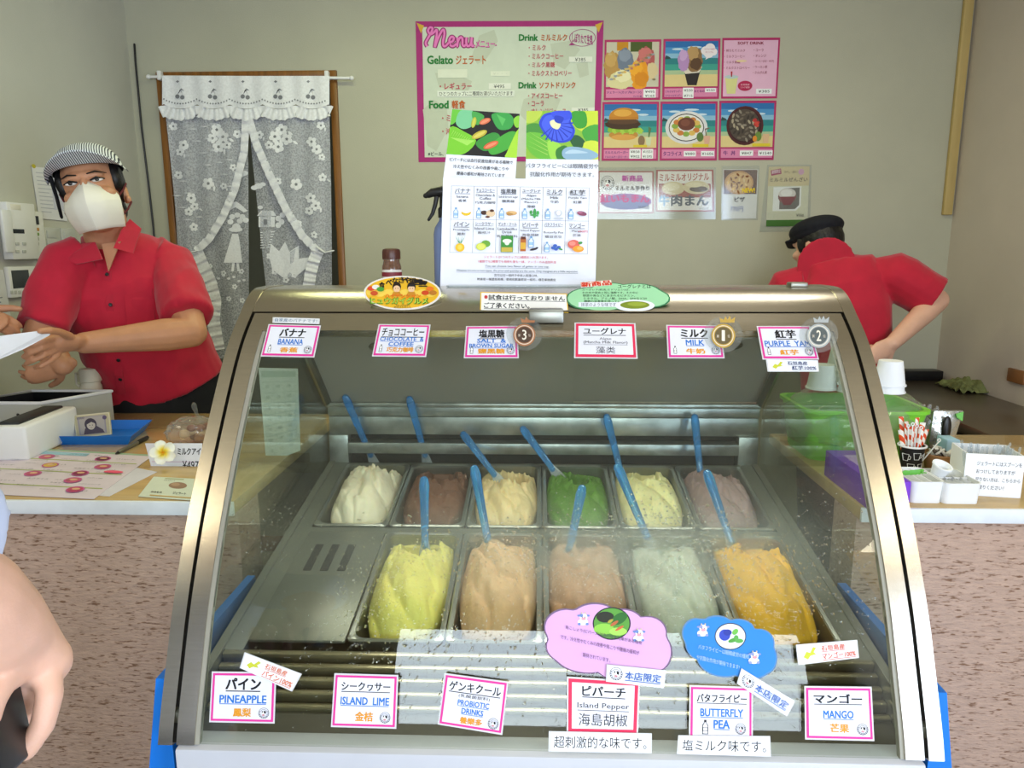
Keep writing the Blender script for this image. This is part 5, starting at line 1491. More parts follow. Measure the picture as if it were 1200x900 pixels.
for i in range(26):
    k = (.10 + .30 * ((i * 7) % 13) / 13) if i < 12 else (.52 + .42 * ((i * 7) % 13) / 13)
    c_ = bl + dv * k + nv_ * (.012 + .060 * ((i * 5) % 7) / 7)
    tlt = Vector(((((i * 3) % 5) - 2) * .005 + (.01 if i >= 12 else -.004), .0, .088 + .012 * ((i * 11) % 5) / 5))
    sp = empty('clear_spoon', c_, 'clear plastic spoon standing in the paper sign holder', 'spoon', 'clear spoons in the sign holder')
    b = MB(); b.tube([c_ + Vector((0, 0, .004)), c_ + tlt], [.0028, .0036], 8, flat=.5); b.build('handle', m_clear, sp)
    b = MB(); b.ell(c_ + Vector((0, 0, .010)), (.007, .003, .010), nu=12, nv=8); b.build('bowl', m_clear, sp)
# purple tissue box with a leaf
a, c_ = on_z(986, 600, CZ), on_z(1067, 600, CZ)
tb = empty('tissue_box', (a + c_) / 2, 'purple tissue box standing against the right side of the case', 'box')
tx0, tx1 = CX + .628, c_.x
MB().rbox(tx0, tx1, a.y + .01, a.y + .235, CZ, CZ + .058, .002).build('carton', mat('purple_card', '#7a35c9', .45, vary=.1, scale=8), tb, smooth=30)
MB().rbox(tx0 + .02, tx1 - .02, a.y + .05, a.y + .19, CZ + .057, CZ + .0595, .0005).build('opening', mat('pale_purple_card', '#c9a6ec', .45), tb, smooth=30)
lf = on_y(1068, 553, a.y + .05); lf.z = CZ + .0635
le_ = empty('leaf_sprig', lf, 'small green plastic leaf sprig lying on the purple tissue box', 'leaf')
for i in range(5):
    d0 = Vector((cos(-.6 + i * .45), .5 * sin(-.6 + i * .45), .12)); o0 = lf + Vector((-.02 + i * .010, 0, 0))
    b = MB(); b.tube([o0, o0 + d0 * .008, o0 + d0 * .018, o0 + d0 * .026], [.001, .0055, .0045, .0008], 10, flat=.15, up=Vector((0, 1, 0))); b.build('leaf', mat('sprig_green', '#5fae3c', .5), le_)
MB().tube([lf + Vector((-.025, 0, 0)), lf + Vector((.03, .002, 0))], .001, 6).build('stem', mat('sprig_green', '#5fae3c', .5), le_)
# kitchen counter: crumpled green cloth; wooden block on the wall
kc_ = on_z(1134, 456, .90)
def rag(s, t):
    u, v = s * 2 - 1, t * 2 - 1; r = 1 + .18 * noise.noise(Vector((atan2(v, u + 1e-6) * 1.2, 2, 0)))
    h = .030 * (1 - max(abs(u), abs(v)) ** 2) + .030 * abs(noise.noise(Vector((u * 2.3, v * 2.3, 4)))) + .010 * noise.noise(Vector((u * 6, v * 6, 1)))
    return Vector((kc_.x + u * .085 * r, kc_.y + v * .11 * r, .905 + max(0, h)))
b = MB(); b.grid(rag, 40, 40, thick=(0, 0, -.004)); b.build('cleaning_cloth', mat('olive_cloth', '#7c8350', .95, vary=.25, scale=30, bump=.3, bscale=300), smooth=180, label='crumpled olive green cloth on the kitchen worktop', cat='cloth')
Ya, Yb = on_x(1184, 440, XR).y, on_x(1204, 440, XR).y; z1_, z0_ = on_x(1190, 432, XR).z, on_x(1190, 448, XR).z
MB().rbox(XR - .014, XR, min(Ya, Yb), max(Ya, Yb), z0_, z1_, .003).build('wooden_block', mat('brown_wood_block', '#8a5c34', .5, vary=.2, scale=20), smooth=30, label='small brown wooden block fixed to the right wall above the worktop', cat='wood')

# ================================================================== on the lid of the case
LZ = 1.4235
jp = Vector((on_y(459, 310, 1.505).x, 1.505, LZ))
j = empty('spice_jar', jp, 'small glass spice jar with brown lid standing on the case top', 'jar')
MB().lathe([(0, 0), (.0185, 0), (.0195, .003), (.0195, .040), (.0165, .050), (.0165, .054), (0, .054)], 28, M=Matrix.Translation(jp)).build('jar', mat('brown_pepper_glass', '#6b4a38', .12, vary=.3, scale=200, coat=.6), j, smooth=40)
MB().lathe([(.0197, .008), (.0201, .008), (.0201, .034), (.0197, .034)], 28, M=Matrix.Translation(jp), caps=False).build('label', mat('jar_label', '#d9d3cc', .5, vary=.25, scale=90), j, smooth=40)
MB().lathe([(0, .0545), (.0182, .0545), (.0185, .058), (.0185, .070), (.017, .0745), (.011, .0765), (0, .077)], 28, M=Matrix.Translation(jp)).build('cap', mat('brown_cap', '#4b2416', .35), j, smooth=40)
MB().lathe([(.0202, .020), (.0204, .020), (.0204, .029), (.0202, .029)], 28, M=Matrix.Translation(jp), caps=False).build('label_band', mat('maroon_band', '#7d2430', .5), j, smooth=40)
sp_ = Vector((on_y(522, 300, 1.545).x, 1.537, LZ))
s_ = empty('spray_bottle', sp_, 'bluish clear spray bottle with black trigger behind the flavour sheet', 'bottle')
b = MB().lathe([(0, 0), (.021, 0), (.0225, .004), (.0225, .105), (.020, .118), (.011, .132), (.0095, .142), (0, .142)], 30, M=Matrix.Translation(sp_)); b.build('bottle', mat('blue_tinted_plastic', '#8ea0cf', .15, trans=.5, ior=1.2), s_, smooth=40)
MB().lathe([(0, .138), (.0125, .138), (.0125, .156), (.009, .160), (0, .160)], 24, M=Matrix.Translation(sp_)).build('collar', m_black, s_, smooth=40)
hp0 = sp_ + Vector((0, 0, .160))
b = MB(); b.tube([hp0 + Vector((.012, 0, .026)), hp0 + Vector((-.004, 0, .030)), hp0 + Vector((-.024, 0, .028)), hp0 + Vector((-.031, 0, .024))], [.010, .0115, .009, .007], 14); b.tube([hp0 - Vector((0, 0, .006)), hp0 + Vector((.001, 0, .022))], [.009, .010], 12); b.build('spray_head', m_black, s_)
b = MB(); b.tube([hp0 + Vector((-.014, 0, .022)), hp0 + Vector((-.018, 0, .004)), hp0 + Vector((-.024, 0, -.014)), hp0 + Vector((-.032, 0, -.026))], [.005, .0045, .004, .003], 10); b.build('trigger', m_black, s_)
MB().tube([hp0 + Vector((-.031, 0, .024)), hp0 + Vector((-.037, 0, .022))], .0055, 10).build('nozzle', m_black, s_)
# clear stand that carries the flavour sheet
sA, sB = on_y(519, 330, 1.512), on_y(699, 330, 1.512)
h_ = empty('sign_stand', ((sA.x + sB.x) / 2, 1.52, LZ), 'clear acrylic stand holding the flavour sheet on the case top', 'stand')
MB().rbox(sA.x + .012, sB.x - .012, 1.514, 1.517, LZ, LZ + .20, .001).build('back_plate', m_acryl, h_, smooth=30)
MB().rbox(sA.x + .012, sB.x - .012, 1.470, 1.5558, LZ - .0, LZ + .003, .001).build('foot', m_acryl, h_, smooth=30)
# sheet with a printed grid standing on the counter left of the case, seen through its side glass

# ================================================================== printed signs
def cow_logo(s, cx, cy, rx, ry):
    """round stamp: ring of small letters round a cow face with black patches"""
    s.ring(cx, cy, rx, ry, .06, '#22222a', 24)
    for i in range(16):
        a = 2 * pi * i / 16
        if -0.4 < sin(a) : s.ellipse(cx + rx * .86 * cos(a), cy + ry * .86 * sin(a), rx * .09, ry * .09, '#22222a', n=6)
    s.ring(cx, cy, rx * .72, ry * .72, .06, '#22222a', 20)
    s.ellipse(cx, cy + ry * .06, rx * .30, ry * .42, '#ffffff', n=14)
    s.poly([(cx + rx * u, cy + ry * v) for u, v in ((.02, -.40), (.34, -.42), (.46, -.18), (.36, .12), (.10, .02))], '#1a1a1e')
    s.poly([(cx + rx * u, cy + ry * v) for u, v in ((-.34, -.36), (-.16, -.42), (-.16, -.18), (-.30, -.10))], '#1a1a1e')
    s.ellipse(cx - rx * .02, cy + ry * .34, rx * .26, ry * .18, '#c98f98', n=12)
    s.ellipse(cx - rx * .14, cy - ry * .06, rx * .05, ry * .07, '#1a1a1e', n=8)
def bottle_icon(s, x0, y0, x1, y1, line='#26262e', fill='#ffffff'):
    w, h = x1 - x0, y1 - y0
    s.poly([(x0 + w * u, y0 + h * v) for u, v in ((.3, 0), (.3, .2), (.02, .36), (.02, 1), (.98, 1), (.98, .36), (.7, .2), (.7, 0))], line)
    s.poly([(x0 + w * u, y0 + h * v) for u, v in ((.38, .18), (.38, .24), (.14, .40), (.14, .94), (.86, .94), (.86, .40), (.62, .24), (.62, .18))], fill)
    s.rect(x0 + w * .14, y0 + h * .52, x0 + w * .86, y0 + h * .78, '#9fc4e4' if fill != '#ffffff' else line)
    s.rect(x0 + w * .20, y0 + h * .56, x0 + w * .80, y0 + h * .74, fill) if fill == '#ffffff' else None
def WF(out): return Flat((0, BACK - out, 1.5), (1, 0, 0), (0, 0, 1))
WALLS = WF(.002)
# ---- big menu board
s = Sign([(487, 25), (707.5, 24), (702.5, 188.5), (490.5, 190)], WALLS, .0015).paper('#a82a78')
s.rect(.035, .04, .965, .965, '#ccd6c6')
for pts in ([(.03, .62), (.09, .55), (.16, .60), (.17, .75), (.10, .92), (.05, .88)], [(.10, .36), (.20, .36), (.30, .42), (.27, .52), (.20, .48), (.12, .46)], [(.34, .10), (.42, .06), (.44, .14), (.38, .26), (.33, .30), (.30, .24)], [(.72, .16), (.82, .14), (.88, .20), (.80, .34), (.74, .30)], [(.58, .55), (.70, .50), (.78, .55), (.74, .70), (.62, .74), (.56, .66)], [(.86, .30), (.92, .28), (.93, .38), (.88, .40)]):
    s.poly(pts, '#c0c8b6')
for pts in ([(.005, .01), (.045, .03), (.028, .085)], [(.955, .03), (.995, .01), (.975, .085)]): s.poly(pts, '#d4a93c')
MENU = [[(.060, .175), (.052, .150), (.066, .115), (.086, .070), (.090, .048), (.076, .044), (.066, .066), (.080, .090), (.100, .075), (.112, .060), (.112, .100), (.104, .150), (.102, .178), (.116, .130), (.138, .072), (.150, .060), (.154, .090), (.146, .140), (.148, .172), (.160, .172), (.176, .150)],
        [(.176, .150), (.196, .140), (.204, .118), (.192, .108), (.180, .130), (.184, .165), (.200, .174), (.218, .156)],
        [(.222, .112), (.224, .140), (.222, .176), (.226, .140), (.240, .112), (.250, .124), (.250, .160), (.258, .174), (.268, .165)],
        [(.272, .112), (.270, .145), (.276, .172), (.290, .168), (.298, .140), (.300, .112), (.298, .145), (.302, .172), (.312, .170)]]
for w_, c_ in ((.0150, '#96266f'), (.0075, '#e87cc4')):
    for L_ in MENU: s.stroke(L_, w_, c_, 1.33)
    s.layer += 3
s.text('-メニュー-', .312, .135, .432, .185, '#a8307e', .06).text('-メニュー-', .314, .138, .430, .182, '#ea7cc4', .01)
s.text('Gelato', .060, .240, .197, .297, '#1f7a34', .045).text('ジェラート', .215, .240, .375, .300, '#bd5c1e', .03)
s.rect(.115, .335, .275, .395, '#dde3d2'); s.rect(.40, .350, .505, .385, '#dde3d2'); s.text('¥・・・', .415, .360, .49, .376, '#c8cdbd')
s.text('・レギュラー', .125, .430, .298, .478, '#bd3450', .02); s.rect(.390, .435, .510, .478, '#e2e6dc'); s.text('¥495', .418, .445, .475, .470, '#444a48', .01)
s.rect(.11, .487, .53, .530, '#dfe5dc'); s.text('ひとつのカップに二種類お選びいただけます', .122, .492, .522, .524, '#3a3e3c', .01)
s.text('Food', .066, .558, .170, .612, '#1f7a34', .05).text('軽食', .190, .556, .262, .614, '#bd5c1e', .04)
s.text('・ミ', .135, .660, .180, .705, '#bd3450', .02).text('・沖', .135, .755, .182, .800, '#bd3450', .02)
s.text('※ビール、ジェラ', .055, .925, .215, .955, '#32383a', .015)
s.text('Drink', .553, .095, .652, .138, '#1f7a34', .05).text('ミルミルク', .670, .095, .808, .140, '#bd5c1e', .03)
s.ring(.890, .120, .070, .060, .05, '#a8307e'); s.poly([(.83, .155), (.818, .172), (.85, .170)], '#a8307e')
s.text('しぼりたて生乳', .835, .085, .945, .150, '#a8307e', .03, slant=.02)
for i, t in enumerate(('・ミルク', '・ミルクコーヒー', '・ミルク黒糖', '・ミルクストロベリー')):
    s.text(t, .605, .168 + i * .060, .605 + (.090, .185, .140, .232)[i], .206 + i * .060, '#bd3450', .015)
s.rect(.820, .252, .945, .290, '#e2e6dc'); s.text('¥385', .853, .260, .910, .284, '#444a48', .01)
s.text('Drink', .553, .430, .648, .472, '#1f7a34', .05).text('ソフトドリンク', .665, .430, .858, .474, '#bd5c1e', .03)
for i, t in enumerate(('・アイスコーヒー', '・コーラ', '・オレンジジュース')):
    s.text(t, .605, .508 + i * .055, .605 + (.185, .085, .205)[i], .546 + i * .055, '#bd3450', .015)
s.rect(.840, .612, .965, .645, '#e2e6dc'); s.text('¥385', .875, .618, .930, .640, '#444a48', .01)
s.build('menu_board', label='large pink bordered menu board headed Menu on the back wall', cat='menu')

# ---- six photo cards
SKY, SEA, SAND = '#2f78b4', '#2f8f86', '#dcc88c'
def beach(s, y1=.80):
    s.rect(.035, .04, .965, y1, '#2a6cae'); s.rect(.035, .14, .965, .26, '#4b90c6'); s.rect(.035, .24, .965, .33, '#88b8d4')
    for x, y, w in ((.25, .17, .10), (.55, .14, .13), (.72, .22, .10)): s.ellipse(x, y, w, .018, '#c8dcea', n=12)
    s.rect(.035, .32, .965, .42, '#2a7f84'); s.rect(.035, .42, .965, .52, '#3c9c8c'); s.rect(.035, .52, .965, .60, '#a9bf96'); s.rect(.035, .59, .965, y1, '#dcc88c')
    s.poly([(.035, .31), (.05, .27), (.12, .30), (.14, .33), (.035, .335)], '#2b4a4a')
def card(q, lab):
    s = Sign(q, WALLS, .0012).paper('#b02262', .35); s.lab = lab
    return s
def done(s, n='photo_card', cat='poster', group=None): return s.build(n, label=s.lab, cat=cat)
# gelato scoops
s = card([(708.6, 46.6), (775, 46), (773.5, 117), (707.5, 117.4)], 'gelato photo card, top left of the six menu cards'); s.rect(.035, .04, .965, .78, '#c9c4ae')
s.rect(.22, .04, .42, .18, '#c98b1c').rect(.46, .04, .84, .20, '#4c5b26')
for x, y, rx, ry, c in ((.14, .42, .14, .24, '#b8904e'), (.12, .32, .10, .12, '#c9a25e'), (.37, .34, .14, .20, '#707c90'), (.36, .26, .11, .10, '#8b96a8'), (.74, .36, .16, .24, '#b45a5a'), (.72, .26, .12, .12, '#cc7470'), (.85, .52, .10, .14, '#d9c59a'), (.62, .58, .17, .24, '#e89a1c'), (.57, .48, .12, .12, '#f0aa2a'), (.66, .66, .12, .12, '#d98a14'), (.28, .68, .22, .14, '#dcd4a0'), (.33, .60, .14, .10, '#ebe4b8')):
    s.ragged(x, y, rx, ry, c, x * 7 + y)
for i in range(26):
    s.ragged(.10 + .80 * ((i * .618) % 1), .24 + .46 * ((i * .377) % 1), .035, .018, ['#c9b47a', '#8a7a5c', '#e0b860', '#9aa0a8', '#b87a6a'][i % 5], i, .5, 16)
s.rect(.035, .82, .965, .965, '#d884ac'); s.text('ジェラート(カップ&コーン)', .05, .85, .66, .90, '#5a1e6c', .03); s.text('マシマシ盛', .52, .925, .67, .955, '#5a1e6c', .03)
s.rect(.70, .82, .92, .965, '#eceff0'); s.text('¥495', .73, .845, .90, .885, '#33383c', .01).text('¥165', .73, .915, .90, .952, '#33383c', .01); done(s)
# parfait
s = card([(777.6, 45.6), (844.4, 45), (842.5, 115.8), (776, 116.4)], 'dark parfait photo card with beach background, top middle of the six menu cards'); beach(s, .79)
s.poly([(.37, .52), (.66, .52), (.60, .77), (.44, .77)], '#2b2320').poly([(.33, .50), (.69, .46), (.64, .56), (.40, .58)], '#d9d0c0')
for x, y, rx, ry, c in ((.55, .34, .15, .20, '#8a6a42'), (.52, .24, .10, .12, '#b89460'), (.58, .42, .10, .10, '#5a3f28'), (.36, .36, .10, .18, '#b48cc0'), (.35, .27, .07, .09, '#c8a4d2')): s.ragged(x, y, rx, ry, c, x * 9)
for x, y, r in ((.74, .20, .08), (.82, .16, .09), (.88, .22, .07), (.80, .24, .09)): s.ellipse(x, y, r, r * .9, '#ece4e8', n=14)
s.poly([(.76, .30), (.74, .35), (.82, .31)], '#ece4e8'); s.text('サクサク食感の', .72, .16, .91, .19, '#b24a6a').text('オリジナル', .74, .21, .88, .24, '#b24a6a')
s.rect(.035, .82, .965, .965, '#d884ac'); s.text('ミルミルサンデー', .05, .85, .34, .89, '#5a1e6c', .03).text('スペシャルサンデー', .05, .92, .34, .955, '#5a1e6c', .03).text('おとなの', .56, .85, .74, .89, '#5a1e6c', .03)
s.rect(.36, .81, .55, .985, '#eceff0').text('¥550', .38, .835, .53, .875, '#33383c', .01).text('¥715', .38, .925, .53, .965, '#33383c', .01); s.rect(.75, .82, .94, .89, '#eceff0').text('¥550', .77, .838, .92, .872, '#33383c', .01); done(s)
# soft drinks
s = card([(846.6, 44.4), (914.4, 44), (910.5, 115.2), (845, 115.6)], 'pale pink soft drink list card, top right of the six menu cards'); s.rect(.03, .04, .97, .965, '#e2b4ce')
s.text('SOFT DRINK', .27, .065, .72, .110, '#8a2440', .05)
for i, t in enumerate(('・搾りたてミルク', '・ミルクコーヒー', '・ミルク黒糖', '・ミルクストロベリー')): s.text(t, .04, .185 + i * .095, .04 + (.36, .36, .28, .45)[i], .230 + i * .095, '#8a2440', .02)
for i, t in enumerate(('・コーラ', '・オレンジ', '・コーヒー(ICE・HOT)', '・ウーロン茶', '・さんぴん茶')): s.text(t, .55, .18 + i * .092, .55 + (.17, .22, .36, .25, .25)[i], .225 + i * .092, '#8a2440', .02)
s.poly([(.06, .64), (.29, .64), (.25, .92), (.10, .92)], '#d8d692').ellipse(.175, .64, .125, .03, '#b8c8cc').poly([(.16, .55), (.19, .55), (.185, .64), (.165, .64)], '#b02c2c')
s.ellipse(.42, .79, .13, .085, '#b0204e'); s.text('石垣島産', .34, .755, .50, .785, '#f2c8d6').text('ミルク使用', .34, .80, .50, .83, '#f2c8d6')
s.rect(.62, .84, .90, .925, '#eceff0').text('¥385', .66, .86, .86, .905, '#33383c', .01)
s.ellipse(.34, .38, .10, .018, '#ecd2a2', n=10); done(s)
# burger
s = card([(706, 119.4), (772.4, 119), (771, 188.4), (705, 188.4)], 'burger photo card, lower left of the six menu cards'); beach(s, .78)
s.ellipse(.38, .56, .26, .08, '#c08a3c').ellipse(.38, .60, .22, .05, '#d9a04e')
for i in range(8): s.ragged(.16 + i * .072, .47 + .02 * (i % 2), .062, .05, ['#8cb83a', '#a8cc4c'][i % 2], i, .5)
s.ragged(.37, .38, .31, .085, '#46301f', 4, .15).ellipse(.37, .33, .28, .05, '#5c4028')
s.ellipse(.38, .26, .26, .16, '#c8862a', a0=180, a1=360).rect(.12, .255, .64, .30, '#c07e26').ellipse(.36, .19, .16, .06, '#e0a848')
s.poly([(.77, .60), (.88, .60), (.86, .74), (.79, .74)], '#cfd6b0').ellipse(.70, .66, .06, .09, '#8a7050').poly([(.82, .42), (.87, .45), (.84, .60), (.82, .60)], '#5c7a4c').rect(.56, .73, .80, .77, '#d9c430')
s.rect(.035, .81, .965, .965, '#d884ac'); s.text('ミルミルバーガー', .06, .835, .47, .88, '#5a1e6c', .03).text('ミルミルチーズバーガー', .06, .915, .47, .955, '#5a1e6c', .03)
for x, a, b_ in ((.49, '¥858', '¥902'), (.71, '¥1551', '¥1595')): s.rect(x, .80, x + .20, .965, '#eceff0').text(a, x + .02, .825, x + .18, .868, '#33383c', .01).text(b_, x + .02, .905, x + .18, .948, '#33383c', .01)
done(s)
# taco rice
s = card([(774, 119), (841, 118.6), (840, 188), (773, 188.2)], 'white plate of taco rice photo card, lower middle of the six menu cards'); beach(s, .78)
s.ellipse(.46, .44, .37, .28, '#d9d9dc').ellipse(.46, .44, .31, .235, '#1f1f20').ellipse(.46, .44, .295, .22, '#e4e2dc')
for i in range(12): s.ellipse(.46 + .20 * cos(i * .53), .42 + .13 * sin(i * .53), .06, .045, ['#8aa848', '#c87a3a', '#d8b45c'][i % 3], n=10)
s.ellipse(.46, .38, .15, .11, '#6a3b2c').ellipse(.44, .36, .08, .06, '#7d4a38'); s.rect(.57, .72, .85, .77, '#d9c430').ellipse(.70, .60, .06, .08, '#5e7a3c').poly([(.76, .58), (.88, .58), (.86, .72), (.78, .72)], '#d8a890').poly([(.78, .46), (.86, .44), (.86, .46), (.80, .48), (.82, .58), (.80, .58)], '#7d6a5c')
s.rect(.035, .81, .965, .965, '#d884ac'); s.text('タコライス', .06, .845, .38, .92, '#5a1e6c', .03); s.rect(.42, .84, .63, .93, '#eceff0').text('¥880', .44, .862, .61, .908, '#33383c', .01); s.text('セット', .655, .86, .71, .905, '#b03030', .02); s.rect(.72, .84, .95, .93, '#eceff0').text('¥1606', .735, .862, .935, .908, '#33383c', .01)
done(s)
# beef bowl
s = card([(843, 118), (910, 117.8), (906.5, 187.4), (842, 187.6)], 'dark brown beef bowl photo card, lower right of the six menu cards'); beach(s, .78)
s.ellipse(.46, .42, .33, .33, '#4c1f20').ellipse(.46, .42, .29, .29, '#3a1618').ellipse(.45, .41, .27, .27, '#4e443a')
for i in range(34):
    a = i * 2.4; r = .26 * sqrt(i / 34); s.ellipse(.45 + r * cos(a), .41 + r * sin(a), .042, .02, ['#8d8474', '#a89c84', '#3b322a', '#6b6052'][i % 4], rot=i * 47, n=8)
for i in range(6): s.ellipse(.655 + .03 * cos(i), .37 + .05 * sin(i * 1.3), .035, .03, ['#b3322e', '#cc4638'][i % 2], n=8)
s.rect(.60, .72, .92, .77, '#d9c430').ellipse(.70, .60, .06, .08, '#6a8a3c').poly([(.78, .56), (.90, .56), (.88, .72), (.80, .72)], '#d8b48c').ellipse(.64, .64, .04, .05, '#d98a2c')
s.rect(.035, .81, .965, .965, '#d884ac'); s.text('牛  丼', .08, .845, .30, .92, '#5a1e6c', .03); s.rect(.38, .84, .62, .93, '#eceff0').text('¥847', .41, .862, .59, .908, '#33383c', .01); s.text('セット', .64, .86, .70, .905, '#b03030', .02); s.rect(.71, .84, .97, .93, '#eceff0').text('¥1540', .73, .862, .95, .908, '#33383c', .01)
done(s)

# ---- laminated notices below
def sleeve(q, o, surf=WALLS):
    t = Sign(q, surf, .0004, .0014); t.paper(m_film); return t.build('plastic_sleeve', o)
s = card([(701, 200.3), (766, 200.6), (766, 250), (701, 250)], 'laminated new product notice with pink letters, leftmost of the lower wall notices'); s.rect(.02, .02, .98, .98, '#e9e3e2'); s.border(.025, .03, '#a8443c')
cow_logo(s, .17, .28, .12, .17); s.text('新商品', .43, .10, .80, .24, '#b04a9c', .04); s.text('ミルミル手作り', .31, .35, .92, .46, '#26232c', .03)
s.ellipse(.5, .72, .46, .19, '#b9a4d8').ellipse(.5, .80, .40, .10, '#a9b4e4'); s.text('紅いもまん', .04, .54, .92, .74, '#e084ba', .05); s.text('¥450', .72, .82, .92, .90, '#8a90b4', .02)
o = done(s, 'notice'); sleeve([(699, 196), (769, 196), (769, 257), (699, 257)], o)
s = card([(769, 199), (836, 198.8), (837, 248), (768, 248)], 'laminated steamed bun notice with red band, second of the lower wall notices'); s.rect(.02, .02, .98, .98, '#ebe4dc'); s.border(.03, .035, '#a8443c')
s.text('ミルミルオリジナル', .06, .10, .92, .27, '#b0402f', .03, slant=-.02); s.rect(.05, .33, .95, .66, '#9c4238')
s.ellipse(.30, .44, .20, .16, '#d8c69c').ellipse(.28, .40, .13, .09, '#e8dab4').ellipse(.70, .42, .23, .16, '#dac8a0').ellipse(.74, .46, .16, .07, '#55423a').ellipse(.66, .36, .14, .06, '#e8dab4')
s.text('牛', .06, .60, .23, .86, '#6aa8d8', .05).text('肉まん', .27, .60, .90, .86, '#22384c', .05); s.text('¥450', .74, .90, .90, .95, '#5a5a5a')
o = done(s, 'notice'); sleeve([(768, 196), (839, 196), (838.5, 257), (768, 257)], o)
s = card([(847.5, 198.5), (888.5, 198.5), (886, 256), (847, 256)], 'laminated pizza notice, third of the lower wall notices'); s.rect(0, 0, 1, 1, '#e6e4e2'); s.rect(.02, .01, .98, .50, '#5a2f20')
s.ellipse(.46, .27, .42, .24, '#c9965a').ellipse(.46, .27, .37, .205, '#dcb070')
for i in range(20):
    a = i * 2.4; r = .34 * sqrt(i / 20); s.ellipse(.46 + r * cos(a), .27 + r * .56 * sin(a), .05, .022, ['#7a4a2c', '#8d5a34', '#e8cc94'][i % 3], rot=i * 50, n=8)
s.text('NEW!', .56, .38, .92, .47, '#e8c81c', .05); s.text('ピザ', .34, .56, .64, .66, '#33343a', .02); s.text('770円', .22, .75, .60, .86, '#8f97b8', .02)
o = done(s, 'notice'); sleeve([(845.5, 194), (890, 194), (888, 258), (845, 258)], o)
s = card([(901, 195.5), (948.8, 194.8), (946, 265), (897.5, 265.5)], 'laminated cream and green zenzai notice, rightmost of the lower wall notices'); s.rect(0, 0, 1, 1, '#d9d6b8'); s.rect(0, 0, 1, .32, '#d8c79a')
s.poly([(.05, .06), (.30, .03), (.32, .12), (.07, .15)], '#a8345c'); s.text('期間限定', .08, .06, .29, .12, '#f0d8e0', .02, slant=-.02); s.text('冷やし・温かい', .38, .07, .72, .11, '#4a4038', .01); s.ellipse(.80, .09, .07, .05, '#d8a4c0')
s.text('ミルミルぜんざい', .04, .18, .96, .25, '#3c342c', .02); s.poly([(.14, .34), (.82, .33), (.82, .66), (.70, .74), (.14, .74)], '#f2f2ee'); s.poly([(.42, .36), (.78, .35), (.78, .64), (.68, .71), (.30, .71), (.30, .50)], '#5c564c')
s.ellipse(.48, .50, .22, .12, '#7a2f34').ellipse(.48, .45, .21, .09, '#e0d8d0').ellipse(.46, .44, .14, .06, '#f4f0ea').poly([(.30, .50), (.68, .50), (.58, .64), (.40, .64)], '#7a3038')
for i in range(14): s.rect(.05 + i * .065, .76, .053 + i * .065, .86, '#a9b48c')
s.text('¥550', .72, .79, .90, .84, '#54504a'); s.rect(0, .89, 1, 1, '#3f6b2c')
o = done(s, 'notice'); sleeve([(899, 193), (951, 193), (949, 271), (890, 272)], o)

# ---- sheets standing on the lid
SHY = 1.5105
SHF = Flat((0, SHY, 1.5), (1, 0, 0), (0, 0, 1)); SHB = Flat((0, SHY + .0086, 1.5), (1, 0, 0), (0, 0, 1))
def leafp(s, x, y, l, w, a, c, vein='#cfe09a', k=.75):
    ca, sa = cos(radians(a)), sin(radians(a))
    pts = [(x + (u * ca - v * sa) * l, y + (u * sa + v * ca) * l / k) for u, v in ((0, 0), (.2, w * .75), (.45, w), (.75, w * .6), (1, 0), (.75, -w * .6), (.45, -w), (.2, -w * .75))]
    s.poly(pts, c); s.poly([(x, y), (x + (.9 * ca - .015 * sa) * l, y + (.9 * sa + .015 * ca) * l / k), (x + (.9 * ca + .015 * sa) * l, y + (.9 * sa - .015 * ca) * l / k)], vein)
def clip01(s): pass
def pepper_picture(s, x0, y0, x1, y1):
    w, h = x1 - x0, y1 - y0
    s.rect(x0, y0, x1, y1, '#221f1c')
    def P(pts):
        if 3 < len(pts) < 14: pts = [tuple(q) for q in catmull2(pts, 4, True)]
        return [(x0 + w * min(1, max(0, u)), y0 + h * min(1, max(0, v))) for u, v in pts]
    for pts, c in (([(0, 0), (.16, 0), (.10, .22), (0, .34)], '#6cc03e'), ([(.12, .02), (.30, 0), (.34, .30), (.20, .42), (.08, .30)], '#7bc48e'), ([(.30, .02), (.48, .10), (.42, .30), (.34, .26)], '#4aa24a'), ([(0, .40), (.22, .48), (.40, .66), (.26, .96), (0, 1)], '#7cc832'), ([(.02, .62), (.38, .66), (.28, .78)], '#a4dc5c'), ([(.60, .04), (.82, 0), (.92, .14), (.88, .34), (.72, .38), (.62, .20)], '#3f9e48'), ([(.66, .04), (.80, .14), (.76, .30)], '#5cb85c'),
                   ([(.40, .70), (.62, .46), (.74, .54), (.66, .80), (.52, .88)], '#3c8f3a'), ([(.60, .74), (.86, .42), (1, .46), (.94, .72), (.74, .92), (.62, .94)], '#4ba63c'), ([(.86, .86), (1, .34), (1, 1), (.84, 1)], '#a8d83c'), ([(.92, .12), (1, .05), (1, .30), (.94, .28)], '#8ccc3c')): s.poly(P(pts), c)
    for cx, cy, l, r, a, c, c2 in ((.34, .26, .17, .035, 95, '#b4b83c', '#ccc854'), (.50, .22, .15, .05, -38, '#d9704a', '#ea9068'), (.44, .52, .21, .058, -40, '#bfae3a', '#d8c85c'), (.62, .74, .20, .055, -38, '#d8643c', '#ee8c64')):
        for k, rr_, cc_ in ((1, r, c), (.8, r * .5, c2)):
            ca, sa = cos(radians(a)), sin(radians(a)); pts = []
            for i in range(18):
                t = 2 * pi * i / 18; u, v = l * .62 * k * cos(t), rr_ * sin(t)
                pts.append((cx + u * ca - v * sa, cy + (u * sa + v * ca) * 1.15))
            s.poly(P(pts), cc_)
    for k in range(9): s.poly(P([(.02 + k * .03, .62 + k * .01), (.06 + k * .03, .46 + k * .02), (.07 + k * .03, .47 + k * .02)]), '#a4dc5c')
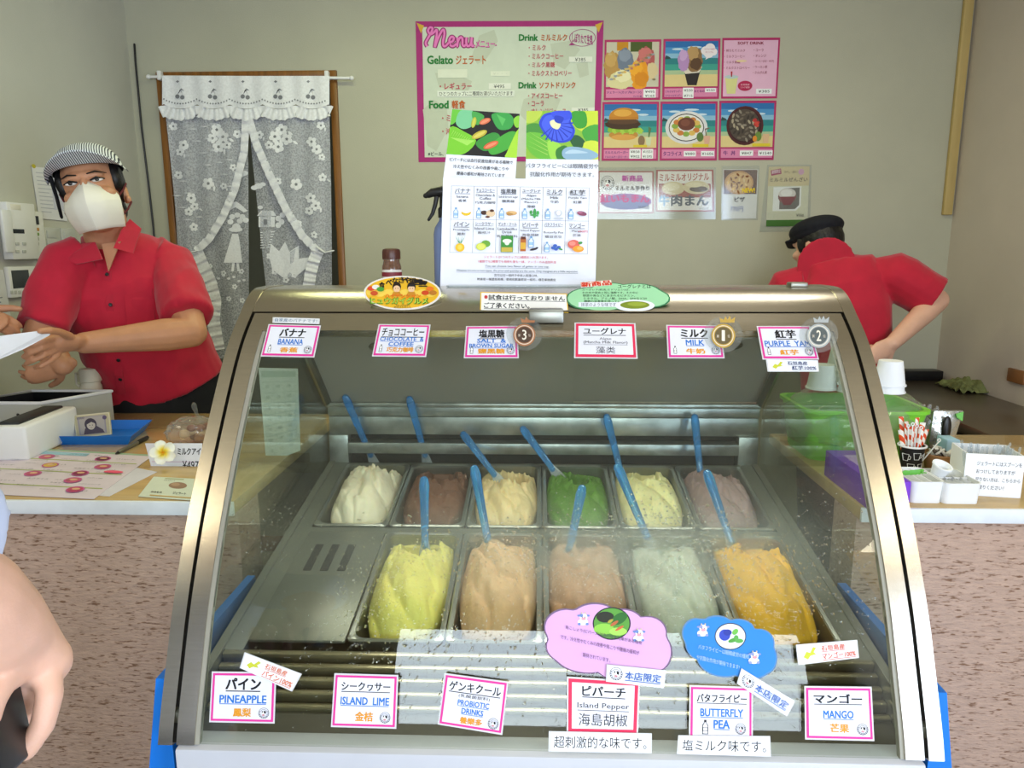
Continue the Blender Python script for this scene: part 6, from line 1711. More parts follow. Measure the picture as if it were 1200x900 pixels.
def pea_picture(s, x0, y0, x1, y1):
    w, h = x1 - x0, y1 - y0
    def P(pts):
        if 3 < len(pts) < 14: pts = [tuple(q) for q in catmull2(pts, 4, True)]
        return [(x0 + w * min(1, max(0, u)), y0 + h * min(1, max(0, v))) for u, v in pts]
    s.rect(x0, y0, x1, y1, '#8cba3c')
    for pts, c in (([(0, 0), (.22, 0), (.14, .20), (0, .24)], '#b8cc4c'), ([(.62, 0), (1, 0), (1, .30), (.84, .44), (.66, .30)], '#c9d83c'), ([(.64, .02), (.82, .02), (.84, .30), (.72, .36), (.64, .22)], '#3f9a34'), ([(0, .30), (.16, .26), (.30, .44), (.20, .52), (0, .46)], '#4a8f3a'), ([(0, .46), (.26, .48), (.46, .66), (.50, .98), (.20, 1), (.02, .78)], '#6cb83c'), ([(.30, .62), (.48, .70), (.44, .96), (.34, .98)], '#9cd44c'), ([(.78, .40), (1, .28), (1, .62), (.86, .66)], '#4aa03c'), ([(.60, .56), (.72, .50), (.82, .66), (.70, .80)], '#2f5c34'), ([(.80, .66), (1, .64), (1, 1), (.84, 1)], '#cddc44'), ([(.42, .80), (.56, .72), (.60, 1), (.44, 1)], '#3c7c34')): s.poly(P(pts), c)
    pet = [(.20, .16), (.26, .06), (.40, .02), (.58, .0), (.64, .12), (.62, .22), (.68, .40), (.62, .60), (.48, .66), (.34, .60), (.24, .44), (.18, .28)]
    s.poly(P(pet), '#3448c8'); s.poly(P([(u * .86 + .06, v * .86 + .05) for u, v in pet]), '#4a62e0')
    for i in range(9):
        a = -.2 + i * .32; s.poly(P([(.40, .28), (.40 + .26 * cos(a), .30 + .34 * sin(a)), (.40 + .26 * cos(a + .08), .30 + .34 * sin(a + .08))]), '#2c3ab0')
    s.poly(P([(.36, .02), (.60, 0), (.62, .14), (.50, .20), (.38, .14)]), '#3e54d8'); s.poly(P([(.33, .22), (.42, .18), (.48, .28), (.44, .38), (.36, .34)]), '#e8e4b0'); s.poly(P([(.40, .10), (.52, .14), (.48, .26), (.40, .22)]), '#2c40b8')
    s.poly(P([(.50, .84), (.60, .74), (.84, .78), (1, .90), (.90, 1), (.56, 1)]), '#8fb0c4'); s.poly(P([(.54, .88), (.64, .80), (.86, .86), (.70, .88)]), '#b4ccd8')
    for k in range(4): s.poly(P([(.0, .40 + k * .1), (.30, .66 + k * .08), (.30, .68 + k * .08)]), '#a8d060')
s = Sign([(530, 128), (609, 133.4), (603.8, 212), (519.5, 208)], SHB, .0005).paper('#eef0f8'); pepper_picture(s, 0, 0, 1, .655)
for i, t in enumerate(('ピパーチには血行促進効果がある植物で', '冷え性やむくみの改善や肩こりや', '腰痛の緩和が期待されています')): s.text(t, .06 + .06 * i, .70 + i * .10, .95 - .05 * i, .755 + i * .10, '#2a2c34', .015)
s.build('flavour_photo_sheet', label='white sheet with photo of orange long pepper pods, standing above the flavour sheet', cat='sheet')
s = Sign([(617, 130), (700.7, 130), (701.3, 211), (616, 210)], SHB, .0005).paper('#eceef6'); pea_picture(s, 0, 0, 1, .70)
for i, t in enumerate(('バタフライピーには眼精疲労や', '抗酸化作用が期待できます。')): s.text(t, .0 + .06 * i, .765 + i * .125, 1.0 - .06 * i, .835 + i * .125, '#30323a', .005)
s.build('flavour_photo_sheet', label='white sheet with photo of a blue butterfly pea flower, standing above the flavour sheet', cat='sheet')
s = Sign([(519.3, 208), (701, 210.8), (697.6, 338), (515.8, 336)], SHF, .0006).paper('#eef0fb')
X0, X1, Y0_, YM, Y1_ = .055, .945, .072, .375, .680
s.border(.0018, .0022, '#55585f', X0, Y0_, X1, Y1_)
for k in range(1, 6): s.rect(X0 + (X1 - X0) * k / 6 - .001, Y0_, X0 + (X1 - X0) * k / 6 + .001, Y1_, '#55585f')
s.rect(X0, YM - .001, X1, YM + .001, '#55585f')
cells = [[('バナナ', 'banana', '香蕉'), ('チョココーヒー', 'Chocolate &|Coffee', '巧克力咖啡'), ('塩黒糖', 'Salt & brown sugar', '鹽黑糖'), ('ユーグレナ', 'Algae|(Matcha Milk|Flavor)', '藻類'), ('ミルク', 'Milk', '牛奶'), ('紅芋', 'Purple Yam', '紅薯')],
         [('パイン', 'Pineapple', '鳳梨'), ('シークワサー', 'Island Lime', '酸桔汁'), ('ゲンキ・クール', 'Lactobacillus|Drink', '乳酸菌飲料'), ('ピパーチ', 'Island Pepper', '海島胡椒'), ('バタフライピー', ' |Butterfly Pea', '蝶豆花豆'), ('マンゴー', 'Mango', '芒果')]]
cw = (X1 - X0) / 6
for r, row in enumerate(cells):
    for q, (a, b_, c_) in enumerate(row):
        x = X0 + q * cw; y = (Y0_, YM)[r]; big = len(a) < 5
        s.text(a, x + cw * (.16 if big else .10), y + .022, x + cw * (.84 if big else .90), y + (.065 if big else .052), '#22242c', .015, under=True)
        yy = y + (.085 if big else .070)
        for part in b_.split('|'):
            if part.strip(): s.text(part, x + cw * (.5 - min(.42, .035 * len(part) + .04)), yy, x + cw * (.5 + min(.42, .035 * len(part) + .04)), yy + .022, '#30323a', .012)
            yy += .030
        s.text(c_, x + cw * (.5 - .09 * len(c_)), yy + .006, x + cw * (.5 + .09 * len(c_)), yy + .030, '#30323a', .012)
        iy = y + .195; ic = x + cw * .62
        if (r, q) not in ((1, 0), (1, 1), (1, 2), (1, 3), (1, 5)): bottle_icon(s, x + cw * .12, iy, x + cw * .34, iy + .095, '#6f9cc8', '#e4f0fb')
        def E(u, v, ru, rv, c, **k): s.ellipse(x + cw * u, iy + .1 * v, cw * ru, .1 * rv, c, n=14, **k)
        if (r, q) == (0, 0): E(.68, .40, .22, .34, '#e8c02c', a0=0, a1=180); E(.68, .34, .17, .16, '#eef0fb', a0=0, a1=180)
        if (r, q) == (0, 1): E(.46, .45, .14, .20, '#4a2f26'); E(.75, .50, .20, .32, '#e4c8a4'); E(.80, .25, .10, .12, '#5a3626'); E(.62, .82, .10, .10, '#6a4030')
        if (r, q) == (0, 2): E(.66, .45, .24, .20, '#cfa264'); E(.72, .38, .16, .12, '#e0b87c'); E(.58, .56, .14, .12, '#b98a4c')
        if (r, q) == (0, 3): E(.66, .45, .07, .45, '#3f9a48'); E(.50, .35, .06, .18, '#3f9a48'); E(.80, .40, .06, .20, '#4aa852'); E(.58, .60, .12, .07, '#3f9a48'); E(.72, .66, .12, .07, '#4aa852')
        if (r, q) == (0, 4): E(.70, .40, .14, .30, '#c8ccd4'); E(.70, .36, .09, .22, '#f4f4f8'); E(.70, .88, .22, .10, '#c8ccd4')
        if (r, q) == (0, 5): E(.70, .40, .22, .20, '#8c4a64', rot=20); E(.62, .32, .12, .08, '#b4708c')
        if (r, q) == (1, 0):
            E(.46, .62, .20, .40, '#f0c02c'); E(.46, .60, .10, .24, '#f6d45c')
            for k in range(5): s.poly([(x + cw * .46, iy + .025), (x + cw * (.24 + k * .11), iy - .045 - .012 * (2 - abs(k - 2))), (x + cw * (.40 + k * .03), iy + .02)], '#3f9a6a')
        if (r, q) == (1, 1): E(.58, .25, .20, .32, '#6fa83c'); E(.38, .52, .22, .34, '#cfd84c'); E(.38, .52, .17, .27, '#e0e470')
        if (r, q) == (1, 2):
            s.rect(x + cw * .24, iy - .05, x + cw * .76, iy + .10, '#3f8f3c'); E(.50, -.02, .20, .20, '#e8efd8'); E(.50, .20, .10, .16, '#e8efd8'); s.rect(x + cw * .26, iy + .055, x + cw * .74, iy + .097, '#c9b04a')
        if (r, q) == (1, 3):
            s.rect(x + cw * .08, iy - .035, x + cw * .32, iy + .09, '#b4642c'); s.rect(x + cw * .10, iy - .045, x + cw * .30, iy - .02, '#5c2f20'); s.rect(x + cw * .09, iy + .01, x + cw * .31, iy + .07, '#e0ae3c')
            bottle_icon(s, x + cw * .42, iy - .05, x + cw * .66, iy + .055, '#6f9cc8', '#e4f0fb'); E(.66, .70, .18, .10, '#3a3236', rot=-20); E(.80, .56, .06, .06, '#2c2830')
        if (r, q) == (1, 4):
            for u, v in ((.50, .55), (.62, .65), (.58, .35), (.74, .50)): E(u, v, .09, .15, '#3f64b8')
            E(.82, .66, .10, .08, '#4a9a4a', rot=30)
        if (r, q) == (1, 5): E(.38, .20, .26, .42, '#e06a5c'); E(.32, .12, .14, .20, '#ee9080'); E(.58, .62, .24, .30, '#f0a030'); E(.64, .56, .12, .16, '#f6bc5c'); E(.66, .06, .10, .12, '#4a9a4a', rot=-30)
s.text('+100円', X0 + 5.56 * cw, YM + .085, X0 + 5.95 * cw, YM + .108, '#d8405c', .015)
for t, x, x2, y, c in (('ジェラートは1つのカップに2種類お入れ頂けます。', .28, .69, .703, '#d2405c'), ('1種類でも2種類でも価格も量も一緒。マンゴーのみ追加料金', .245, .745, .745, '#d2405c'), ('You can choose two flavor of gelato in one cup.', .29, .70, .790, '#2c4a60'), ("Whether it's one or two types, the price and quantity are the same. Only mangoes are a little expensive.", .105, .885, .832, '#2c4a60'), ('您可以在一個杯子中放入兩種口味。', .35, .63, .872, '#34363e'), ('無論是一種還是兩種、價格和數量都是一樣的、僅芒果稍貴些', .24, .745, .910, '#34363e')):
    s.text(t, x, y, x2, y + .024, c, .01, under=(c == '#2c4a60'))
s.build('flavour_sheet', label='white flavour sheet with a printed grid of twelve flavours standing on the case top', cat='sheet')

# ---- cards on the lid
def tilt_plane(px, py, z, back, Y=None):
    O = on_z(px, py, z) if Y is None else on_y(px, py, Y)
    return Flat(O, (1, 0, 0), (0, sin(radians(back)), cos(radians(back))))
def bb(poly):
    xs = [p[0] for p in poly]; ys = [p[1] for p in poly]
    q = [(min(xs), min(ys)), (max(xs), min(ys)), (max(xs), max(ys)), (min(xs), max(ys))]
    f = lambda x, y: ((x - q[0][0]) / (q[1][0] - q[0][0]), (y - q[0][1]) / (q[2][1] - q[0][1]))
    return q, f
OV = Flat((0, 1.3765, 1.378), (1, 0, 0), (0, .62, .785))
s = Sign([(426.3, 323), (517, 323.5), (516.5, 363.5), (426, 363)], OV, .0008)
el = [(.5 + .5 * cos(2 * pi * i / 40), .5 + .5 * sin(2 * pi * i / 40)) for i in range(40)]
s.paper('#e6e0d8', poly=el[::-1]); s.ellipse(.5, .5, .475, .455, '#e9b62c', n=40)
for i in range(8): s.ellipse(.10 + .11 * i, .50 + .03 * (i % 2), .07, .10, '#f0cc54', n=10)
for i, (t, x, y) in enumerate(zip('食べなきゃ損!!', (.20, .29, .37, .455, .53, .60, .67, .73), (.20, .12, .07, .05, .05, .07, .11, .16))):
    s.text(t, x, y, x + .075, y + .17, '#1f1a18', .05)
for cx, c in ((.43, '#2a2018'), (.62, '#2a2018')):
    s.ellipse(cx, .34, .055, .15, c, n=16); s.ellipse(cx, .40, .045, .10, '#eac39a', n=14); s.poly([(cx - .07, .62), (cx - .04, .49), (cx + .04, .49), (cx + .07, .62)], '#c98a2c'); s.ellipse(cx - .016, .39, .006, .012, '#2a2018', n=6); s.ellipse(cx + .016, .39, .006, .012, '#2a2018', n=6)
s.rect(.575, .27, .665, .335, '#26282c')
for x, y, c in ((.10, .40, '#d9482c'), (.16, .36, '#e8e4dc'), (.22, .42, '#4f9a3c'), (.14, .54, '#c8542c'), (.86, .40, '#e4782c'), (.80, .52, '#cc4a24'), (.90, .52, '#b8762c')): s.ellipse(x, y, .05, .07, c, n=10)
s.text('ハイテンション', .28, .56, .74, .68, '#e8741c', .05); s.text('ヒュウガイグルメ', .09, .66, .84, .86, '#3f7a24', .07).text('ヒュウガイグルメ', .10, .675, .83, .845, '#b4d44c', .02)
s.text('THE GOURMET', .42, .88, .60, .91, '#54442c', .02).text('取材されました', .40, .925, .62, .965, '#54442c', .02)
s.build('sticker_card', label='yellow oval picture card leaning on the front of the case lid', cat='card')
s = Sign([(563, 342), (664.5, 344), (666.3, 366.5), (562.5, 364.5)], OV, .0006).paper('#e2b93c'); s.rect(.012, .05, .988, .95, '#f0eee8')
s.text('※', .045, .18, .085, .36, '#c83434', .04).text('試食は行っておりません', .095, .15, .97, .40, '#2a2a2c', .035, under=True); s.text('ご了承ください。', .045, .56, .56, .84, '#2a2a2c', .035, under=True)
s.build('notice_card', label='white no tasting notice card with yellow edge on the case lid', cat='card')
def cloud_poly(q, lumps, n=90):
    cx = sum(l[0] for l in lumps) / len(lumps); cy = sum(l[1] for l in lumps) / len(lumps); out = []
    for i in range(n):
        a = 2 * pi * i / n; dx, dy = cos(a), sin(a); best = 0
        for (x, y, rx, ry) in lumps:
            ox, oy = cx - x, cy - y; A = (dx / rx) ** 2 + (dy / ry) ** 2; B = 2 * (ox * dx / rx ** 2 + oy * dy / ry ** 2); C = (ox / rx) ** 2 + (oy / ry) ** 2 - 1
            D = B * B - 4 * A * C
            if D >= 0: best = max(best, (-B + sqrt(D)) / (2 * A))
        out.append((cx + dx * best, cy + dy * best))
    return out
def cloud_sign(lumps, surf, col, edge, inset=.965):
    P = cloud_poly(None, lumps); q, f = bb(P)
    s = Sign(q, surf, .0008); s.f = f
    F = [f(*p) for p in P]; s.paper(edge, poly=F[::-1])
    s.poly([(.5 + (u - .5) * inset, .5 + (v - .5) * (inset - .02)) for u, v in F][::-1], col)
    return s
s = cloud_sign([(690, 350, 27, 13), (715, 343, 26, 12), (745, 343, 30, 11), (766, 350, 20, 10), (740, 353, 34, 11), (705, 356, 26, 9)], OV, '#9fd6a4', '#3f7f54')
f = s.f
def TP(s, t, x0, y0, x1, y1, c='#222', b=.0, **k):
    a, b_ = s.f(x0, y0); c_, d = s.f(x1, y1); s.text(t, a, b_, c_, d, c, b, **k)
TP(s, 'ユーグレナとは', 724, 333.5, 763, 338, '#26302a', .02)
for i, t in enumerate(('ユーグレナ(和名:ミドリムシ)は、', 'わかめや昆布と同じ藻類です。その中に', '野菜や魚などに含まれるビタミン、', 'ミネラル、アミノ酸、DHA、EPAなど59', '種類の栄養素を持っています。')): TP(s, t, 682 + i * .6, 338.6 + i * 3.4, 682 + (56, 66, 62, 76, 55)[i], 341.2 + i * 3.4, '#203026', .012)
a, b_ = f(678, 354.5); c_, d = f(725, 360); s.rect(a, b_, c_, d, '#dfe4ea'); TP(s, '抹茶のような味です', 681, 355.2, 722, 359.4, '#3c4254')
a, b_ = f(744, 358.5); s.ellipse(a, b_, .19, .20, '#e6e8ea').ellipse(a, b_ - .02, .14, .13, '#7c8c2c').ellipse(a + .02, b_ - .05, .09, .07, '#95a53c')
s.build('cloud_card', label='green cloud shaped euglena card on the case lid', cat='card')
RF = Flat(OV.O + OV.N * .002, OV.R, OV.U)
s = Sign([(680, 330.8), (716, 328), (717.5, 334), (681, 336.8)], RF, .0006).paper('#e8e0d0'); s.text('新商品', .02, .04, .98, .96, '#d23a20', .06)
s.build('new_item_tag', label='small red lettered new item tag on top of the green cloud card', cat='tag')

# ---- labels on the glass
PK = '#e0389a'
def glabel(q, lab, name='flavour_label', border=PK, bg='#e4e5f0', cat='label', lift=.0025, bw=.028):
    cx = sum(p[0] for p in q) / 4; cy = sum(p[1] for p in q) / 4
    G = glass_plane(cx, cy, lift)
    g = [(cx + (x - cx) * 1.05, cy + (y - cy) * 1.07) for x, y in q]
    film = Sign(g, G, .0003, .0); film.paper('#d6d6da')
    s = Sign(q, G, .0004, .0005); s.lab = lab; s.film = film; s.nm = name; s.cat = cat; s.G = G
    s.paper(border or bg)
    if border:
        k = abs(q[1][0] - q[0][0]) / max(1e-6, abs(q[3][1] - q[0][1])); s.rect(bw * 1.25, bw * k * 1.25, 1 - bw * 1.25, 1 - bw * k * 1.25, bg)
    return s
def gdone(s):
    o = s.build(s.nm, label=s.lab, cat=s.cat); s.film.build('laminate', o); return o
BL, OR = '#2472cc', '#e2992a'
top = [([(316, 381), (374.5, 382.5), (367, 417.6), (307, 416.4)], 'バナナ', ['BANANA'], '香蕉', 'banana label, first on the left along the top of the glass'),
       ([(445, 381), (503, 381.6), (498, 417), (437.5, 416.4)], 'チョココーヒー', ['CHOCOLATE  &', 'COFFEE'], '巧克力咖啡', 'chocolate and coffee label along the top of the glass'),
       ([(547.6, 383.4), (605, 383), (606.5, 418.5), (545, 418.5)], '塩黒糖', ['SALT  &', 'BROWN SUGAR'], '鹽黑糖', 'salt and brown sugar label along the top of the glass'),
       ([(782.3, 382), (843, 382.6), (847.6, 418.6), (784, 418.6)], 'ミルク', ['MILK'], '牛奶', 'milk label along the top of the glass'),
       ([(888.3, 383.3), (948, 383.3), (958, 420), (895, 420)], '紅芋', ['PURPLE  YAM'], '紅芋', 'purple yam label at the right end of the top row')]
for q, jp_, en, zh, lab in top:
    s = glabel(q, lab)
    w = .115 * len(jp_) + .06
    w = min(.84, w + .1)
    s.text(jp_, .5 - w / 2, .11, .5 + w / 2, .37, '#16161c', .055 if len(jp_) < 5 else .035, under=True)
    for i, t in enumerate(en):
        w = min(.86, .075 * len(t) + .04); h0 = .46 if len(en) == 1 else .41 + .165 * i; hh = .17 if len(en) == 1 else .125
        s.text(t, .5 - w / 2, h0, .5 + w / 2, h0 + hh, BL, .03, under=True)
    w = min(.52, .17 * len(zh)); s.text(zh, .5 - w / 2, .74, .5 + w / 2, .90, OR, .05)
    bottle_icon(s, .09, .66, .15, .90); cow_logo(s, .87, .80, .075, .125)
    gdone(s)
s = glabel([(675, 379.3), (743, 380), (745.5, 419), (674.5, 418.3)], 'red bordered euglena label in the middle of the top row', border='#e02f58', bw=.034)
s.text('ユーグレナ', .13, .13, .85, .33, '#16161c', .03, under=True).text('Algae', .40, .42, .60, .52, '#5c5c64').text('(Matcha Milk Flavor)', .13, .53, .87, .63, '#4a4a52', .01, under=True).text('藻类', .34, .70, .66, .90, '#4a4a52')
gdone(s)
s = glabel([(321, 372), (373.5, 373.5), (373, 379.5), (320.5, 378)], 'thin white strip above the banana label', 'strip_label', None, '#dfe2ea', lift=.005); s.text('自家産のバナナです!', .03, .18, .97, .82, '#5a7894', .01); gdone(s)
def ishi(q, l1, l2, lab, c1='#2c3c6c', **k):
    s = glabel(q, lab, 'origin_tag', None, '#eceef6', 'tag', **k)
    s.poly([(.08, .66), (.14, .38), (.20, .46), (.26, .16), (.31, .22), (.26, .44), (.30, .56), (.20, .62), (.15, .80)], '#c8cc3c')
    s.text(l1, .40, .12, .80, .42, c1, .03, under=True).text(l2, .40 if c1 != '#2c3c6c' else .48, .54, .97, .88, c1, .03, under=True); gdone(s)
ishi([(899, 421.6), (957.3, 422.6), (958.3, 435), (901, 435)], '石垣島産', '紅芋100%', 'small white island yam tag under the purple yam label')
ishi([(288, 765.7), (352, 789.5), (341, 809), (282.5, 783)], '石垣島産', 'パイン100%', 'tilted white pineapple origin tag above the pineapple label', '#d8703c', lift=.0065)
ishi([(934.4, 756), (1002.8, 750.7), (1005, 770.5), (937, 778.5)], '石垣島産', 'マンゴー100%', 'white mango origin tag above the mango label', '#d0582c')
def medal(cx, cy, r, num, metal, dark, lab, crown):
    G = glass_plane(cx, cy, .0070); a = on_plane(cx - r, cy, G.O, G.N) ; 
    q = [(cx - r * 1.7, cy - r * 2.0), (cx + r * 1.7, cy - r * 2.0), (cx + r * 1.7, cy + r * 1.4), (cx - r * 1.7, cy + r * 1.4)]
    s = Sign(q, G, .0006); ox, oy = .5, 2.0 / 3.4
    F = [(.5 + .48 * cos(2 * pi * i / 32), .55 + .44 * sin(2 * pi * i / 32)) for i in range(32)]
    s.paper(m_film, poly=F[::-1])
    rx, ry = 1 / 3.4, 1 / 3.4
    s.ellipse(ox, oy, rx, ry, metal, n=32).ellipse(ox, oy, rx * .86, ry * .86, '#efe6d8', n=32).ellipse(ox, oy, rx * .80, ry * .80, metal, n=32).ellipse(ox, oy, rx * .72, ry * .72, dark, n=32)
    s.text(num, ox - (.03 if num == '1' else .055), oy - .13, ox + (.03 if num == '1' else .055), oy + .13, '#f2ece0', .02); 
    for sx in (-1, 1): s.text('第' if sx < 0 else '位', ox + sx * .135 - .03, oy - .02, ox + sx * .135 + .03, oy + .05, '#e8dccc', .0)
    u, v = crown; k = .17
    s.poly([(u - k, v + .07), (u - k * 1.15, v - .06), (u - k * .55, v + .0), (u - k * .25, v - .10), (u, v + .0), (u + k * .35, v - .11), (u + k * .55, v + .0), (u + k * 1.15, v - .08), (u + k, v + .07)], metal)
    s.build('medal_sticker', label=lab, cat='sticker')
medal(614.5, 393, 13, '3', '#b07a58', '#5a463c', 'bronze number three medal sticker beside the salt and brown sugar label', (.60, .20))
medal(847.6, 394, 14, '1', '#c2a04e', '#6a5c40', 'gold number one medal sticker beside the milk label', (.60, .20))
medal(959.5, 394, 14, '2', '#aeb4b8', '#5c6468', 'silver number two medal sticker beside the purple yam label', (.56, .20))
# bottom row
def low(q, lab, **k): return glabel(q, lab, **k)
s = low([(250, 788.8), (322, 789.5), (320, 846), (247, 844.5)], 'pineapple label at the left end of the bottom row'); s.text('パイン', .22, .10, .78, .34, '#16161c', .05, under=True).text('PINEAPPLE', .13, .46, .88, .62, BL, .035, under=True).text('鳳梨', .36, .73, .64, .90, OR, .05); cow_logo(s, .85, .82, .085, .11); gdone(s)
s = low([(393.6, 791), (465, 793), (462.6, 852), (389.6, 850)], 'island lime label, second in the bottom row'); s.text('シークヮサー', .11, .13, .90, .30, '#16161c', .03, under=True).text('ISLAND  LIME', .11, .43, .89, .58, BL, .035, under=True).text('金桔', .36, .72, .64, .90, OR, .05); cow_logo(s, .84, .82, .085, .11); gdone(s)
s = low([(522.7, 791), (594, 800.5), (587, 859), (515, 847.4)], 'tilted probiotic drinks label, third in the bottom row'); s.text('ゲンキクール', .08, .10, .92, .29, '#16161c', .03, under=True).text('(乳酸菌飲料)', .25, .34, .76, .42, '#3a3a42', .01).text('PROBIOTIC', .25, .46, .76, .57, BL, .03, under=True).text('DRINKS', .33, .62, .68, .73, BL, .03, under=True).text('養樂多', .32, .80, .68, .93, OR, .05); cow_logo(s, .86, .84, .085, .11); gdone(s)
s = low([(666.3, 795), (748, 800), (745.8, 859), (666, 857.5)], 'red bordered island pepper label in the bottom row', border='#e02f58', bw=.04); s.text('ピパーチ', .20, .12, .82, .31, '#16161c', .035, under=True).text('Island Pepper', .13, .44, .88, .57, '#2c2c34', .008, under=True).text('海島胡椒', .15, .64, .86, .88, '#2c2c34', .0, under=False); gdone(s)
s = low([(809.8, 805), (880.5, 807), (880.5, 866.4), (809, 864.6)], 'butterfly pea label, fifth in the bottom row'); s.text('バタフライピー', .10, .13, .92, .29, '#16161c', .035, under=True).text('BUTTERFLY', .16, .42, .86, .57, BL, .035, under=True).text('PEA', .38, .64, .64, .80, BL, .035, under=True); bottle_icon(s, .19, .64, .29, .92); cow_logo(s, .82, .80, .085, .11); gdone(s)
s = low([(944.5, 806), (1019.6, 806.8), (1022.7, 866.4), (945.4, 864.6)], 'mango label at the right end of the bottom row'); s.text('マンゴー', .12, .12, .86, .30, '#16161c', .05, under=True).text('MANGO', .26, .45, .72, .60, BL, .035, under=True).text('芒果', .36, .71, .64, .88, OR, .05); cow_logo(s, .85, .81, .085, .11); gdone(s)
s = glabel([(646, 857.6), (761, 860), (761, 882), (645.5, 880)], 'white caption strip under the island pepper label', 'caption_strip', None, '#eef0f6', lift=.0055); s.text('超刺激的な味です。', .03, .20, .97, .82, '#16161c', .0); gdone(s)
s = glabel([(797.4, 862.4), (900, 863.3), (901, 886), (795.7, 883)], 'white caption strip under the butterfly pea label', 'caption_strip', None, '#eef0f6', lift=.0055); s.text('塩ミルク味です。', .03, .20, .97, .82, '#16161c', .0); gdone(s)
def cow(s, cx, cy, r, asp, body, patch):
    E = lambda u, v, ru, rv, c, **k: s.ellipse(cx + u * r, cy + v * r * asp, ru * r, rv * r * asp, c, n=12, **k)
    E(-.1, .55, .75, .50, body); E(.50, .85, .22, .20, patch); E(-.60, .85, .22, .20, patch)
    E(-.62, -.42, .26, .16, patch); E(.62, -.42, .26, .16, patch)
    E(0, -.20, .55, .55, body); E(-.30, -.45, .24, .26, patch); E(0, .05, .36, .24, '#f0a8b4')
    E(-.20, -.20, .06, .10, '#2a3040'); E(.20, -.20, .06, .10, '#2a3040'); E(-.12, .05, .05, .05, '#a85c6c'); E(.12, .05, .05, .05, '#a85c6c')
    E(-.26, -.82, .09, .16, '#d8c89c'); E(.26, -.82, .09, .16, '#d8c89c')
GP = glass_plane(713, 755, .0030)
s = cloud_sign([(663, 735, 26, 22), (697, 728, 30, 22), (730, 735, 26, 22), (760, 742, 22, 20), (768, 765, 20, 24), (735, 775, 40, 26), (690, 762, 44, 28), (665, 758, 26, 20)], GP, '#dcaae2', '#75607c', .975)
f = s.f
u, v = f(717, 731); s.ellipse(u, v, .148, .205, '#26242a', n=32); s.ellipse(u, v, .138, .190, '#5a9a3c', n=32)
for du, dv_, ru, rv, c, r_ in ((-.05, -.08, .07, .07, '#2a2f22', 0), (.06, -.06, .05, .09, '#2f6a2c', 30), (-.06, .07, .08, .07, '#8cc84c', 0), (.05, .10, .07, .05, '#a4d85c', 0), (.02, 0, .045, .016, '#b4643c', -50), (.06, .06, .045, .014, '#c86a3c', -45), (-.01, -.03, .03, .014, '#a8a03c', -50)): s.ellipse(u + du, v + dv_, ru, rv, c, rot=r_, n=14)
for x, y in ((684, 725), (749, 744)):
    u, v = f(x, y); cow(s, u, v, .055, 1.5, '#f4f2fa', '#6f8cc8')
for i, (t, x0, x1, y0) in enumerate((('島こしょう(ピパーズ)は血行促進効果がある植物', 663, 752, 733), ('です。冷え性やむくみの改善や肩こりや腰痛の緩和が', 657, 749, 744), ('期待されています。', 683, 715, 765))): TP(s, t, x0, y0, x1, y0 + 5, '#4a2c54', .0, slant=(x1 - x0) * .0022)
s.build('cloud_card', label='pink cloud shaped card with cows and a pepper photo on the glass', cat='card')
GB = glass_plane(855, 760, .0030)
s = cloud_sign([(816, 742, 17, 18), (840, 735, 20, 14), (865, 740, 20, 15), (890, 755, 18, 18), (898, 772, 13, 18), (880, 778, 26, 19), (850, 768, 34, 26), (825, 755, 22, 20)], GB, '#2c84d8', '#5c86b4', .97)
f = s.f
u, v = f(856, 746); s.ellipse(u, v, .165, .21, '#2a3040', n=32); s.ellipse(u, v, .155, .195, '#e6eaf0', n=32)
for du, dv_, ru, rv, c, r_ in ((-.06, -.02, .06, .09, '#3448b8', 0), (-.03, -.06, .045, .05, '#2c3a9c', 0), (.05, -.07, .03, .05, '#6fb84c', 20), (.03, .06, .03, .06, '#4f9a3c', 60), (.09, .07, .045, .035, '#5ca84c', 0), (.06, .02, .025, .04, '#5ca84c', 0)): s.ellipse(u + du, v + dv_, ru, rv, c, rot=r_, n=14)
for x, y in ((824, 738), (884, 770)):
    u, v = f(x, y); cow(s, u, v, .075, 1.35, '#f6f2fa', '#8f9cd0')
for i, (t, x0, x1, y0) in enumerate((('バタフライピーは眼精疲労の緩和', 818, 877, 755), ('や抗酸化作用が期待できます!', 816, 866, 767))): TP(s, t, x0, y0, x1, y0 + 5.5, '#bcd8f4', .0, slant=.16)
s.build('cloud_card', label='blue cloud shaped card with cows and a butterfly pea picture on the glass', cat='card')
for q, lab in (([(712.6, 779.4), (778.8, 786), (776.7, 805.9), (711.7, 798.4)], 'white shop limited tag overlapping the pink cloud card'), ([(870.3, 785), (930.4, 821.3), (921, 838.1), (865, 801.5)], 'slanted white shop limited tag under the blue cloud card')):
    s = glabel(q, lab, 'limited_tag', None, '#eceef8', 'tag', lift=.0065); cow_logo(s, .15, .48, .115, .40); s.text('本店限定', .31, .26, .95, .74, '#2f63b4', .02, under=True); gdone(s)

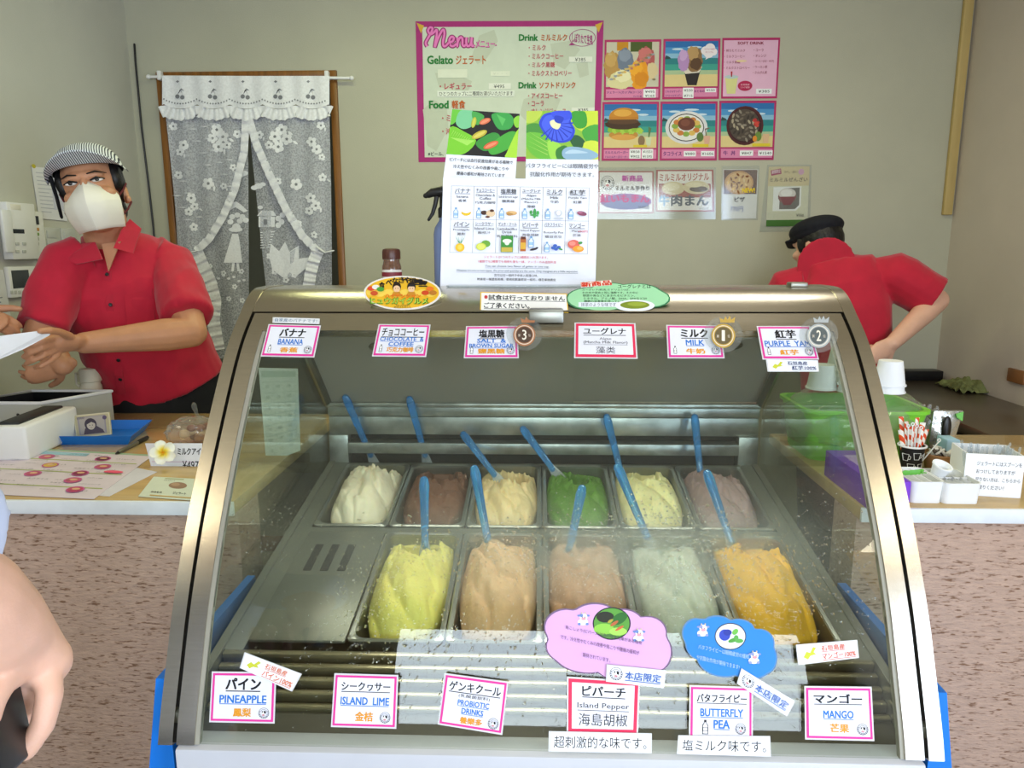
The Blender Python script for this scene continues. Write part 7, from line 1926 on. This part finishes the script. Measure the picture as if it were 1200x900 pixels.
# ---- printed matter on the left counter
CT = Flat((0, 1.6, CZ + .0022), (1, 0, 0), (0, 1, 0)); CT0 = Flat((0, 1.6, CZ + .0009), (1, 0, 0), (0, 1, 0))
s = Sign([(60, 527), (184, 553), (128, 581.5), (-20, 570)], CT0, .0006).paper('#d9d6e0'); s.build('price_sheet', label='lower laminated sheet peeking out under the price list on the left counter', cat='sheet')
s = Sign([(24, 524.5), (180, 533), (110, 584.5), (-75, 576)], CT, .0008).paper('#dccfda')
s.rect(.0, .0, 1, .04, '#9fb89c')
for k, y in enumerate((.24, .50, .80)): s.rect(.01, y, .97, y + .018, '#a9b46c')
s.rect(.12, .06, .56, .13, '#9cc4d8')
for cx, cy, c in ((.30, .19, '#c8607c'), (.70, .17, '#6a3a4a'), (.42, .38, '#d8b04c'), (.40, .58, '#b8506c'), (.78, .36, '#b85a6c'), (.70, .53, '#8a3a54'), (.72, .68, '#c8647c'), (.82, .86, '#c04a6a')):
    s.ellipse(cx, cy, .055, .060, '#c8609c', n=20); s.ellipse(cx, cy, .046, .048, c, n=18); s.ellipse(cx, cy - .01, .026, .02, '#e0b48c', n=10)
s.ellipse(.90, .47, .065, .030, '#f0607c')
for r in range(13):
    y = .10 + r * .066
    for k in range(5):
        if (r * 3 + k * 5) % 7 < 4: s.text(('ミルミルバーガー', 'タコライス', 'ジェラート ¥495', '牛丼セット', 'ソフトドリンク')[(r + k) % 5], .06 + k * .185, y, .06 + k * .185 + .10 + .02 * ((r + k) % 3), y + .022, '#54505c', .01)
s.build('price_list', label='large laminated price list with pink dish pictures lying on the left counter', cat='menu')
s = Sign([(180, 558.5), (228, 561), (224, 586), (162, 581.5)], CT, .0008).paper('#d6dccb')
s.rect(.30, .04, .75, .10, '#b0b48c'); s.ellipse(.66, .38, .20, .16, '#9a7a64').ellipse(.60, .34, .10, .08, '#b89478'); s.text('ミルクアイス', .30, .14, .56, .20, '#54504c', .01); s.text('のみもの', .18, .72, .40, .80, '#2c2c30', .03); s.text('ジェラート', .62, .70, .88, .80, '#2c2c30', .03); s.rect(.20, .90, 1, .94, '#c8a25c')
s.build('menu_leaf', label='small pale green menu sheet on the counter against the case', cat='sheet')
PCF = Flat((0, fc.y + .022, CZ), (1, 0, 0), (0, .12, 1))
s = Sign([(170, 519.5), (237, 519.5), (234, 559), (180, 558.5)], PCF, .0008).paper('#e6e7f0'); s.rect(.04, .54, .98, .56, '#d4b8d2').rect(.3, .80, 1, .82, '#d8b4d0')
s.text('ミルクアイ', .56, .14, .98, .34, '#26262e', .04).text('¥497', .64, .52, .96, .78, '#2c2c34', .01)
s.build('price_card', label='white price card standing behind the plumeria flower', cat='card')
PGF = Flat((0, 1.72, CZ), (1, 0, 0), (0, .05, 1))
s = Sign([(303, 431), (349, 432), (352, 528), (312, 543)], PGF, .001).paper('#dfe8e0'); s.rect(.06, .03, .94, .10, '#c2d2c6')
for r in range(7):
    s.rect(.08, .15 + r * .115, .92, .154 + r * .115, '#b4c4ba')
    for k in range(3): s.text(('牛乳', '卵', '小麦', '大豆')[(r + k) % 4], .14 + k * .28, .18 + r * .115, .24 + k * .28, .22 + r * .115, '#9aaaa2')
for k in range(4): s.rect(.08 + k * .28, .15, .085 + k * .28, .84, '#b4c4ba')
s.build('allergy_sheet', label='pale sheet with a printed grid seen through the left side glass of the case', cat='sheet')

# ================================================================== condensation on the front glass
m = bpy.data.materials.new('fogged_film'); m.use_nodes = True
nt = m.node_tree; N = nt.nodes; Lk = nt.links
N.remove(N['Principled BSDF'])
tr = N.new('ShaderNodeBsdfTransparent'); df = N.new('ShaderNodeBsdfDiffuse'); df.inputs[0].default_value = lin('#eef0ea'); tl = N.new('ShaderNodeBsdfTranslucent'); tl.inputs[0].default_value = lin('#eef0ea')
ad = N.new('ShaderNodeMixShader'); ad.inputs[0].default_value = .5; Lk.new(df.outputs[0], ad.inputs[1]); Lk.new(tl.outputs[0], ad.inputs[2])
mx = N.new('ShaderNodeMixShader'); Lk.new(tr.outputs[0], mx.inputs[1]); Lk.new(ad.outputs[0], mx.inputs[2]); Lk.new(mx.outputs[0], N['Material Output'].inputs[0])
at = N.new('ShaderNodeAttribute'); at.attribute_name = 'wet'
tcn = N.new('ShaderNodeTexCoord'); nz = N.new('ShaderNodeTexNoise'); nz.inputs['Scale'].default_value = 14; nz.inputs['Detail'].default_value = 6
mp = N.new('ShaderNodeMapRange'); mp.inputs[1].default_value = .25; mp.inputs[2].default_value = .75; mp.inputs[3].default_value = .35; mp.inputs[4].default_value = 1.1
ml = N.new('ShaderNodeMath'); ml.operation = 'MULTIPLY'; ml.use_clamp = True
Lk.new(tcn.outputs['Object'], nz.inputs['Vector']); Lk.new(nz.outputs['Fac'], mp.inputs[0]); Lk.new(mp.outputs[0], ml.inputs[0]); Lk.new(at.outputs['Fac'], ml.inputs[1]); Lk.new(ml.outputs[0], mx.inputs[0])
blobs = [(560, 650, 150, 40, .12), (800, 640, 130, 50, .30), (720, 655, 120, 40, .24), (640, 628, 160, 28, .24), (880, 650, 80, 55, .12), (300, 640, 60, 60, .06), (470, 660, 90, 50, .09)]
bl3 = []
for x, y, rx, ry, a in blobs:
    p, n = on_glass(x, y); px_, _ = on_glass(x + rx, y); py_, _ = on_glass(x, y - ry); bl3.append((p, abs(px_.x - p.x), (py_ - p).length, a))
def wet(p):
    t = 0
    for c, rx, ry, a in bl3:
        d = ((p.x - c.x) / rx) ** 2 + ((p - c).yz.length / ry) ** 2; t += a * math.exp(-d)
    return min(t, .75)
INN = offs(PROF[3:GT + 1], -.0102)
b = MB(); nx_ = 80
def infn(s, t):
    i = t * (len(INN) - 1); k = min(int(i), len(INN) - 2); p = INN[k].lerp(INN[k + 1], i - k)
    return Vector((CX - HW + .062 + (2 * HW - .124) * s, p.x, p.y))
b.grid(infn, nx_, 60)
fog = b.build('glass_condensation', m, smooth=180, fixn=False, label='mist of condensation on the inside of the front glass', cat='condensation', kind='stuff')
a_ = fog.data.attributes.new('wet', 'FLOAT', 'POINT')
for v in fog.data.vertices: a_.data[v.index].value = wet(v.co)
m_drop = mat('water_drop', '#ffffff', .02, trans=1.0, ior=1.33, vary=0.0)
b = MB(); r2 = random.Random(11); cnt = 0
regions = [(800, 640, 120, 55, 1500, .0016), (600, 640, 150, 40, 800, .0014), (440, 690, 60, 60, 420, .0014), (560, 740, 220, 40, 420, .0016), (660, 660, 120, 45, 700, .0015), (320, 620, 60, 50, 200, .0016), (900, 700, 90, 60, 450, .0017), (500, 800, 260, 50, 260, .0015), (850, 790, 150, 60, 220, .0015), (990, 640, 40, 110, 160, .0016)]
for x, y, rx, ry, n, rad in regions:
    for i in range(n):
        px, py = x + r2.gauss(0, .55) * rx, y + r2.gauss(0, .55) * ry
        if not (262 < px < 1030 and 400 < py < 862): continue
        p, nn = on_glass(px, py)
        r = rad * (.45 + .75 * r2.random() ** 2); s1, t1 = Vector((1, 0, 0)), nn.cross(Vector((1, 0, 0)))
        o = len(b.v); el_ = 1 + .25 * r2.random() ** 3; c = p - nn * .0005
        for h, k in ((0, 1), (.42, .78), (.62, .34)):
            for j in range(7): b.v.append(c + nn * (h * r) + s1 * (r * k * cos(j * .8976)) + t1 * (r * k * el_ * sin(j * .8976)))
        for q in range(2):
            for j in range(7): b.f.append((o + q * 7 + j, o + q * 7 + (j + 1) % 7, o + q * 7 + 7 + (j + 1) % 7, o + q * 7 + 7 + j)); b.m.append(0)
        b.f.append(tuple(o + 14 + j for j in range(7))); b.m.append(0)
b.build('water_droplets', m_drop, smooth=180, fixn=True, label='tiny water droplets scattered over the front glass', cat='droplets', kind='stuff')
